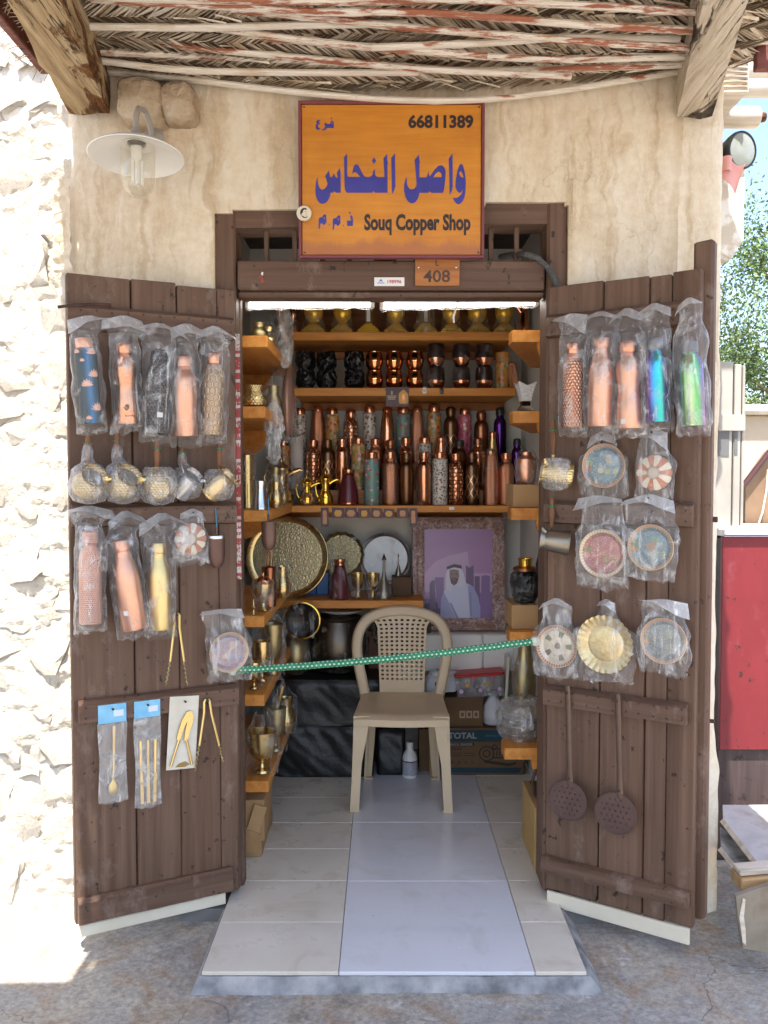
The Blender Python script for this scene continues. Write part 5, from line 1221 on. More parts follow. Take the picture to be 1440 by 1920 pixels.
# ------------------------------------------------------------------ shelves at the back
SHZ = {1: P(750, 622, YS).z, 2: P(750, 727, YS).z, 3: P(750, 948, YS).z, 4: P(650, 1126, YS).z}
def back_shelf(label, k, xa, xb, th, mat=PINE):
    A, B = P(xa, 900, YS).x, P(xb, 900, YS).x
    t = thing('wall_shelf', label, 'shelf', ((A + B) / 2, YS, SHZ[k]), group='pine shelves on the back wall')
    obj('board', G().box((0, (YB - YS) / 2 - .006, -th / 2), (B - A, YB - YS - .012, th), .003), mat, t)
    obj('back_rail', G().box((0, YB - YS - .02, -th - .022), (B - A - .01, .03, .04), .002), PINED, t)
    return t
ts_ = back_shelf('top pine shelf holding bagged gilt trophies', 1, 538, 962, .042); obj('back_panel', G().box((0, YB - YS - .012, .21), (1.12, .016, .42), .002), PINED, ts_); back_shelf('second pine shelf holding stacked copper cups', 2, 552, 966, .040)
back_shelf('third pine shelf holding rows of copper bottles', 3, 508, 964, .034); back_shelf('lowest pine shelf holding brass trays behind the chair', 4, 505, 795, .040)
# stepped riser that lifts the rear bottles
Zr = SHZ[3]; RZ2, RZ3 = .075, .215
rs_ = thing('stepped_riser', 'stepped wooden riser lifting the rear bottles on the third shelf', 'riser', (.08, 4.60, Zr + .0005))
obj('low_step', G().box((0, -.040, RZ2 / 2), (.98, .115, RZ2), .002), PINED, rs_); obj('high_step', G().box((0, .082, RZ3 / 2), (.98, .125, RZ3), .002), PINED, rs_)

def stand_bottle(label, x, row, toppx, wpx, kind, body, cap, film=False, seed=0, band=None):
    Y, z = {'f': (4.44, Zr), 'm': (4.56, Zr + RZ2), 'b': (4.68, Zr + RZ3)}[row]
    loc = Vector((P(x, 900, Y).x, Y, z + .001)); h = P(x, toppx, Y).z - z; r = S(wpx, Y) / 2
    t = thing('shelf_bottle', label, 'bottle', loc, (0, 0, random.uniform(-.4, .4)), 'bottles on the third shelf')
    bottle_parts(t, kind, h, r, body, cap, n=22, band=band, neck=row == 'f')
    if film: wrap(t, [(r * 1.03, .002), (r * 1.08, h * .3), (r * 1.06, h * .7), (r * .82, h * .88), (r * .55, h * 1.0), (r * .2, h * 1.03)], FILMC, 20, seed, .05)
    return t
B = stand_bottle
# rear row, left to right
B('white floral bottle at the left end of the rear bottle row', 562, 'b', 766, 27, 'straight', FL_WHITE, COPPER)
B('tapering copper bottle with hammered lower half, second in the rear row', 596, 'b', 761, 30, 'taper', COPPERHF, COPPER)
B('orange floral bottle with copper cap, third in the rear row', 623, 'b', 766, 27, 'straight', FL_ORANGE, COPPER)
B('filmed copper bottle with raised hexagons, fourth in the rear row', 658, 'b', 768, 28, 'std', COPPERX, COPPER, 1, 2)
B('white floral bottle with copper cap, fifth in the rear row', 693, 'b', 762, 25, 'straight', FL_WHITE, COPPER)
B('plain copper bottle with domed cap left of the brown card, rear row', 726, 'b', 763, 27, 'taper', COPPER, COPPER)
B('green and red floral bottle in the rear row below the brown card', 756, 'b', 763, 26, 'straight', FL_MULTI, COPPER)
B('finely dimpled copper bottle in the middle of the rear row', 782, 'b', 762, 29, 'taper', COPPERHF, COPPER, 1, 3)
B('orange floral bottle in film right of the dimpled copper one, rear row', 814, 'b', 760, 26, 'straight', FL_ORANGE, COPPER, 1, 4)
B('dark bronze bottle with diamond band in the rear row', 845, 'b', 763, 27, 'std', ANTIQUED, ANTIQUE)
B('bright pink floral bottle in the rear row', 871, 'b', 766, 25, 'straight', FL_PINK, COPPER)
B('smooth dark copper bottle with short neck in the rear row', 902, 'b', 771, 27, 'std', COPPERD, COPPERD)
B('dark purple bottle with black cap at the right end of the rear row', 937, 'b', 764, 24, 'std', RB_PURP, BLACKCAP)
# middle row
B('orange floral bottle behind the large brass pot at the left, middle row', 531, 'm', 825, 25, 'straight', FL_ORANGE, COPPER)
B('copper bottle with raised hexagons right of the white roll, middle row', 587, 'm', 823, 28, 'std', COPPERX, COPPER)
B('antique bronze bottle with diamond net, middle row', 614, 'm', 823, 27, 'std', ANTIQUED, ANTIQUE)
B('filmed plain copper bottle behind the maroon carafe, middle row', 641, 'm', 821, 28, 'std', COPPER, COPPER, 1, 5)
B('orange floral bottle right of the maroon carafe, middle row', 672, 'm', 821, 26, 'straight', FL_ORANGE, COPPER, 1, 6)
B('hammered copper bottle behind the bright floral one, middle row', 704, 'm', 821, 27, 'std', COPPERHF, COPPER)
B('dark copper bottle in the middle of the middle row', 732, 'm', 824, 26, 'std', COPPERD, COPPERD)
B('copper bottle with raised hexagons right of the dark one, middle row', 761, 'm', 819, 27, 'std', COPPERX, COPPER)
B('white floral bottle, middle row right half', 796, 'm', 820, 26, 'straight', FL_WHITE, COPPER)
B('tapering copper bottle in film, middle row right half', 827, 'm', 817, 28, 'taper', COPPER, COPPER, 1, 7)
B('black brown bottle partly hidden, middle row right half', 861, 'm', 824, 26, 'std', ANTIQUE, BLACKCAP)
B('dark hammered copper bottle with hexagons, middle row right half', 896, 'm', 821, 27, 'std', COPPERX, COPPERD)
B('slim gold bottle with long neck, middle row right half', 923, 'm', 810, 20, 'cola', GOLDS, COPPER)
B('dark iridescent bottle with black loop cap, right end of the middle row', 969, 'm', 822, 21, 'std', RB_PURP, BLACKCAP)
# front row
B('bright multicoloured floral bottle, first of the front row right of the carafe', 697, 'f', 848, 28, 'straight', FL_MULTI, COPPER)
B('hammered copper bottle in film, second of the front row', 732, 'f', 846, 30, 'std', COPPERHF, COPPER, 1, 8)
B('smooth brown bronze bottle, third of the front row', 762, 'f', 848, 27, 'std', ANTIQUE, ANTIQUE)
B('plain shiny copper bottle in film, fourth of the front row', 795, 'f', 847, 28, 'std', COPPER, COPPER, 1, 9)
B('white bottle with dark leaf sprigs, fifth of the front row', 825, 'f', 848, 29, 'straight', FL_LEAF, COPPER)
B('copper bottle with large raised hexagons, sixth of the front row', 855, 'f', 849, 28, 'std', COPPERX, COPPER)
B('bronze bottle with a diamond band, seventh of the front row', 885, 'f', 848, 27, 'std', ANTIQUED, ANTIQUE)
B('copper bottle with hammered lower half in film, eighth of the front row', 921, 'f', 842, 30, 'taper', COPPERHF, COPPER, 1, 10)
B('dimpled copper bottle at the right end of the front row', 949, 'f', 848, 29, 'std', COPPERHF, COPPER)
t = B('maroon carafe with copper collar standing at the left of the front row', 653, 'f', 880, 39, 'carafe', MAROON, COPPER)
r = S(39, 4.44) / 2; obj('copper_foot', G().lathe([(r * 1.0, .001), (r * 1.03, .004), (r * 1.02, .012), (r * .99, .013)], 24), COPPERM, t)
a = P(556, 900, 4.56); t = tag(obj('paper_roll', G().lathe([(0, 0), (S(13, 4.56), 0), (S(13, 4.56), .255), (S(11, 4.56), .27), (0, .27)], 20, wob=.04), M('pinkish_paper', (.50, .42, .38), (.58, .5, .46), rough=.7), None, (a.x, 4.56, Zr + RZ2 + .001)), 'pale wrapped roll standing among the bottles at the left', 'roll')
# Arabic coffee pots with beak spouts
def dallah(label, x, base, top, wpx, Y, mat, film=False):
    z = base; p = Vector((P(x, 900, Y).x, Y, z + .001)); h = P(x, top, Y).z - z; r = S(wpx, Y) / 2
    t = thing('beaked_coffee_pot', label, 'coffee pot', p, (0, 0, R(-8)), 'brass beaked coffee pots')
    obj('body', G().lathe([(a * r, b * h) for a, b in [(0, 0), (.86, 0), (.92, .02), (1, .12), (.96, .2), (.62, .34), (.46, .44), (.5, .55), (.66, .62), (.72, .66)]], 28), mat, t)
    ld = obj('lid', G().lathe([(a * r, b * h) for a, b in [(.74, .655), (.76, .68), (.62, .73), (.3, .78), (.16, .80), (.12, .85), (.2, .875), (.1, .91), (.05, .93), (.03, 1), (0, 1)]], 24), mat, t)
    g = G().tube([(r * .55, 0, h * .56), (r * 1.0, 0, h * .62), (r * 1.5, 0, h * .655), (r * 1.75, 0, h * .645)], [r * .26, r * .24, r * .16, r * .05], 10); obj('beak', g, mat, t)
    g = G().tube([(-r * .6, 0, h * .63), (-r * 1.1, 0, h * .64), (-r * 1.35, 0, h * .52), (-r * 1.2, 0, h * .3), (-r * .9, 0, h * .18)], [r * .09] * 5, 8); obj('handle', g, mat, t)
    if film: wrap(t, [(r * 1.1, .002), (r * 1.2, h * .2), (r * 1.25, h * .5), (r * 1.1, h * .7), (r * .5, h * .9), (r * .25, h * 1.03)], FILMC, 22, 3, .14)
dallah('large brass beaked coffee pot in film at the left end of the third shelf', 527, Zr, 846, 48, 4.42, BRASS, True)
dallah('small brass beaked coffee pot in film left of the maroon carafe', 575, Zr, 884, 30, 4.42, GOLD, True)
dallah('small bright brass beaked coffee pot beside the maroon carafe', 610, Zr, 874, 29, 4.41, GOLD)

# ------------------------------------------------------------------ second shelf
Z2 = SHZ[2] + .001
def cups(x, wpx, toppx, kind, words, seed):
    Y = 4.47; X = P(x, 700, Y).x; H_ = (P(x, toppx, Y).z - Z2) / 2; r = S(wpx, Y) / 2
    for k in (0, 1):
        t = thing('tumbler', ('upper ' if k else 'lower ') + words, 'cup', (X, Y, Z2 + k * H_), group={'copper': 'stacked copper cups', 'black': 'stacked black wrapped cups', 'band': 'stacked brown and copper cups'}[kind])
        pr = [(0, .0), (.62, 0), (.72, .03), (.92, .25), (1, .5), (.95, .75), (.82, .93), (.84, 1), (.78, 1), (.76, .93), (.9, .5), (.6, .06), (0, .05)]
        if kind == 'band': pr = [(0, 0), (.55, 0), (.8, .1), (1, .34), (1.0, .5), (.93, .8), (.86, 1), (.8, 1), (.9, .5), (0, .08)]
        pr = [(a * r, b * H_ * .995) for a, b in pr]
        if kind == 'band':
            obj('copper_bowl', G().lathe([(0, 0)] + [q for q in pr[1:4]] + [(r * 1.0, H_ * .42)], 24), COPPER, t)
            obj('brown_sleeve', G().lathe([(r * 1.01, H_ * .40), (r * 1.02, H_ * .5), (r * .95, H_ * .8), (r * .88, H_ * .995), (r * .8, H_ * .99), (r * .85, H_ * .5)], 24), M('dark_brown_sleeve', (.022, .008, .007), (.032, .013, .011), rough=.4), t)
            wrap(t, [(r * .7, .002), (r * 1.04, H_ * .35), (r * 1.03, H_ * .7), (r * .95, H_ * .97)], FILMC, 20, seed + k, .06)
        else:
            obj('cup', G().lathe(pr, 28), COPPERM if kind == 'copper' else BFILM, t)
            if kind == 'black': wrap(t, [(r * .75, .0), (r * 1.02, H_ * .25), (r * 1.07, H_ * .5), (r * 1.0, H_ * .75), (r * .95, H_ * .97), (r * .5, H_ * 1.0)], BFILM, 28, seed + k, .13)
for k, (x, w) in enumerate(((573, 'left'), (612, 'middle'), (664, 'right'))): cups(x, 35, 659, 'black', f'cup in black film, {w} of the three black stacks', k * 3 + 1)
for k, (x, w) in enumerate(((702, 'left'), (739, 'middle'), (778, 'right'))): cups(x, 33, 660, 'copper', f'shiny copper barrel cup, {w} of the three copper stacks', k)
for k, (x, w) in enumerate(((817, 'left'), (865, 'middle'), (908, 'right'))): cups(x, 33, 647, 'band', f'brown sleeved copper cup, {w} of the three brown stacks', k * 5 + 2)
Y = 4.47; X = P(943, 700, Y).x; t = thing('orange_tin', 'orange printed tin right of the brown sleeved cups', 'tin', (X, Y, Z2)); r = S(13, Y); h = P(943, 661, Y).z - Z2
obj('body', G().lathe([(0, 0), (r, 0), (r, h * .86), (0, h * .86)], 24), FL_ORANGE, t); obj('lid', G().lathe([(r * 1.03, h * .84), (r * 1.03, h * .99), (r * .95, h), (0, h)], 24), M('orange_lid', (.50, .22, .05), rough=.4), t)
Y = 4.45; X = P(966, 700, Y).x; t = thing('leaning_bottle', 'hammered copper bottle leaning at the right end of the second shelf', 'bottle', (X, Y, Z2), (0, R(-8), 0)); bottle_parts(t, 'taper', .14, .026, COPPERH, COPPER, n=24)

# ------------------------------------------------------------------ top shelf: trophies in bags
Z1 = SHZ[1] + .001
for k, (x, w, words) in enumerate(((549, 22, 'small bagged trophy with wooden foot at the left end of the top shelf'), (588, 46, 'bagged gilt trophy, first large one from the left on the top shelf'), (642, 44, 'bagged gilt trophy with tall stem, second large one on the top shelf'), (691, 44, 'gilt trophy with glass column under the gap between the tube lights'), (742, 44, 'bagged gilt trophy with thin stem, fourth large one on the top shelf'), (798, 44, 'bagged gilt trophy with glass column in the middle right of the top shelf'), (846, 42, 'bagged gilt trophy behind the dangling wire on the top shelf'), (895, 46, 'bagged gilt trophy in cloudy film, second from the right'), (946, 46, 'bagged gilt trophy in cloudy film at the right end of the top shelf'))):
    Y = 4.47; X = P(x, 600, Y).x; r = S(w, Y) / 2; h = .17
    t = thing('trophy', words, 'trophy', (X, Y, Z1), (0, 0, random.uniform(-.1, .1)), 'bagged trophies on the top shelf')
    gm = TROPHYG if k else COPPER
    g = G().box((0, 0, .008), (r * 1.9, r * 1.5, .016), .003)
    for j in range(5): g.box((0, 0, .020 + j * .008), (r * (1.75 - .26 * j), r * (1.4 - .2 * j), .009), .003)
    obj('stepped_base', g, gm, t)
    if k in (3, 5): obj('glass_column', G().box((0, 0, .105), (r * .62, r * .5, .13), .004), LGLASS, t); obj('label_strip', G().box((0, -r * .27, .10), (r * .3, .001, .07)), WHITE, t); obj('corner_post', G().tube([(r * .33, 0, .04), (r * .33, 0, .165)], .003, 6), GOLD, t)
    else: obj('stem', G().lathe([(r * .5, .05), (r * .3, .058), (r * .42, .066), (r * .7, .085), (r * .78, .115), (r * .66, .14), (r * .5, .155), (r * .56, h)], 18), gm, t)
    if k != 3: wrap(t, [(r * 1.05, .003), (r * .98, .03), (r * .8, .06), (r * .72, .1), (r * .68, .14), (r * .5, .18), (r * .2, .195)], FILMY, 26, k + 1, .16, .012)
Y = 4.40; t = thing('copper_jug', 'tall copper jug with flared handle at the right end above the shelves', 'jug', (P(983, 600, Y).x, Y, Z1)); obj('body', G().lathe([(0, 0), (.024, 0), (.028, .05), (.02, .08), (.016, .11), (.026, .15), (.024, .15), (.012, .11)], 20), COPPERM, t); obj('handle', G().tube([(-.016, 0, .10), (-.05, 0, .15), (-.06, 0, .17)], [.006, .008, .01], 8), COPPERM, t)

# ------------------------------------------------------------------ little picture cards and tags on the shelf edges
PC = M('plum_card', (.075, .035, .045), (.09, .045, .055), rough=.5); PCO = M('card_copper_print', (.55, .26, .12), rough=.5); PCY = M('card_orange_print', (.62, .32, .06), rough=.5)
ztop = SHZ[3]
cardspec = [(609, 952, 15, 36), (634, 952, 24, 19), (658, 952, 23, 19), (683, 953, 23, 18), (706, 953, 22, 18), (729, 954, 20, 17), (755, 953, 22, 18), (775, 953, 15, 33)]
ordn = ['first', 'second', 'third', 'fourth', 'fifth', 'sixth', 'seventh', 'last']
for k, (x, y, w, h) in enumerate(cardspec):
    Yc = YS - .006; a = P(x, y + h / 2, Yc); t = thing('product_card', f'{"tall" if h > 25 else "small"} plum picture card, {ordn[k]} along the third shelf edge', 'card', a, (0, R(random.uniform(-2, 2)), 0), 'plum cards on the third shelf edge')
    W, H_ = S(w, Yc), S(h, Yc); obj('card', G().box((0, 0, 0), (W * .97, .0015, H_), .0002), PC, t)
    if h > 25: obj('print', G().lathe([(0, -H_ * .35), (W * .26, -H_ * .35), (W * .26, .0), (W * .2, .02 * 0 + H_ * .1), (W * .26, H_ * .2), (W * .2, H_ * .36), (0, H_ * .36)], 12, sy=.01), PCO, t, (0, -.0014, 0))
    else: obj('print', G().lathe([(0, -H_ * .34), (W * .2, -H_ * .32), (W * (.26 + .05 * (k % 3)), -.0), (W * .2, H_ * .3), (0, H_ * .3)], 14, sy=.01), (PCO, PCY)[k % 2], t, (0, -.0014, -H_ * .03))
Yc = YS - .008; a = P(745, 744, Yc); t = thing('gift_card', 'plum card with numeral eight and orange bottle picture on the second shelf', 'card', a); W, H_ = S(43, Yc), S(36, Yc)
obj('card', G().box((0, 0, 0), (W, .0015, H_), .0002), PC, t); lettering('8', W * .08, H_ * .2, M('cream_print', (.6, .52, .4), rough=.6), t, (-W * .24, -.0012, H_ * .2), .01)
for k in range(3): obj('print_line', G().box((-W * .24, -.0012, H_ * (.04 - .08 * k)), (W * (.4 - .05 * k), .0006, H_ * .035)), MATS['cream_print'], t)
polycurve('bottle_picture', [[(-.16, -.36), (.16, -.36), (.2, -.25), (.2, .15), (.1, .28), (0, .38), (-.1, .28), (-.2, .15), (-.2, -.25)]], PCY, t, (W * .26, -.0014, 0), lambda q: (q[0] * W, q[1] * H_)); polycurve('bottle_print', [[(-.06, -.22), (.06, -.22), (.06, .08), (.03, .14), (-.03, .14), (-.06, .08)]], COPPERD, t, (W * .26, -.0022, 0), lambda q: (q[0] * W, q[1] * H_))
for x, y, m_, lab in ((796, 732, WHITE, 'white oval tag on the edge of the second shelf'), (828, 733, BLACK, 'black oval tag on the edge of the second shelf')):
    a = P(x, y, YS - .006); t = thing('oval_tag', lab, 'tag', a); obj('tag', G().lathe([(0, -.016), (.009, -.016), (.011, 0), (.007, .014), (0, .016)], 16, sy=.12), m_, t); obj('tag_mark', G().lathe([(.0045, -.002), (.006, 0), (.0045, .002)], 14, (0, -.0016, 0), rot=Matrix.Rotation(math.pi / 2, 3, 'X')), BLACK if m_ is WHITE else GREYCAP, t)
a = P(847, 953, YS - .003); tag(obj('price_tag', G().box((0, 0, 0), (S(10, YS), .002, S(6, YS)), .0003), STICK, None, a), 'small blank white price tag on the third shelf edge', 'tag')

# ------------------------------------------------------------------ side shelves with quarter round brackets
LZ = [P(480, y, 3.35).z for y in (629, 762, 957, 1155, 1303, 1465)]
RZs = [P(990, y, 3.35).z for y in (619, 771, 953, 1185, 1403)]
WORDS = ['top', 'second', 'third', 'fourth', 'fifth', 'lowest']
def side_shelf(label, side, z, xin, y0, y1, th=.044, wav=False):
    xw = XL if side < 0 else XR; c = Vector(((xw + xin) / 2, y0, z)); t = thing('side_shelf', label, 'shelf', c, group='pine shelves along the side walls')
    w = abs(xw - xin) - .004
    if side < 0: obj('board', G().box((0, (y1 - y0) / 2, -th / 2), (w, y1 - y0, th), .003), PINEY, t)
    else:       # the right boards narrow towards the back
        g = G(); q = [(-w / 2, 0), (w / 2, 0), (w / 2, .80), (w / 2 - .05, .80), (-w / 2, .10)]; g.add([(x, y, 0) for x, y in q] + [(x, y, -th) for x, y in q], [(0, 1, 2, 3, 4), (9, 8, 7, 6, 5)] + [(k, 5 + k, 5 + (k + 1) % 5, (k + 1) % 5) for k in range(5)]); obj('board', g, PINEY, t)
    n = 12; rr = w * .62; s = -side
    poly = [(0, 0)] + [(rr * math.cos(a * math.pi / 2 / n), -rr * .8 * math.sin(a * math.pi / 2 / n)) for a in range(n + 1)]
    for yy in ((.004, y1 - y0 - .06) if side < 0 else (.004,)):
        g = G().prism([(side * w / 2 + s * (px_), -th - .001 + pz_) for px_, pz_ in poly], yy, yy + .03); obj('bracket', g, PINEY, t, ang=30)
for k, z in enumerate(LZ): side_shelf(f'{WORDS[k]} pine shelf on the left wall with rounded bracket', -1, z, P((504, 499, 500, 494.6, 494, 501)[k], 900, 3.35).x, 3.35, 4.30)
for k, z in enumerate(RZs): side_shelf(f'{WORDS[k] if k < 4 else "lowest"} pine shelf on the right wall with rounded bracket', 1, z, P((958, 960, 958, 957, 948)[k], 900, 3.35).x, 3.35, 4.30)
# slanting board at the left end of the top shelf
a = P(532, 600, 4.28); tag(obj('end_board', G().box((0, 0, 0), (.03, .30, .24), .003, rot=Matrix.Rotation(R(-10), 3, 'Y')), PINED, None, a), 'slanting pine board closing the left end of the top shelf', 'board')
# ------------------------------------------------------------------ goods on the left shelves
def vessel(name, label, cat, x, z, Y, hpx, wpx, prof, mat, part='body', film=None, seed=0, n=26, group=None, rotz=0.):
    h = S(hpx, Y); r = S(wpx, Y) / 2; t = thing(name, label, cat, (P(x, 900, Y).x, Y, z + .001), (0, 0, rotz), group)
    obj(part, G().lathe([(a * r, b * h) for a, b in prof], n), mat, t)
    if film: wrap(t, [(a * r, b * h) for a, b in film], FILMC, 26, seed, .13, .01)
    return t, h, r
POT = [(0, 0), (.6, 0), (.9, .12), (1, .3), (.92, .5), (.66, .68), (.6, .8), (.72, 1), (.68, 1), (.55, .8), (.6, .68), (0, .2)]
GOBLET = [(0, 0), (.55, 0), (.6, .03), (.55, .08), (.22, .14), (.16, .22), (.26, .28), (.3, .31), (.6, .38), (.86, .52), (.95, .75), (1, 1), (.95, 1), (.88, .75), (.7, .5), (0, .38)]
BAGP = [(1.05, .0), (1.12, .2), (1.15, .5), (1.12, .8), (1.05, 1.02), (.6, 1.15), (.3, 1.3)]
vessel('brass_pot', 'squat brass pot on the top left shelf', 'pot', 487, LZ[0], 3.45, 30, 34, POT, BRASSD)
vessel('brass_pot', 'wider dimpled brass pot on the second left shelf', 'pot', 478, LZ[1], 3.45, 42, 46, POT, BRASSH)
t, h, r = vessel('silver_cup', 'faceted silver tapering cup at the front of the third left shelf', 'cup', 487, LZ[2], 3.44, 53, 34, [(0, 0), (1, 0), (1, .05), (.94, .1), (.74, .62), (.70, .72), (.8, 1), (.76, 1), (.66, .72), (.9, .1), (0, .08)], SILVER, n=14)
vessel('bagged_jug', 'brass jug in crumpled film beside the silver cup', 'jug', 517, LZ[2], 3.62, 48, 28, POT, BRASS, film=BAGP, seed=2)
vessel('brass_mug', 'tall brass mug behind the silver cup at the jamb', 'mug', 462, LZ[2], 3.62, 98, 30, [(0, 0), (1, 0), (.95, .1), (.9, .6), (.95, 1), (.9, 1), (.8, .5), (0, .1)], BRASS, film=[(1.1, .3), (1.15, .6), (1.1, .9), (.9, 1.05), (.4, 1.1)], seed=4)
t, h, r = vessel('sugar_bowl', 'lidded brass sugar bowl in film on the fourth left shelf', 'bowl', 492, LZ[3], 3.46, 66, 40, [(0, 0), (.5, 0), (.55, .05), (.3, .14), (.25, .25), (.6, .38), (.92, .55), (1, .8), (.96, .82)], BRASS, film=[(.8, 0), (.95, .2), (1.1, .5), (1.1, .8), (.9, .95)], seed=5)
obj('lid', G().lathe([(r * 1.0, h * .81), (r * .9, h * .88), (r * .4, h * .98), (r * .12, h * 1.02), (r * .16, h * 1.1), (0, h * 1.14)], 24), COPPER, t)
vessel('small_candlestick', 'tiny turned brass candlestick at the edge of the fourth left shelf', 'candlestick', 474, LZ[3], 3.38, 32, 10, [(0, 0), (.8, 0), (.4, .1), (.3, .3), (.9, .4), (.4, .5), (.3, .7), (.25, .8), (0, 1)], BRASS)
t = thing('copper_spires', 'three thin copper arrow tipped rods rising behind the sugar bowl', 'rods', (P(503, 900, 3.6).x, 3.6, LZ[3] + .001)); obj('stand', G().lathe([(0, 0), (.03, 0), (.034, .05), (.026, .12), (.03, .16), (0, .17)], 20), COPPERD, t)
for k, (dx, hh) in enumerate(((-.012, .26), (.0, .29), (.012, .295))): obj('rod', G().tube([(dx, 0, .16), (dx, 0, hh)], .0025, 6).lathe([(.007, hh), (.008, hh + .004), (0, hh + .02)], 10, (dx, 0, 0)), COPPER, t)
vessel('bagged_goblet', 'small brass goblet in film on the fifth left shelf under the rope', 'goblet', 474, LZ[4], 3.44, 52, 28, GOBLET, BRASS, film=BAGP, seed=7, group='bagged brass goblets')
vessel('bagged_goblet', 'tall brass goblet in film further back on the fifth left shelf', 'goblet', 509, LZ[4], 3.70, 96, 44, GOBLET, BRASSD, film=BAGP, seed=8, group='bagged brass goblets')
vessel('bagged_goblet', 'slim brass goblet in cloudy film between the two on the fifth left shelf', 'goblet', 489, LZ[4], 3.56, 78, 34, GOBLET, BRASS, film=BAGP, seed=9, group='bagged brass goblets')
vessel('bagged_goblet', 'big wide brass goblet in film on the lowest left shelf', 'goblet', 488, LZ[5], 3.45, 80, 56, GOBLET, BRASS, film=BAGP[:5] + [(.7, 1.2), (.4, 1.45)], seed=10, group='bagged brass goblets')
t, h, r = vessel('mortar', 'brass mortar with leaning pestle in film on the lowest left shelf', 'mortar', 514, LZ[5], 3.72, 84, 42, GOBLET, BRASSD, film=BAGP[:5] + [(1., 1.25), (.8, 1.6), (.4, 1.8)], seed=11)
obj('pestle', G().tube([(-.01, 0, h * .6), (.015, 0, h * 1.1), (.034, 0, h * 1.5)], [.010, .007, .010], 10), BRASS, t)
for k, (y0, y1, x1) in enumerate(((1500, 1580, 492), (1580, 1640, 486), (1640, 1694, 488))):
    a = P(462, y1, 3.40); b = P(x1, y0, 3.40); w = b.x - a.x + .12
    t = thing('cardboard_carton', ('top', 'middle', 'bottom')[k] + ' brown carton of the stack under the left shelves', 'box', (b.x - w / 2, 3.42 + .16, max(a.z, .002)), (0, 0, R((2, -3, 1)[k])), 'cartons under the left shelves'); hh = b.z - a.z - .003
    obj('box', G().box((0, 0, hh / 2), (w, .34, hh), .003, jit=.002), (CARD, CARD, PINED)[k] if False else CARD, t); obj('open_flap', G().box((w / 2 - .03, -.185, hh * .55), (.05, .004, hh * .7), .0005, rot=Matrix.Rotation(R(18), 3, 'Y')), CARD, t)
for k, (x, z, Y, hp, wp, words) in enumerate(((505, LZ[0], 3.62, 34, 30, 'brass pot in film further back on the top left shelf'), (513, LZ[1], 3.70, 50, 34, 'brass pot in cloudy film further back on the second left shelf'), (528, LZ[3], 3.85, 60, 34, 'brass pot in film at the back of the fourth left shelf'), (516, LZ[2], 3.95, 70, 30, 'tall brass pot in film at the back of the third left shelf'), (533, LZ[5], 4.0, 66, 40, 'brass pot in film at the back of the lowest left shelf'))):
    vessel('bagged_pot', words, 'pot', x, z, Y, hp, wp, POT, (BRASS, BRASSD)[k % 2], film=BAGP, seed=20 + k, group='bagged pots at the back of the left shelves')
for k, (x, y, Y, hp, words) in enumerate(((535, 690, 3.80, 120, 'crumpled clear bag hanging over the end of the top left shelf'), (514, 870, 3.55, 120, 'long twisted clear bag hanging beside the second left shelf'))):
    t = thing('empty_bag', words, 'bag', P(x, y, Y), group='empty bags hanging at the left'); hh = S(hp, Y); wrap(t, [(.010, 0), (.024, hh * .1), (.030, hh * .35), (.034, hh * .6), (.028, hh * .8), (.016, hh * .95), (.008, hh)], FILMK, 26, 40 + k, .45, .02, name='film')
# hanging film parcels at the left
t = thing('hanging_parcel', 'pinkish oval trays in a long film bag hanging from the top left shelf', 'tray', P(541, 822, 3.95)); Hh = S(130, 3.95)
obj('trays', G().lathe([(0, 0), (.5, .04), (.85, .25), (1, .5), (.85, .75), (.4, .97), (0, 1)], 24, sy=1), M('pink_brown_tray', (.34, .19, .14), (.42, .25, .19), rough=.4, metal=.4), t)
for v in t.children[0].data.vertices: v.co = (v.co.x * .030, v.co.y * .09, v.co.z * Hh)
wrap(t, [(.03, -.02), (.05, .1), (.048, .22), (.04, .32), (.05, .36), (.062, .42), (.04, .47), (.025, .55)], FILMC, 26, 3, .22, .02, ox=-.1)
# red and white lettered tape on the left jamb
def tape_mat():
    m, nt, b = new_mat('red_white_tape'); s = nd(nt, 'SeparateXYZ', {0: nt.nodes.new('ShaderNodeTexCoord').outputs['Object']}); w = nd(nt, 'TexWhiteNoise', {'W': math_(nt, 'FLOOR', math_(nt, 'MULTIPLY', s.outputs[2], 90))}, noise_dimensions='1D').outputs[0]
    n = noise_(nt, coords(nt, (60, 60, 40)), 3, 3); f = math_(nt, 'GREATER_THAN', math_(nt, 'ADD', math_(nt, 'MULTIPLY', w, .5), n), .78)
    nt.links.new(mixc(nt, f, (.32, .035, .03), (.5, .46, .43)), b.inputs['Base Color']); b.inputs['Roughness'].default_value = .4; return m
a, b = P(447, 1086, 3.085), P(446, 626, 3.085); t = thing('lettered_tape', 'worn red and white lettered tape strip running down the left jamb', 'tape', a)
g = G().grid(2, 40, lambda u, v: Vector((lerp(-.0105, .0105, u) + .001 * nz(v * 20), -.001 * nz(v * 30, u), v * (b.z - a.z)))); obj('strip', g, tape_mat(), t)
for k, (s_, zz) in enumerate((('FR', .42), ('TR', .05), ('GPB', .0))): 
    pass
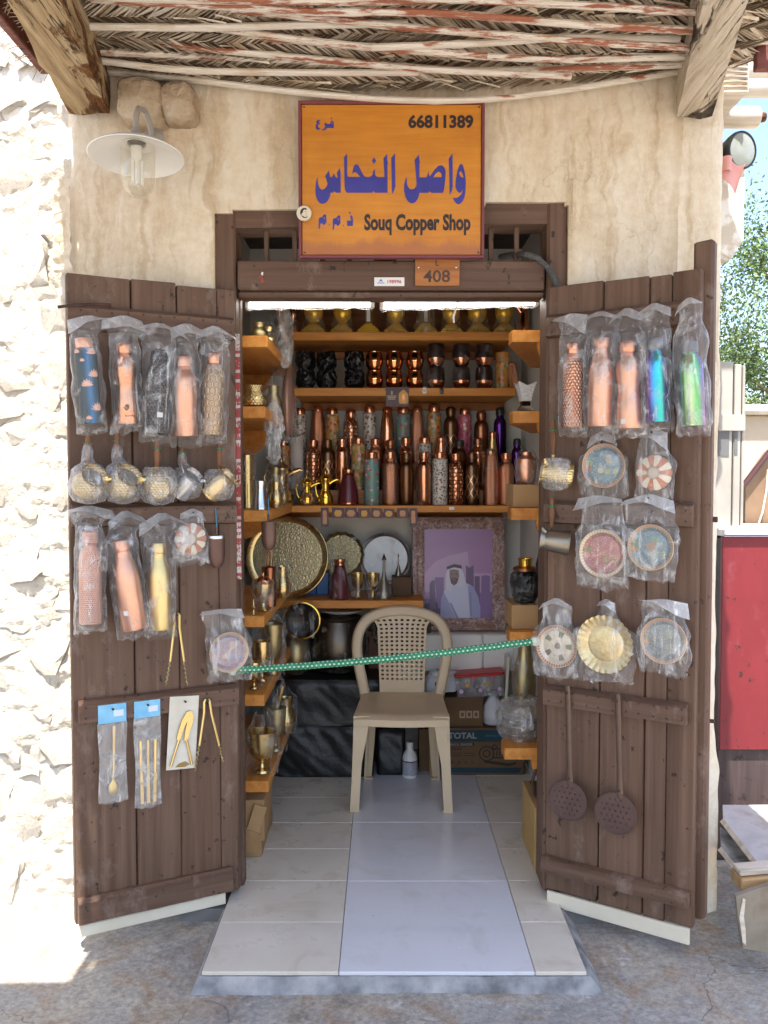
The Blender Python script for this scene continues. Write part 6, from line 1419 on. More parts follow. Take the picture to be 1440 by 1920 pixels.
# ------------------------------------------------------------------ goods on the right shelves
t = thing('incense_burner', 'white and silver horned incense burner on the second right shelf', 'incense burner', (P(984, 900, 3.42).x, 3.42, RZs[1] + .001), (0, 0, R(6))); h = S(56, 3.42); w = S(34, 3.42) / 2
def sq(r, z, horn=0.):
    return [Vector((r * x, r * y, z + (horn if k % 2 == 0 else 0))) for k, (x, y) in enumerate(((-1, -1), (0, -1), (1, -1), (1, 0), (1, 1), (0, 1), (-1, 1), (-1, 0)))]
def loft(rows, cap=True):
    n = len(rows[0]); g = G(); vs = sum(rows, []); fs = [(j * n + k, j * n + (k + 1) % n, (j + 1) * n + (k + 1) % n, (j + 1) * n + k) for j in range(len(rows) - 1) for k in range(n)]
    if cap: fs += [tuple(range(n))[::-1], tuple(range((len(rows) - 1) * n, len(rows) * n))]
    return g.add(vs, fs)
GLIT = M('glitter_white', (.55, .55, .56), (.8, .8, .8), rough=.3, scale=160, metal=.3)
obj('foot', loft([sq(w * .85, 0), sq(w * .75, h * .1), sq(w * .55, h * .2)]), SILVER, t); obj('waist', loft([sq(w * .46, h * .2), sq(w * .44, h * .36)]), M('mirror_panel', (.25, .25, .26), rough=.08, metal=1.), t)
obj('cup', loft([sq(w * .55, h * .36), sq(w * .6, h * .5), sq(w * .78, h * .75), sq(w * 1.02, h * .86, h * .14), sq(w * .8, h * .8, .03 * h)]), GLIT, t, ang=20)
def carton(label, x0, y0, x1, y1, Y, z, d, mat=CARD, rz=0., group=None):
    w = S(x1 - x0, Y); hh = S(y1 - y0, Y); t = thing('small_carton', label, 'box', (P((x0 + x1) / 2, 900, Y).x, Y + d / 2, z + .001), (0, 0, R(rz)), group); obj('box', G().box((0, 0, hh / 2), (w, d, hh), .002), mat, t); obj('tape_seam', G().box((0, 0, hh + .0006), (.03, d * .98, .001)), CARDD, t)
    return t, hh
t, hh = carton('plain tan carton on the third right shelf', 963, 908, 1012, 951, 3.40, RZs[2], .2, CARD)
vessel('bagged_cup', 'copper cup in film standing on the tan carton at the right', 'cup', 987, RZs[2] + hh + .001, 3.47, 60, 40, [(0, 0), (.7, 0), (.8, .05), (.95, .5), (.9, .78), (.7, .84), (.5, .9), (.52, 1), (0, 1)], COPPERS, film=[(.95, 0), (1.1, .3), (1.12, .7), (.9, .95), (.5, 1.1)], seed=4)
t, hh = carton('plain tan carton on the fourth right shelf', 961, 1137, 1012, 1183, 3.40, RZs[3], .2, CARD)
t, h, r = vessel('wrapped_urn', 'black film wrapped urn with gilt neck on the fourth right shelf carton', 'urn', 986, RZs[3] + hh + .001, 3.48, 66, 60, [(0, 0), (.6, 0), (.85, .2), (1, .55), (.95, .78), (.7, .9), (0, .9)], BFILM)
obj('copper_lid', G().lathe([(r * .75, h * .9), (r * .78, h * .98), (r * .6, h * 1.02), (r * .4, h * 1.04)], 24), COPPERD, t); obj('gilt_neck', G().lathe([(r * .4, h * 1.03), (r * .44, h * 1.2), (r * .5, h * 1.25), (r * .4, h * 1.24), (r * .3, h * 1.05)], 24), GOLD, t); wrap(t, [(r * .7, 0), (r * .95, h * .25), (r * 1.06, h * .6), (r * 1.0, h * .85), (r * .8, h * .95)], FILMC, 26, 5, .06)
vessel('bagged_vase', 'brass vase in film standing behind the wrapped plates at the right', 'vase', 986, RZs[4], 3.80, 150, 44, [(0, 0), (.6, 0), (.7, .05), (1, .35), (.95, .55), (.6, .8), (.55, .9), (.75, 1), (.6, 1), (0, .8)], BRASSD, film=[(.8, .1), (1.08, .35), (1.08, .55), (1.0, .8), (1.05, 1), (.9, 1.06)], seed=6)
t = thing('wrapped_plates', 'stack of silver rimmed plates in loose film on the lowest right shelf', 'plates', (P(982, 900, 3.50).x, 3.50, RZs[4] + .001)); 
for k in range(6): obj('plate', G().lathe([(0, 0), (.05, 0), (.075, .008), (.088 - .004 * (k % 2), .013), (.086, .015), (.05, .004), (0, .004)], 28), (SILVER, BRASSD)[k % 2], t, (.002 * k, 0, .012 + k * .015), (R(3 * nz(k * 3.3)), R(4 * nz(k, 2)), 0))
wrap(t, [(.082, .0), (.096, .03), (.100, .07), (.095, .11), (.085, .14), (.05, .16)], FILMK, 30, 8, .12, .015)
pts = [P(x, y, 3.34) for x, y in ((1022, 1440), (1004, 1445), (998, 1465), (1001, 1488), (1012, 1502), (1026, 1506))]
out = []
for i in range(len(pts) - 1): out += [pts[i].lerp(pts[i + 1], k / 5) for k in range(5)]
tag(obj('brown_cable', G().tube([p - out[-1] for p in out], .006, 8), M('brown_rubber', (.05, .018, .014), rough=.5), None, out[-1]), 'dark brown cable looping below the lowest right shelf', 'cable')
t, hh = carton('narrow tan carton on the floor behind the right door', 1007, 1575, 1050, 1694, 3.30, 0, .3, M('yellow_card', (.42, .26, .09), (.48, .31, .12), rough=.8))
t = thing('hanging_pouch', 'small dark film pouch hanging by the right jamb beside the urn', 'pouch', P(1013, 1088, 3.28)); wrap(t, [(.004, 0), (.014, .02), (.016, .06), (.010, .1), (.004, .125)], BFILM, 16, 2, .2); add_nail(t, (0, 0, .122))

# ------------------------------------------------------------------ trays and goods on the lowest back shelf
Z4 = SHZ[4] + .001
def etched(name, c1, c2, rough, sc=26):
    m, nt, b = new_mat(name); v = coords(nt, (1, 1, 1)); vo = nd(nt, 'TexVoronoi', {'Vector': vmath(nt, 'ADD', v, vmath(nt, 'MULTIPLY', noise_(nt, v, 20, 3, out=1), (.03, .03, .03))), 'Scale': sc}, feature='DISTANCE_TO_EDGE').outputs['Distance']
    w = noise_(nt, v, 60, 5); col = mixc(nt, ramp(nt, vo, [(.04, 1), (.12, 0)]), ramp(nt, w, [(.3, c1), (.7, c2)]), tuple(k * .62 for k in c1)); nt.links.new(col, b.inputs['Base Color']); b.inputs['Metallic'].default_value = .9; b.inputs['Roughness'].default_value = rough
    nt.links.new(bump_(nt, math_(nt, 'ADD', vo, math_(nt, 'MULTIPLY', w, .5)), .6, .006), b.inputs['Normal']); return m
ETB = etched('etched_brass', (.50, .42, .25), (.38, .31, .17), .42, 70); ETS = M('dull_white_metal', (.62, .62, .61), (.72, .72, .71), rough=.5, metal=.35, scale=12, bump=.4)
def tray(label, cx, cy, rpx, Y, mat, rimm, lean, film, seed, scal=0, group='round trays on the lowest back shelf'):
    r = S(rpx, Y); z = max(Z4, P(cx, cy + rpx, Y).z); t = thing('round_tray', label, 'tray', (P(cx, cy, Y).x, Y, z), (R(-lean), 0, 0), group)
    q = Matrix.Rotation(math.pi / 2, 3, 'X'); n = 64
    obj('tray_face', G().lathe([(0, 0), (r * .86, 0), (r * .86, -.004), (0, -.004)][::-1], n, rot=q), mat, t, (0, 0, r))
    g = G().lathe([(r * .855, .0), (r * .93, .005), (r * .985, .014), (r, .013), (r * .99, .009), (r * .93, -.002), (r * .85, -.006)], n, rot=q)
    if scal:
        for i, v in enumerate(g.v):
            a = math.atan2(v[2], v[0]); s = 1 + .03 * math.cos(a * scal); g.v[i] = (v[0] * s, v[1], v[2] * s)
    obj('rim', g, rimm, t, (0, 0, r))
    if film:
        g = G().grid(16, 16, lambda u, v: Vector(((u - .5) * 2.06 * r * math.sqrt(max(.02, 1 - ((v - .5) * 1.96) ** 2)), -.020 - .006 * nz(u * 7 + seed, v * 7), r + (v - .5) * 2.06 * r))); obj('film_cover', g, FILMC, t, ang=60)
tray('large etched round brass tray at the left end of the lowest back shelf', 538, 1048, 77, 4.44, ETB, BRASS, 6, 0, 1)
tray('ornate dark gilt scalloped tray behind the maroon carafe on the lowest back shelf', 640, 1040, 43, 4.64, ETB, BRASSD, 7, 1, 2, 18)
tray('silver round tray in wrinkled film leaning on the back wall', 722, 1047, 49, 4.66, ETS, SILVER, 7, 1, 3)
r = S(36, 4.42) / 2; h = S(76, 4.42); t = thing('bagged_carafe', 'maroon carafe in film in front of the gilt scalloped tray', 'carafe', (P(637, 900, 4.42).x, 4.42, Z4)); bottle_parts(t, 'carafe', h, r, MAROON, COPPER, n=26); wrap(t, [(r * 1.05, 0), (r * 1.1, h * .4), (r * .9, h * .8), (r * .75, h * 1.02), (r * .3, h * 1.08)], FILMC, 24, 3, .08)
TUMB = [(0, 0), (.5, 0), (.55, .03), (.2, .08), (.16, .3), (.5, .42), (.85, .55), (1, 1), (.95, 1), (.8, .6), (0, .45)]
for k, (x, w) in enumerate(((671, 'left'), (699, 'right'))): vessel('brass_goblet', f'{w} brass goblet in film of the pair below the silver tray', 'goblet', x, Z4, 4.42, 48, 25, TUMB, BRASS, film=[(1, 0), (1.1, .3), (1.12, .7), (1.08, 1)], seed=k + 2, group='pair of goblets on the lowest back shelf')
def spire(label, x, hpx, wpx, Y, z, mat, film):
    h = S(hpx, Y); r = S(wpx, Y) / 2; t = thing('spired_burner', label, 'burner', (P(x, 900, Y).x, Y, z)); obj('body', G().lathe([(a * r, b * h) for a, b in [(0, 0), (.9, 0), (1, .06), (.8, .2), (.5, .36), (.25, .5), (.16, .62), (.16, .84), (.3, .85), (0, 1)]], 20), mat, t)
    if film: wrap(t, [(r, 0), (r * 1.2, h * .15), (r * .9, h * .35), (r * .5, h * .5)], FILMC, 20, 2, .12)
spire('spired metal burner with arrow tip in front of the silver tray', 720, 86, 32, 4.42, Z4, PEWTER, True)
t, hh = carton('low dark brown carton at the right end of the lowest back shelf', 735, 1090, 772, 1126, 4.50, Z4, .12, M('dark_carton', (.10, .055, .03), rough=.8)); spire('small pointed metal finial standing on the dark carton', 747, 44, 13, 4.53, Z4 + hh + .003, PEWTER, False)
for k, (x0, x1, w) in enumerate(((576, 592, 'left'), (593, 615, 'right'))): carton(f'{w} bright blue box behind the large brass tray', x0, 1084, x1, 1126, 4.56, Z4, .08, M('blue_box', (.02, .12, .35), (.03, .16, .42), rough=.45), group='blue boxes on the lowest back shelf')
# pan hanging in front
r = S(36, 4.28); t = thing('round_pan', 'dark round pan with gilt rim in film hanging below the large tray', 'pan', P(566, 1199, 4.28)); q = Matrix.Rotation(math.pi / 2, 3, 'X')
obj('pan_inside', G().lathe([(0, -.02), (r * .6, -.02), (r * .9, -.002), (r * .93, .006)], 40, rot=q), M('dark_pan', (.02, .016, .013), rough=.3, metal=.4), t, (0, 0, r)); obj('gilt_side', G().lathe([(r * .92, .006), (r * .98, .004), (r, -.006), (r * .96, -.03), (r * .7, -.036), (0, -.036)], 40, rot=q), GOLD, t, (0, 0, r))
obj('film_cover', G().grid(14, 14, lambda u, v: Vector(((u - .5) * 2.1 * r * math.sqrt(max(.02, 1 - ((v - .5) * 1.96) ** 2)), -.012 - .006 * nz(u * 6, v * 6), r + (v - .5) * 2.1 * r))), FILMC, t, ang=60)
# ------------------------------------------------------------------ black wrapped bundles, big pots
def bundle(label, x0, y0, x1, y1, Y, d, seed):
    a, b = P(x0, y1, Y), P(x1, y0, Y); w = b.x - a.x; h = b.z - max(a.z, .001); t = thing('black_bundle', label, 'bundle', ((a.x + b.x) / 2, Y, max(a.z, .001)), group='bundles in black plastic')
    def wrk(x, y, z): return .016 * nz(x * 6 + seed, y * 6, z * 7) + .012 * abs(nz(x * 9 + z * 9 + seed, y * 5, z * 4)) + .004 * nz(x * 20 + z * 12, y * 9 + seed, z * 9)
    g = G(); n1, n2, n3 = 44, 26, 16
    g.grid(n1, n2, lambda u, v: Vector((lerp(-w / 2, w / 2, u), -wrk(u * w, 0, v * h) * (1 if 0 < v else 0) + .02 * (abs(u - .5) * 2) ** 8 + .014 * (max(0, v - .85) / .15) ** 2, v * h)))
    g.grid(n1, n3, lambda u, v: Vector((lerp(-w / 2, w / 2, u), lerp(.014, d, v), h + wrk(u * w, v * d, 3) * .6 * math.sin(math.pi * v))))
    for s in (-1, 1): g.grid(n3, n2, lambda u, v: Vector((s * w / 2, lerp(.02, d, u), v * h)), flip=s < 0)
    obj('plastic_cover', g, BSHEET, t, ang=60); return t
bundle('lower big bundle wrapped in black plastic behind the chair on the floor', 512, 1363, 700, 1466, 4.33, .42, 1)
Zb = P(600, 1363, 4.33).z; b2 = bundle('upper bundle wrapped in black plastic carrying the dark pots', 516, 1276, 716, 1361, 4.34, .40, 5)
bundle('narrow bundle in black plastic on the floor behind the chair legs', 706, 1370, 760, 1466, 4.36, .36, 9)
ZT = P(600, 1276, 4.34).z + .012
vessel('brass_urn', 'round brass urn in film left of the big dark pot', 'urn', 552, ZT, 4.44, 84, 56, [(0, 0), (.5, 0), (.85, .15), (1, .45), (.85, .75), (.5, .88), (.45, 1), (.4, 1), (0, .8)], BRASSD, film=[(.6, 0), (.95, .15), (1.08, .45), (.95, .75), (.6, .95), (.3, 1.1)], seed=3)
t, h, r = vessel('cooking_pot', 'big dark round cooking pot with lid behind the green rope', 'pot', 632, ZT, 4.52, 100, 112, [(0, 0), (.6, 0), (.85, .12), (1, .42), (.95, .72), (.78, .92), (.76, .96), (.8, 1), (.7, 1), (0, .9)], DARKPOT, film=[(.65, .02), (.9, .14), (1.03, .42), (.98, .72), (.84, .93)], seed=4)
obj('lid', G().lathe([(r * .8, h * 1.0), (r * .82, h * 1.02), (r * .3, h * 1.08), (0, h * 1.09)], 30), DARKPOT, t); obj('white_dish', G().lathe([(0, h * 1.09), (r * .5, h * 1.09), (r * .72, h * 1.14), (r * .7, h * 1.15), (0, h * 1.11)], 30), WHITE, t, (.02, 0, 0))
t = thing('brown_carton', 'tall brown carton standing behind the chair back', 'box', (P(716, 900, 4.63).x, 4.66, .0015)); hh = P(700, 1182, 4.62).z; obj('box', G().box((0, 0, hh / 2), (.14, .14, hh), .003), M('red_brown_carton', (.16, .07, .04), (.2, .09, .05), rough=.7), t); obj('tape_seam', G().box((0, -.0712, hh / 2), (.03, .001, hh * .98)), CARDD, t)
c = P(752, 1176, 4.56); t = thing('ribbed_ring', 'grey ribbed ring standing behind the chair back', 'ring', (c.x, c.y, c.z - S(57, 4.56))); R0 = S(52, 4.56); g = G()
N = 120; pts = [(R0 * math.sin(2 * math.pi * k / N), 0, R0 * math.cos(2 * math.pi * k / N) + S(57, 4.56)) for k in range(N + 1)]; g.tube(pts, [.016 if k % 2 else .012 for k in range(N + 1)], 8, cap=False); obj('ring', g, M('grey_brown_rib', (.10, .09, .075), (.14, .125, .1), rough=.6), t)
obj('inner_panel', G().lathe([(0, 0), (R0 * .86, 0), (R0 * .86, .01), (0, .01)], 40, (0, .012, S(57, 4.56)), rot=Matrix.Rotation(math.pi / 2, 3, 'X')), M('dark_panel', (.035, .03, .027), rough=.7), t)

# ------------------------------------------------------------------ framed portrait on the white cabinet
CY = 4.50; a, b = P(796, 1259, CY), P(988, 1190, CY)
t = thing('white_cabinet', 'white two door cabinet under the framed portrait', 'cabinet', ((a.x + b.x) / 2, CY, a.z)); w, h = b.x - a.x, b.z - a.z
obj('carcass', G().box((0, .15, h / 2), (w, .26, h), .003), WHITE, t)
xs_ = P(907, 900, CY).x - (a.x + b.x) / 2
for u0, u1 in ((-w / 2, xs_), (xs_, w / 2)): obj('cabinet_door', G().box(((u0 + u1) / 2, .01, h / 2), (u1 - u0 - .008, .018, h - .006), .002), WHITE, t)
FY = 4.60; a, b = P(772, 1190, FY), P(948, 976, FY); w, h = b.x - a.x, b.z - a.z; zc = P(860, 1190, CY).z
pf = thing('framed_portrait', 'ornate copper toned frame with purple portrait of a man in white robe', 'picture', ((a.x + b.x) / 2, FY, max(a.z, zc) + .003), (R(-3), 0, 0))
def carved():
    m, nt, b_ = new_mat('carved_frame'); v = coords(nt, (1, 1, 1)); n = noise_(nt, v, 34, 5, .6, dist=2.0); s = noise_(nt, v, 10, 3)
    c = ramp(nt, n, [(.3, (.14, .09, .09)), (.46, (.42, .29, .27)), (.6, (.70, .56, .53))]); c = mixc(nt, ramp(nt, s, [(.5, 0), (.65, .7)]), c, (.32, .15, .08)); nt.links.new(c, b_.inputs['Base Color']); b_.inputs['Roughness'].default_value = .4; b_.inputs['Metallic'].default_value = .0
    nt.links.new(bump_(nt, n, 1., .012), b_.inputs['Normal']); return m
CARV = carved(); fw = S(24, FY)
prof = [(0, .0), (.08, -.022), (.35, -.030), (.55, -.014), (.8, -.020), (1, -.006), (1, .01), (0, .012)]
def bar(p0, p1, q0, q1):     # outer edge p0->p1, inner edge q0->q1 (x,z), mitred
    g = G(); n = len(prof); vs = []
    for j in range(2):
        o_, i_ = (p0, q0) if j == 0 else (p1, q1)
        for s, y in prof: vs.append(Vector((lerp(o_[0], i_[0], s), y, lerp(o_[1], i_[1], s))))
    g.add(vs, [(k, (k + 1) % n, n + (k + 1) % n, n + k) for k in range(n)]); return g
O = [(-w / 2, 0), (w / 2, 0), (w / 2, h), (-w / 2, h)]; I = [(-w / 2 + fw, fw), (w / 2 - fw, fw), (w / 2 - fw, h - fw), (-w / 2 + fw, h - fw)]
for k in range(4): obj('frame_bar', bar(O[k], O[(k + 1) % 4], I[k], I[(k + 1) % 4]), CARV, pf, ang=25)
for (x, z) in O + [(-w / 2, h * .68), (w / 2, h * .68), (-w / 2, h * .25), (w / 2, h * .3), (0, 0), (0, h), (w * .22, 0), (-w * .2, h)]:
    cx = max(-w / 2 + fw * .55, min(w / 2 - fw * .55, x)); cz = max(fw * .55, min(h - fw * .55, z)); g = G()
    for j in range(6): a_ = j * 1.047; g.lathe([(0, .010), (.006, .008), (.010, 0)], 8, (cx + .014 * math.cos(a_), -.022, cz + .014 * math.sin(a_)), rot=Matrix.Rotation(math.pi / 2, 3, 'X'))
    g.lathe([(0, .014), (.007, .011), (.011, 0)], 10, (cx, -.022, cz), rot=Matrix.Rotation(math.pi / 2, 3, 'X')); obj('carved_rosette', g, CARV, pf)
pm = {k: M('print_' + k, c, rough=.35) for k, c in {'mauve': (.40, .24, .43), 'light': (.50, .34, .52), 'tower': (.17, .11, .22), 'tower2': (.24, .15, .34), 'dark': (.09, .06, .14), 'robe': (.55, .56, .74), 'robe2': (.32, .32, .55), 'head': (.62, .60, .72), 'skin': (.27, .17, .16), 'band': (.07, .06, .07), 'beard': (.12, .08, .09), 'fold': (.24, .25, .45)}.items()}
iw, ih = w - 2 * fw, h - 2 * fw
psheet = obj('picture_sheet', G().box((0, .004, h / 2), (iw + .01, .004, ih + .01)), pm['mauve'], pf)
def pp(key, pts, lay):
    polycurve('picture_print', [pts], pm[key], psheet, (0, .0018 - .0003 * lay, 0), lambda q: ((min(935, max(340, q[0])) - 637.5) / 595 * iw, fw + (1020 - min(1020, max(265, q[1]))) / 755 * ih))
pp('light', [(340, 640), (440, 540), (560, 490), (720, 455), (740, 640), (935, 640), (935, 800), (340, 800)], 0)
pp('tower2', [(340, 860), (935, 800), (935, 1020), (340, 1020)], 1); pp('dark', [(340, 900), (500, 880), (500, 1020), (340, 1020)], 2)
for k, q in enumerate([[(430, 675), (510, 675), (510, 940), (460, 940), (430, 700)], [(385, 730), (405, 700), (430, 700), (440, 950), (385, 950)], [(705, 572), (738, 595), (772, 570), (775, 780), (705, 780)], [(780, 665), (826, 665), (826, 940), (780, 940)]]): pp('tower' if k != 0 else 'tower2', q, 3)
pp('tower2', [(840, 665), (880, 655), (915, 665), (915, 1020), (835, 1020)], 3)
pp('robe', [(478, 1020), (486, 860), (515, 785), (570, 750), (640, 728), (710, 725), (770, 755), (812, 840), (832, 940), (830, 1020)], 5)
pp('robe2', [(478, 1020), (486, 860), (510, 800), (560, 900), (610, 1020)], 6); pp('robe2', [(720, 740), (770, 755), (812, 840), (832, 940), (830, 1020), (740, 1020)], 6); pp('fold', [(560, 890), (575, 890), (640, 1020), (615, 1020)], 7); pp('fold', [(735, 800), (750, 800), (760, 1000), (742, 1000)], 7)
pp('head', [(524, 770), (528, 650), (545, 592), (600, 566), (655, 574), (684, 640), (702, 722), (672, 765), (630, 740), (600, 748), (560, 795)], 8)
pp('skin', [(560, 612), (600, 606), (640, 615), (646, 668), (628, 722), (600, 746), (572, 722), (560, 670)], 9); pp('beard', [(568, 690), (585, 680), (602, 676), (622, 682), (640, 690), (626, 726), (600, 746), (574, 726)], 10)
for ex in (582, 622): pp('band', [(ex - 10, 644), (ex + 10, 644), (ex + 9, 652), (ex - 9, 652)], 10)
pp('skin', [(590, 690), (612, 690), (610, 698), (592, 698)], 11)
pp('band', [(534, 585), (600, 562), (664, 572), (670, 602), (600, 590), (538, 610)], 11)

# ------------------------------------------------------------------ things stored below the cabinet
ZC = P(870, 1357, 4.38).z
t = thing('machine_carton', 'brown and blue printed power tool carton on the floor below the cabinet', 'box', (P(912, 900, 4.36).x, 4.36, .0015)); w = S(148, 4.36); h = P(900, 1366, 4.36).z
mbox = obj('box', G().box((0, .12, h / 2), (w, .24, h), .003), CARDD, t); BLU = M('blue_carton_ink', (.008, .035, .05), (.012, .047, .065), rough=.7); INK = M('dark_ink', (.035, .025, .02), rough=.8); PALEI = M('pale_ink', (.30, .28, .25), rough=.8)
obj('blue_band', G().box((0, -.0012, h * .84), (w * .98, .001, h * .25)), BLU, mbox); obj('blue_band', G().prism([(-w * .49, h * .05), (w * .44, h * .05), (w * .47, h * .16), (-w * .49, h * .16)], -.0016, -.001), BLU, mbox)
lettering('TOTAL', w * .36, h * .13, PALEI, mbox, (-w * .29, -.0024, h * .845), .03); lettering('One-Stop Tools Station', w * .36, h * .06, M('dim_ink', (.06, .18, .24), rough=.8), mbox, (w * .18, -.0024, h * .84), .01); lettering('BENCH GRINDER', w * .30, h * .055, PALEI, mbox, (-w * .31, -.0024, h * .655), .01); lettering('150W', w * .16, h * .07, INK, mbox, (-w * .38, -.0024, h * .56), .02)
obj('black_strip', G().box((-w * .31, -.0015, h * .655), (w * .34, .001, h * .08)), INK, mbox)
for k in range(4): obj('print_line', G().box((-w * (.38 if k % 2 else .2), -.0014, h * (.47 - .05 * (k // 2))), (w * .14, .0008, h * .012)), INK, mbox)
ring = lambda x, z, ro, ri, n=28: [[(x + ro * math.cos(2 * math.pi * k / n), z + ro * math.sin(2 * math.pi * k / n)) for k in range(n)], [(x + ri * math.cos(2 * math.pi * k / n), z + ri * math.sin(2 * math.pi * k / n)) for k in range(n)]]
for (x, z, ro, ri) in ((.02, .46, .10, .085), (.02, .46, .05, .035), (.40, .46, .085, .07), (.12, .6, .035, .02)): polycurve('machine_print', ring(x * w, z * h, ro * w, ri * w), INK, mbox, (0, -.0016, 0), lambda q: q)
polycurve('machine_print', [[(.10, .36), (.36, .36), (.36, .58), (.10, .58)], [(.115, .39), (.345, .39), (.345, .55), (.115, .55)]], INK, mbox, (0, -.0017, 0), lambda q: (q[0] * w, q[1] * h))
for k in range(6): polycurve('machine_print', [[(.14 + k * .035, .41), (.155 + k * .035, .41), (.165 + k * .035, .53), (.15 + k * .035, .53)]], INK, mbox, (0, -.0017, 0), lambda q: (q[0] * w, q[1] * h))
polycurve('machine_print', [[(-.02, .27), (.30, .19), (.40, .24), (.40, .28), (.30, .25), (.0, .32)]], INK, mbox, (0, -.0017, 0), lambda q: (q[0] * w, q[1] * h))
for k in range(4): polycurve('symbol_print', ring(w * (-.42 + .085 * k), h * .27, w * .018, w * .011, 12), INK, mbox, (0, -.0016, 0), lambda q: q)
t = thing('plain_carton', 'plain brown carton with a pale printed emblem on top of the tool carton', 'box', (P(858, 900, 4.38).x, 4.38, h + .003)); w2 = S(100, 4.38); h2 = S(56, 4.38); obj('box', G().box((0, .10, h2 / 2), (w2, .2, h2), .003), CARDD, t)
for k in range(3): x = (.05 + .13 * k) * w2; polycurve('emblem', [[(x, h2 * .3), (x + w2 * .11, h2 * .3), (x + w2 * .11, h2 * .55), (x, h2 * .55)], [(x + w2 * .03, h2 * .36), (x + w2 * .08, h2 * .36), (x + w2 * .08, h2 * .49), (x + w2 * .03, h2 * .49)]], M('pale_brown_ink', (.42, .30, .19), rough=.8), t, (0, -.0012, 0), lambda q: q)
ztop = h + .003 + h2
t = thing('white_sack', 'white shopping bag with dark lettering on the plain carton', 'bag', (P(832, 900, 4.40).x, 4.44, ztop + .001)); g = G()
def sk(u, v):
    a = 2 * math.pi * u; rr = 1 + .12 * nz(math.cos(a) * 2, math.sin(a) * 2, v * 3) + .06 * nz(math.cos(a) * 6, math.sin(a) * 6, v * 8); b_ = math.sin(max(.02, min(1, v)) * math.pi * .5 + .0) if v < .5 else math.cos((v - .5) * math.pi * .95)
    prof_ = [0.0, .95, 1, .98, .9, .7, .35][min(6, int(v * 6.001))]
    return Vector((.095 * prof_ * rr * math.cos(a), .05 * prof_ * rr * math.sin(a), v * .125 + .008 * nz(u * 6, v * 4)))
obj('sack', g.grid(32, 18, sk), M('white_plastic', (.55, .56, .60), (.64, .65, .68), rough=.4, bump=.6, bscale=26), t, ang=60); lettering('ud', .045, .030, BLACK, t, (-.02, -.0585, .07), .02); lettering('fo', .03, .024, BLACK, t, (-.02, -.0565, .03), .02)
t = thing('storage_box', 'clear plastic tub with red lid and fruit print under the cabinet', 'tub', (P(902, 900, 4.42).x, 4.46, ztop + .001), (0, R(-4), 0)); wb, hb = .23, .105
obj('tub', loft([sq(1, 0), sq(1.06, hb)]), film_mat('smoky_tub', .45, (.16, .10, .11)), t)
for v in t.children[0].data.vertices: v.co = (v.co.x * wb / 2, v.co.y * .07, v.co.z)
obj('red_lid', G().box((0, 0, hb + .007), (wb * 1.1, .16, .016), .005), M('red_plastic', (.45, .02, .02), rough=.4), t)
for k in range(7): x = (-.42 + .14 * k) * wb; z = .035 + .03 * (k % 3); polycurve('fruit_print', [[(x + .011 * math.cos(j * .52), z + .011 * math.sin(j * .52)) for j in range(12)]], [pm['light'], PCY, M('pink_dot', (.45, .12, .18), rough=.5)][k % 3], t, (0, -.0765, 0), lambda q: q)
t = thing('stuffed_bag', 'small stuffed white plastic bag beside the plain carton', 'bag', (P(927, 900, 4.42).x, 4.42, h + .003)); wrap(t, [(.02, 0), (.05, .01), (.055, .05), (.05, .10), (.03, .13), (.02, .145), (.03, .165)], MATS['white_plastic'], 26, 3, .14, name='bag')
t = thing('spray_bottle', 'white bottle with printed label on the floor behind the chair', 'bottle', (P(769, 900, 4.34).x, 4.34, .0015)); r = S(14, 4.34); h = P(769, 1391, 4.34).z
obj('body', G().lathe([(0, 0), (.95 * r, 0), (r, .01), (r, h * .55), (r * .8, h * .68), (r * .45, h * .78), (r * .42, h * .86), (0, h * .86)], 24), WHITE, t); obj('cap', G().lathe([(r * .46, h * .855), (r * .46, h * .99), (0, h)], 18), WHITE, t)
g = G().grid(16, 1, lambda u, v: Vector(((r + .0008) * math.sin(lerp(-1.4, 1.4, u)), -(r + .0008) * math.cos(lerp(-1.4, 1.4, u)), h * lerp(.08, .46, v)))); obj('label', g, M('grey_label', (.42, .42, .46), (.3, .3, .36), rough=.5, scale=90), t); g = G().grid(16, 1, lambda u, v: Vector(((r + .0014) * math.sin(lerp(-1.4, 1.4, u)), -(r + .0014) * math.cos(lerp(-1.4, 1.4, u)), h * lerp(.46, .49, v)))); obj('label_band', g, MAROON, t)
for k, (x0, x1, Y, d) in enumerate(((786, 806, 4.42, .14), (806, 826, 4.36, .2))):
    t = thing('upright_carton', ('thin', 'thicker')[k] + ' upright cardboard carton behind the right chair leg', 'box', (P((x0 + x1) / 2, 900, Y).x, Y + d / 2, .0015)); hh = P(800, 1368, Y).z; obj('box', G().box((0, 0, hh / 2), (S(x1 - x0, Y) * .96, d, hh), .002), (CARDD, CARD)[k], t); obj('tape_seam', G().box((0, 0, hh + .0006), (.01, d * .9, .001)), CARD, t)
t = thing('leaning_board', 'pale grey board leaning behind the wrapped plates at the right', 'board', (P(948, 900, 4.45).x, 4.45, .36), (0, R(3), 0)); obj('board', G().box((0, .05, .11), (.012, .2, .24), .001), WHITEWALL, t); obj('edge_band', G().box((0, -.0515, .11), (.013, .003, .24), .0005), CREAM, t)

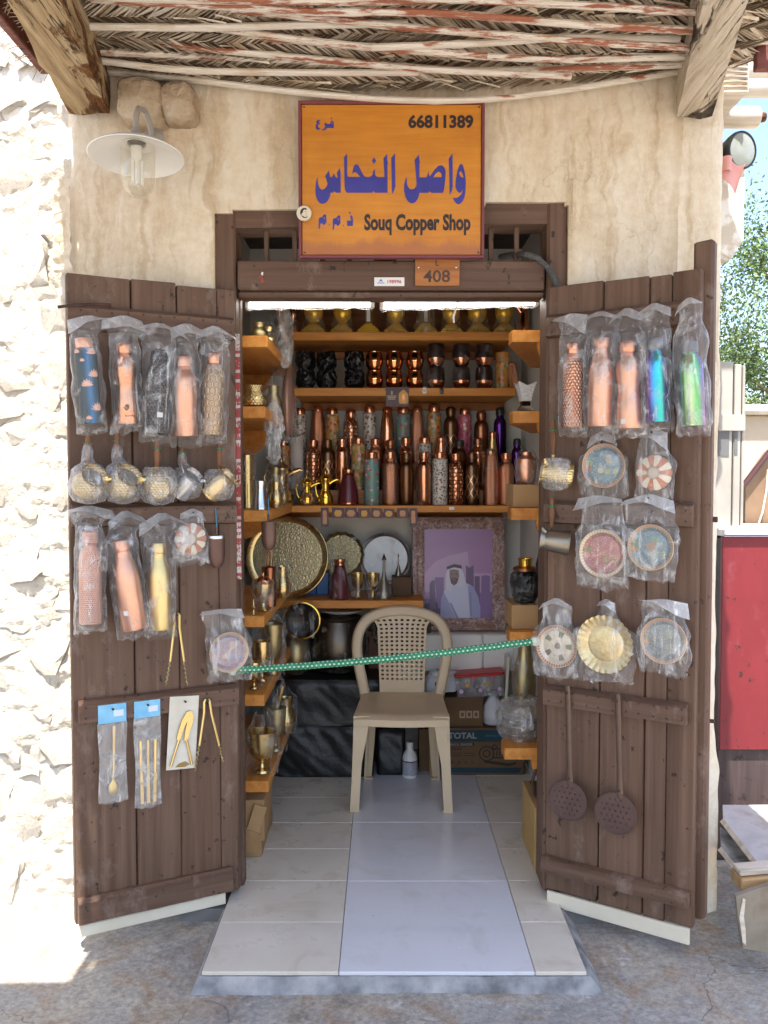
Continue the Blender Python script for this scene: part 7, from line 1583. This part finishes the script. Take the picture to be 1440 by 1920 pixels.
# ------------------------------------------------------------------ plastic chair
CH = M('beige_plastic', (.46, .345, .215), (.60, .465, .30), rough=.42, scale=7, c3=(.64, .50, .33), lo=.2, hi=.6, detail=9, rvar=.1, bump=.08, bscale=90)
chair = thing('plastic_chair', 'beige moulded plastic chair with perforated back in the doorway', 'chair', (.083, 4.085, .0015), (0, 0, R(-1.5)))
g = G()
def seat(u, v):
    x = lerp(-1, 1, u); y = lerp(-.215, .20, v); hw = lerp(.212, .195, v)
    z = .440 - .014 * (1 - x * x) * math.sin(math.pi * min(1, v * .9 + .1)) - (.020 * max(0, (.12 - v) / .12) ** 2) - .006 * abs(x) ** 10
    return Vector((x * hw, y - .012 * (1 - x * x) * (1 - v), z))
g.grid(20, 16, seat); g.grid(20, 16, lambda u, v: seat(u, v) - Vector((0, -.004 * (1 - 2 * v) * 0, .022)), flip=True)
rim = [seat(u / 20, 0) for u in range(21)] + [seat(1, v / 16) for v in range(1, 17)] + [seat(1 - u / 20, 1) for u in range(1, 21)] + [seat(0, 1 - v / 16) for v in range(1, 17)]
n = len(rim); g.add([p for p in rim] + [p + Vector((0, 0, -.030)) for p in rim], [(k, n + k, n + (k + 1) % n, (k + 1) % n) for k in range(n)])
obj('seat', g, CH, chair)
def leg(sx, sy):
    g = G(); rows = []
    for t_ in range(9):
        f = t_ / 8; z = lerp(.43, 0, f); spread = .004 * f + .012 * f * f
        wd = lerp(.074, .040, min(1, f * 1.9)) if sy < 0 else lerp(.05, .036, f); dp = lerp(.05, .036, f); th = .011
        cx = sx * ((.214 if sy < 0 else .172) + spread); cy = sy * (.205 + spread * (1 if sy < 0 else 2.2))
        L = [(0, 0), (-wd, 0), (-wd, th), (-th, th), (-th, dp), (0, dp)]
        rows.append([Vector((cx + sx * a, cy - sy * b, z)) for a, b in L])
    n = 6; vs = sum(rows, []); fs = [(j * n + k, j * n + (k + 1) % n, (j + 1) * n + (k + 1) % n, (j + 1) * n + k) for j in range(8) for k in range(n)] + [tuple(range(n)), tuple(range(8 * n, 9 * n))[::-1]]
    if sx * sy > 0: fs = [f[::-1] for f in fs]
    g.add(vs, fs)
    lo = rows[-1]; c = sum(lo, Vector()) / 6; g.box((sx * ((.226 if sy < 0 else .186) - .020), sy * (.217 + (0 if sy < 0 else .014)) - sy * .016, .005), (.046, .036, .0095), .003)
    obj('leg', g, CH, chair, ang=25)
for sx in (-1, 1):
    for sy in (-1, 1): leg(sx, sy)
# curved apron between the front legs
g = G(); poly = []
for k in range(21): x = lerp(-.20, .20, k / 20); poly.append((x, .412 - .42 * max(0, abs(x) / .2 - .46) ** 2.2))
g.prism(poly + [(.205, .418), (-.205, .418)], -.207, -.197); obj('apron', g, CH, chair)
path = [(-.205, .190, .41), (-.224, .200, .50), (-.244, .212, .60), (-.248, .222, .68), (-.232, .232, .75), (-.188, .242, .81), (-.11, .249, .846), (0, .252, .858)]
path = path + [(-x, y, z) for x, y, z in path[-2::-1]]
def sweep(path, wd, th):
    P_ = [Vector(p) for p in path]; out = []
    for i in range(len(P_) - 1):
        p0, p1, p2, p3 = P_[max(i - 1, 0)], P_[i], P_[i + 1], P_[min(i + 2, len(P_) - 1)]
        for k in range(4): t_ = k / 4; out.append(.5 * ((2 * p1) + (p2 - p0) * t_ + (2 * p0 - 5 * p1 + 4 * p2 - p3) * t_ * t_ + (3 * p1 - p0 - 3 * p2 + p3) * t_ ** 3))
    out.append(P_[-1]); rows = []
    for i, p in enumerate(out):
        tg = (out[min(i + 1, len(out) - 1)] - out[max(i - 1, 0)]).normalized(); nrm = Vector((0, -1, .15)).normalized(); sd_ = tg.cross(nrm).normalized()
        sec = [(0, 0), (.15, .7), (.5, 1), (.85, .7), (1, 0), (.8, -.3), (.2, -.3)]
        rows.append([p + sd_ * (a * wd) + nrm * (b_ * th) for a, b_ in sec])
    n = 7; g = G(); g.add(sum(rows, []), [(j * n + k, (j + 1) * n + k, (j + 1) * n + (k + 1) % n, j * n + (k + 1) % n) for j in range(len(rows) - 1) for k in range(n)]); return g
obj('back_frame', sweep(path, .052, .018), CH, chair, ang=40)
nc, nr = 19, 41
def pan(u, v):
    x = (u - .5) * 2; hw = .108 + .016 * v + .06 * max(0, (v - .82) / .18) ** 2
    return Vector((x * hw, .196 + .048 * v - .012 * (1 - x * x) * math.sin(math.pi * v), lerp(.408, .818, v) + .006 * (1 - x * x) * v))
sk_ = lambda i, j: i % 2 == 1 and j % 2 == 1 and 7 < j < 38 and 1 <= i <= nc - 2
g = G().grid(nc, nr, pan, skip=sk_); g.grid(nc, nr, lambda u, v: pan(u, v) + Vector((0, .006, 0)), flip=True, skip=sk_)
for j in range(nr):
    for i in range(nc):
        if sk_(i, j):
            q = [pan(i / nc, j / nr), pan((i + 1) / nc, j / nr), pan((i + 1) / nc, (j + 1) / nr), pan(i / nc, (j + 1) / nr)]; g.add(q + [p + Vector((0, .006, 0)) for p in q], [(k, (k + 1) % 4, 4 + (k + 1) % 4, 4 + k) for k in range(4)])
obj('perforated_back', g, CH, chair, ang=30)

# ------------------------------------------------------------------ green rope across the doorway
def rope_mat():
    m, nt, b = new_mat('green_dotted_hose'); s = nd(nt, 'SeparateXYZ', {0: nt.nodes.new('ShaderNodeTexCoord').outputs['UV']}); vec = nd(nt, 'CombineXYZ', {0: s.outputs[0], 1: s.outputs[1], 2: 0}).outputs[0]
    hd, rd = hexgrid(nt, vec); c = mixc(nt, ramp(nt, rd, [(.17, 1), (.23, 0)]), ramp(nt, noise_(nt, coords(nt), 40, 4), [(.3, (.012, .16, .075)), (.7, (.022, .24, .115))]), (.62, .66, .55)); nt.links.new(c, b.inputs['Base Color']); b.inputs['Roughness'].default_value = .5; nt.links.new(bump_(nt, rd, .3, .002), b.inputs['Normal']); return m
a, b = P(436, 1257, 3.04), P(1004, 1202, 3.045); N = 90; n = 12
pts = [a.lerp(b, k / N) + Vector((0, 0, -.012 * math.sin(math.pi * k / N) + .0015 * nz(k * .2))) - a for k in range(N + 1)]
t = thing('green_rope', 'green rope with white dots stretched across the doorway', 'rope', a); ro = obj('rope', G().tube(pts, .0125, n), rope_mat(), t)
uv = ro.data.uv_layers.new(name='UVMap')
for p in ro.data.polygons:
    if len(p.vertices) == 4:
        for li, vi in zip(p.loop_indices, p.vertices):
            k = vi % n; 
            if k == 0 and max(v % n for v in p.vertices) == n - 1: k = n
            uv.data[li].uv = ((vi // n) * (b - a).length / N / .0155, k / n * 5 * 1.7320508 * .6)
for s, q in ((0, a), (1, b)): obj('knot', G().lathe([(0, -.018), (.012, -.014), (.019, 0), (.012, .014), (0, .018)], 14, wob=.2), ro.data.materials[0], t, q - a)
# ------------------------------------------------------------------ what shows to the right of the shop
RED = wood_mat('red_board', (.15, .014, .019), (.17, .016, .022), (.20, .02, .027), (3, 3, 1), .5, .08, wear=((.30, .12, .13), .25)); DKB = wood_mat('dark_plinth', (.035, .022, .022), (.05, .033, .032), (.07, .048, .046), (20, 20, 1), .6, .2, wear=((.12, .09, .085), .5))
a, b = P(1349, 1406, 3.50), P(1349, 992, 3.50); t = thing('red_counter', 'red panelled counter with white top edge right of the shop', 'counter', (a.x, 3.50, -.06)); wdt = 1.2
obj('red_panel', G().box((wdt / 2, .012, (a.z + P(1349, 1006, 3.5).z) / 2 + .06), (wdt, .024, P(1349, 1006, 3.5).z - a.z), .002), RED, t)
zt0 = P(1349, 1006, 3.5).z; obj('white_top', G().box((wdt / 2, .2, (zt0 + b.z) / 2 + .06), (wdt, .43, b.z - zt0 - .001), .003), WHITE, t); obj('blue_line', G().box((wdt / 2, -.0165, zt0 + .066), (wdt, .003, .006)), M('blue_line_paint', (.03, .05, .3), rough=.5), t)
obj('plinth', G().box((wdt / 2, .05, (a.z + .06) / 2), (wdt, .06, a.z + .058), .003), DKB, t)
for x in (.02, wdt - .02): obj('side_panel', G().box((x, .22, (zt0 + .06) / 2 + .02), (.024, .36, zt0), .002), DKB, t)
SLAB = M('stained_white_slab', (.34, .34, .345), (.46, .46, .46), rough=.6, scale=6, c3=(.28, .23, .19), rnd=False, bump=.2)
def flat_board(name, label, cat, pts, z, th, mat, edge):
    q = [PZ(x, y, z) for x, y in pts]; c = sum(q, Vector()) / len(q); n = len(q); t = thing(name, label, cat, (c.x, c.y, z - th)); vs = [p - Vector((c.x, c.y, z - th)) for p in q]
    g = G().add(vs + [v - Vector((0, 0, th * .96)) for v in vs], [tuple(range(n)), tuple(range(n, 2 * n))[::-1]] + [(k, n + k, n + (k + 1) % n, (k + 1) % n) for k in range(n)])
    import_fix = g; o = obj('sheet', g, mat, t); bm = bmesh.new(); bm.from_mesh(o.data); bmesh.ops.recalc_face_normals(bm, faces=bm.faces); bm.to_mesh(o.data); bm.free()
    A, B = vs[-1], vs[-2]; obj('edge_strip', G().tube([A + Vector((0, 0, -th / 2)), B + Vector((0, 0, -th / 2))], .012, 4), edge, t); return t
flat_board('white_slab', 'stained white slab lying beyond the wall foot at the right', 'slab', [(1355, 1509), (1520, 1509), (1520, 1700), (1448, 1652), (1356, 1535)], .24, .022, SLAB, PALEW)
flat_board('lower_slab', 'grey slab lying under the white one at the right', 'slab', [(1350, 1550), (1420, 1600), (1470, 1660), (1424, 1640), (1392, 1638), (1352, 1588)], .185, .022, CEMENT, PALEW)
PLY = M('peeling_plywood', (.17, .14, .10), (.25, .215, .165), rough=.85, scale=5, c3=(.15, .09, .05), bump=.5, bscale=18, rnd=False)
a = P(1393, 1778, 2.66); q = [P(x, y, 2.66) - a for x, y in ((1393, 1778), (1470, 1792), (1470, 1650), (1380, 1680), (1385, 1730))]; t = thing('plywood_sheet', 'peeling grey plywood sheet standing at the far right on the ground', 'board', a); obj('sheet', G().prism([(p.x, p.z) for p in q], 0, .018), PLY, t)
obj('splintered_edge', G().prism([(-.014, .10), (-.004, .16), (.004, .155), (.0, .1), (.006, .06), (.008, .01), (-.002, .02)], -.004, -.001), PALEW, t)
a = P(1392, 1672, 2.70); t = thing('timber_offcut', 'orange brown timber offcut resting on the plywood edge', 'timber', a); obj('timber', G().box((.11, .05, .022), (.22, .09, .046), .004, rot=Matrix.Rotation(R(-5), 3, 'Y')), wood_mat('raw_timber', (.28, .16, .07), (.40, .25, .12), (.5, .34, .18), (1.3, 14, 14), .8, .4), t); obj('upper_lath', G().box((.10, .05, .056), (.20, .06, .018), .003, rot=Matrix.Rotation(R(-5), 3, 'Y')), PALEW, t)
# white board screen, beige wall, brown cover and its pole
t = thing('board_screen', 'upright white painted boards behind the red counter', 'screen', (P(1360, 0, 3.72).x, 3.72, -.06)); SCW = M('dirty_white_boards', (.30, .275, .24), (.38, .355, .32), rough=.7, scale=5, rnd=False)
x0 = P(1360, 0, 3.72).x
for xa, xb, yt in ((1340, 1373, 679), (1375, 1389, 684), (1390, 1396, 686)):
    A, B = P(xa, yt, 3.72), P(xb, yt, 3.72); obj('board', G().box(((A.x + B.x) / 2 - x0, 0, (A.z + .06) / 2), (B.x - A.x - .002, .03, A.z + .06), .003), SCW, t)
A, B = P(1345, 808, 3.70), P(1396, 778, 3.70); obj('cross_board', G().box(((A.x + B.x) / 2 - x0, -.024, (A.z + B.z) / 2 + .06), (B.x - A.x, .016, B.z - A.z), .002), SCW, t)
for xa, xb, ya, yb in ((1347, 1368, 806, 855), (1377, 1384, 806, 852)): A, B = P(xa, yb, 3.70), P(xb, ya, 3.70); obj('grey_patch', G().box(((A.x + B.x) / 2 - x0, -.0165, (A.z + B.z) / 2 + .06), (B.x - A.x, .003, B.z - A.z)), M('grey_tape', (.13, .13, .13), rough=.6), t)
t = thing('beige_wall', 'beige plastered wall in the background right of the white boards', 'wall', (3.4, 5.6, -.06)); A = P(1396, 778, 5.6); B = P(1396, 760, 5.6)
obj('wall', G().box((0, .1, (A.z + .06) / 2), (3.4, .2, A.z + .06), .01), M('beige_plaster', (.46, .37, .26), (.56, .47, .36), rough=.9, scale=3, rnd=False, bump=.4), t); obj('coping', G().box((0, .1, A.z + .06 + (B.z - A.z) / 2), (3.5, .34, B.z - A.z), .02), MORTAR, t)
t = thing('brown_cover', 'dark brown canvas cover on a slanting pole behind the red counter', 'cover', P(1397, 995, 3.95)); o_ = P(1397, 995, 3.95); q = [P(x, y, 3.95) - o_ for x, y in ((1397, 995), (1520, 995), (1520, 790), (1442, 848), (1398, 910))]
obj('canvas', G().prism([(p.x, p.z) for p in q], 0, .06), M('brown_canvas', (.16, .10, .06), (.22, .14, .085), rough=.9, bump=.3), t); A, B = P(1396, 908, 3.93) - o_, P(1450, 838, 3.93) - o_; obj('pole', G().tube([A, A.lerp(B, .5), B], .013, 8), M('dark_red_pole', (.05, .012, .014), rough=.5), t); obj('cord', G().tube([P(x, y, 3.93) - o_ for x, y in ((1418, 995), (1430, 960), (1437, 920), (1440, 880))], .004, 6), CREAM, t)
# timbers, log, floodlight and ledge by the eaves
t = thing('eaves_timber', 'sun bleached square timber end sticking out by the right eaves', 'timber', P(1374, 192, 3.20)); a = P(1335, 186, 3.22); b = P(1404, 117, 3.22); obj('timber', G().box((-.02, .22, (b.z - a.z) / 2 + .02), (b.x - a.x, .5, b.z - a.z), .006, jit=.002), PALEW, t)
for k in range(7): obj('saw_line', G().box((-.02, -.0335, .03 + .017 * k), (b.x - a.x - .01, .003, .0022), rot=Matrix.Rotation(R(1.2 * nz(k * 5.1)), 3, 'Y')), BEAM, t)
for k, (y, Y, lab) in enumerate(((134, 3.95, 'upper round pole behind the eaves timber at the right'), (166, 3.85, 'lower round pole behind the eaves timber at the right'))):
    a = P(1385, y, Y); t = thing('roof_pole', lab, 'pole', a); obj('pole', G().tube([(0, 0, 0), (.4, .01, .003), (1., .0, .0)], .038, 12), PALEW, t); obj('pole_end', G().lathe([(0, .002), (.034, 0), (.038, -.01)], 14, rot=Matrix.Rotation(-math.pi / 2, 3, 'Y')), PALEW, t)
a = P(1338, 220, 3.40); L_ = P(1424, 220, 3.40).x - a.x; t = thing('eaves_log', 'pale round log with knob end sticking out below the eaves timber', 'log', a); obj('log', G().tube([(0, 0, 0), (L_ * .5, 0, -.001), (L_ * .93, 0, -.001), (L_ * .98, 0, -.001), (L_, 0, -.001)], [.039, .040, .040, .034, .018], 14), PALEW, t); obj('knob', G().lathe([(0, -.012), (.016, -.008), (.019, 0), (.016, .01), (0, .014)], 12, (L_ + .012, 0, 0), rot=Matrix.Rotation(math.pi / 2, 3, 'Y')), BEAM, t)
c = P(1393, 281, 3.24); t = thing('floodlight', 'black round floodlight at the right edge below the log', 'floodlight', c, (R(4), 0, R(24))); r = S(34, 3.24); q = Matrix.Rotation(math.pi / 2, 3, 'X')
obj('housing', G().lathe([(r * .9, .0), (r, .0), (r * 1.02, -.012), (r * .95, -.03), (r * .7, -.075), (r * .5, -.09), (0, -.092)], 32, rot=q), BLACK, t); obj('lens', G().lathe([(0, .006), (r * .5, .004), (r * .9, -.002)], 32, rot=q), M('pale_lens', (.24, .26, .23), (.34, .36, .33), rough=.15, scale=14), t)
obj('mount_arm', G().box((-.055, .075, -.01), (.09, .02, .022), .003), IRON, t); obj('wire_tangle', G().tube([(-.10 + .02 * math.sin(k * 2.1), .07 + .01 * math.cos(k * 3.3), .01 + .022 * math.sin(k * 1.3)) for k in range(22)], .0025, 5), IRON, t)
a = P(1366, 333, 3.19); t = thing('pink_cloth', 'pink cloth draped under the floodlight', 'cloth', a)
obj('cloth', G().grid(18, 14, lambda u, v: Vector((lerp(-.055, .05, u) * (1 - .55 * v * u), -.03 - .03 * math.sin(u * 5) * (.4 + v) * .6, lerp(.045, -.055 * (.3 + u), v) + .012 * math.sin(u * 6 + v * 2)))), M('pink_fabric', (.62, .27, .24), (.70, .36, .32), rough=.8), t, ang=80); obj('cloth_fold', G().grid(8, 10, lambda u, v: Vector((lerp(-.045, -.008, u), -.05 - .018 * math.sin(u * 3.14), lerp(.055, .005, v)))), MATS['pink_fabric'], t, ang=80)
a = P(1336, 450, 3.40); b = P(1396, 322, 3.40); t = thing('wall_ledge', 'white plastered ledge block on the right wall below the floodlight', 'ledge', (a.x, 3.40, a.z)); g = G(); w, h = b.x - a.x, b.z - a.z
g.prism([(0, -.02), (w * .62, -.07), (w, 0), (w, h), (0, h)], 0, .35, fn=None); obj('block', g, M('flaking_whitewash', (.54, .47, .38), (.72, .69, .63), rough=.9, scale=9, lo=.48, hi=.54, bump=.5, rnd=False), t); obj('cap_plaster', G().box((w / 2, .17, h + .008), (w * 1.02, .36, .016), .004), PLASTER, t)
# tree
TREE = thing('ghaf_tree', 'feathery green tree standing beyond the beige wall at the right', 'tree', (P(1512, 0, 11).x, 11, -.06)); BK = M('bark', (.10, .075, .05), (.16, .12, .085), rough=.9, bump=.6)
obj('trunk', G().tube([(0, 0, 0), (.05, 0, .8), (-.05, .05, 1.7), (.05, 0, 2.6)], [.16, .13, .11, .08], 12), BK, TREE)
cl = []; g = G()
for k in range(9):
    a_ = k * .7 + .3; e = Vector((math.cos(a_) * random.uniform(.6, 1.5), math.sin(a_) * random.uniform(.3, 1.1), random.uniform(2.2, 4.6))); g.tube([Vector((.03, 0, 2.0 + .06 * k)), Vector((e.x * .45, e.y * .45, 2.2 + (e.z - 2.2) * .6)), e], [.05, .03, .012], 7); cl.append(e)
obj('limbs', g, BK, TREE)
def leaf_mat():
    m, nt, b = new_mat('small_leaves'); r_ = nt.nodes.new('ShaderNodeNewGeometry').outputs['Random Per Island']; nt.links.new(ramp(nt, r_, [(0, (.05, .095, .02)), (.5, (.10, .165, .04)), (1, (.18, .225, .075))]), b.inputs['Base Color']); b.inputs['Roughness'].default_value = .6; b.inputs['Transmission Weight'].default_value = 0; b.inputs['Subsurface Weight'].default_value = 0; return m
rng = np.random.default_rng(5); vs = []; fs = []
cen = [Vector((random.uniform(-1.55, 1.6), random.uniform(-1., 1.), random.uniform(1.9, 5.3))) for _ in range(100)] + cl
cen = [c for c in cen if (c.x / 1.7) ** 2 + ((c.z - 3.6) / 1.8) ** 2 < 1.05]
for c in cen:
    rr = random.uniform(.22, .42)
    for _ in range(420):
        d = Vector(rng.normal(0, .5, 3)); p = c + Vector((d.x * rr, d.y * rr, d.z * rr * 1.2 - .1)); l = random.uniform(.016, .036); a_ = Vector(rng.normal(0, 1, 3)).normalized() * l; b_ = a_.cross(Vector(rng.normal(0, 1, 3))).normalized() * l * .45; o_ = len(vs)
        vs += [tuple(p - a_), tuple(p + b_), tuple(p + a_), tuple(p - b_)]; fs.append((o_, o_ + 1, o_ + 2, o_ + 3))
g = G(); g.v = vs; g.f = fs; g.m = [0] * len(fs); o = obj('crown', g, leaf_mat(), TREE, flat=True); o['kind'] = 'stuff'
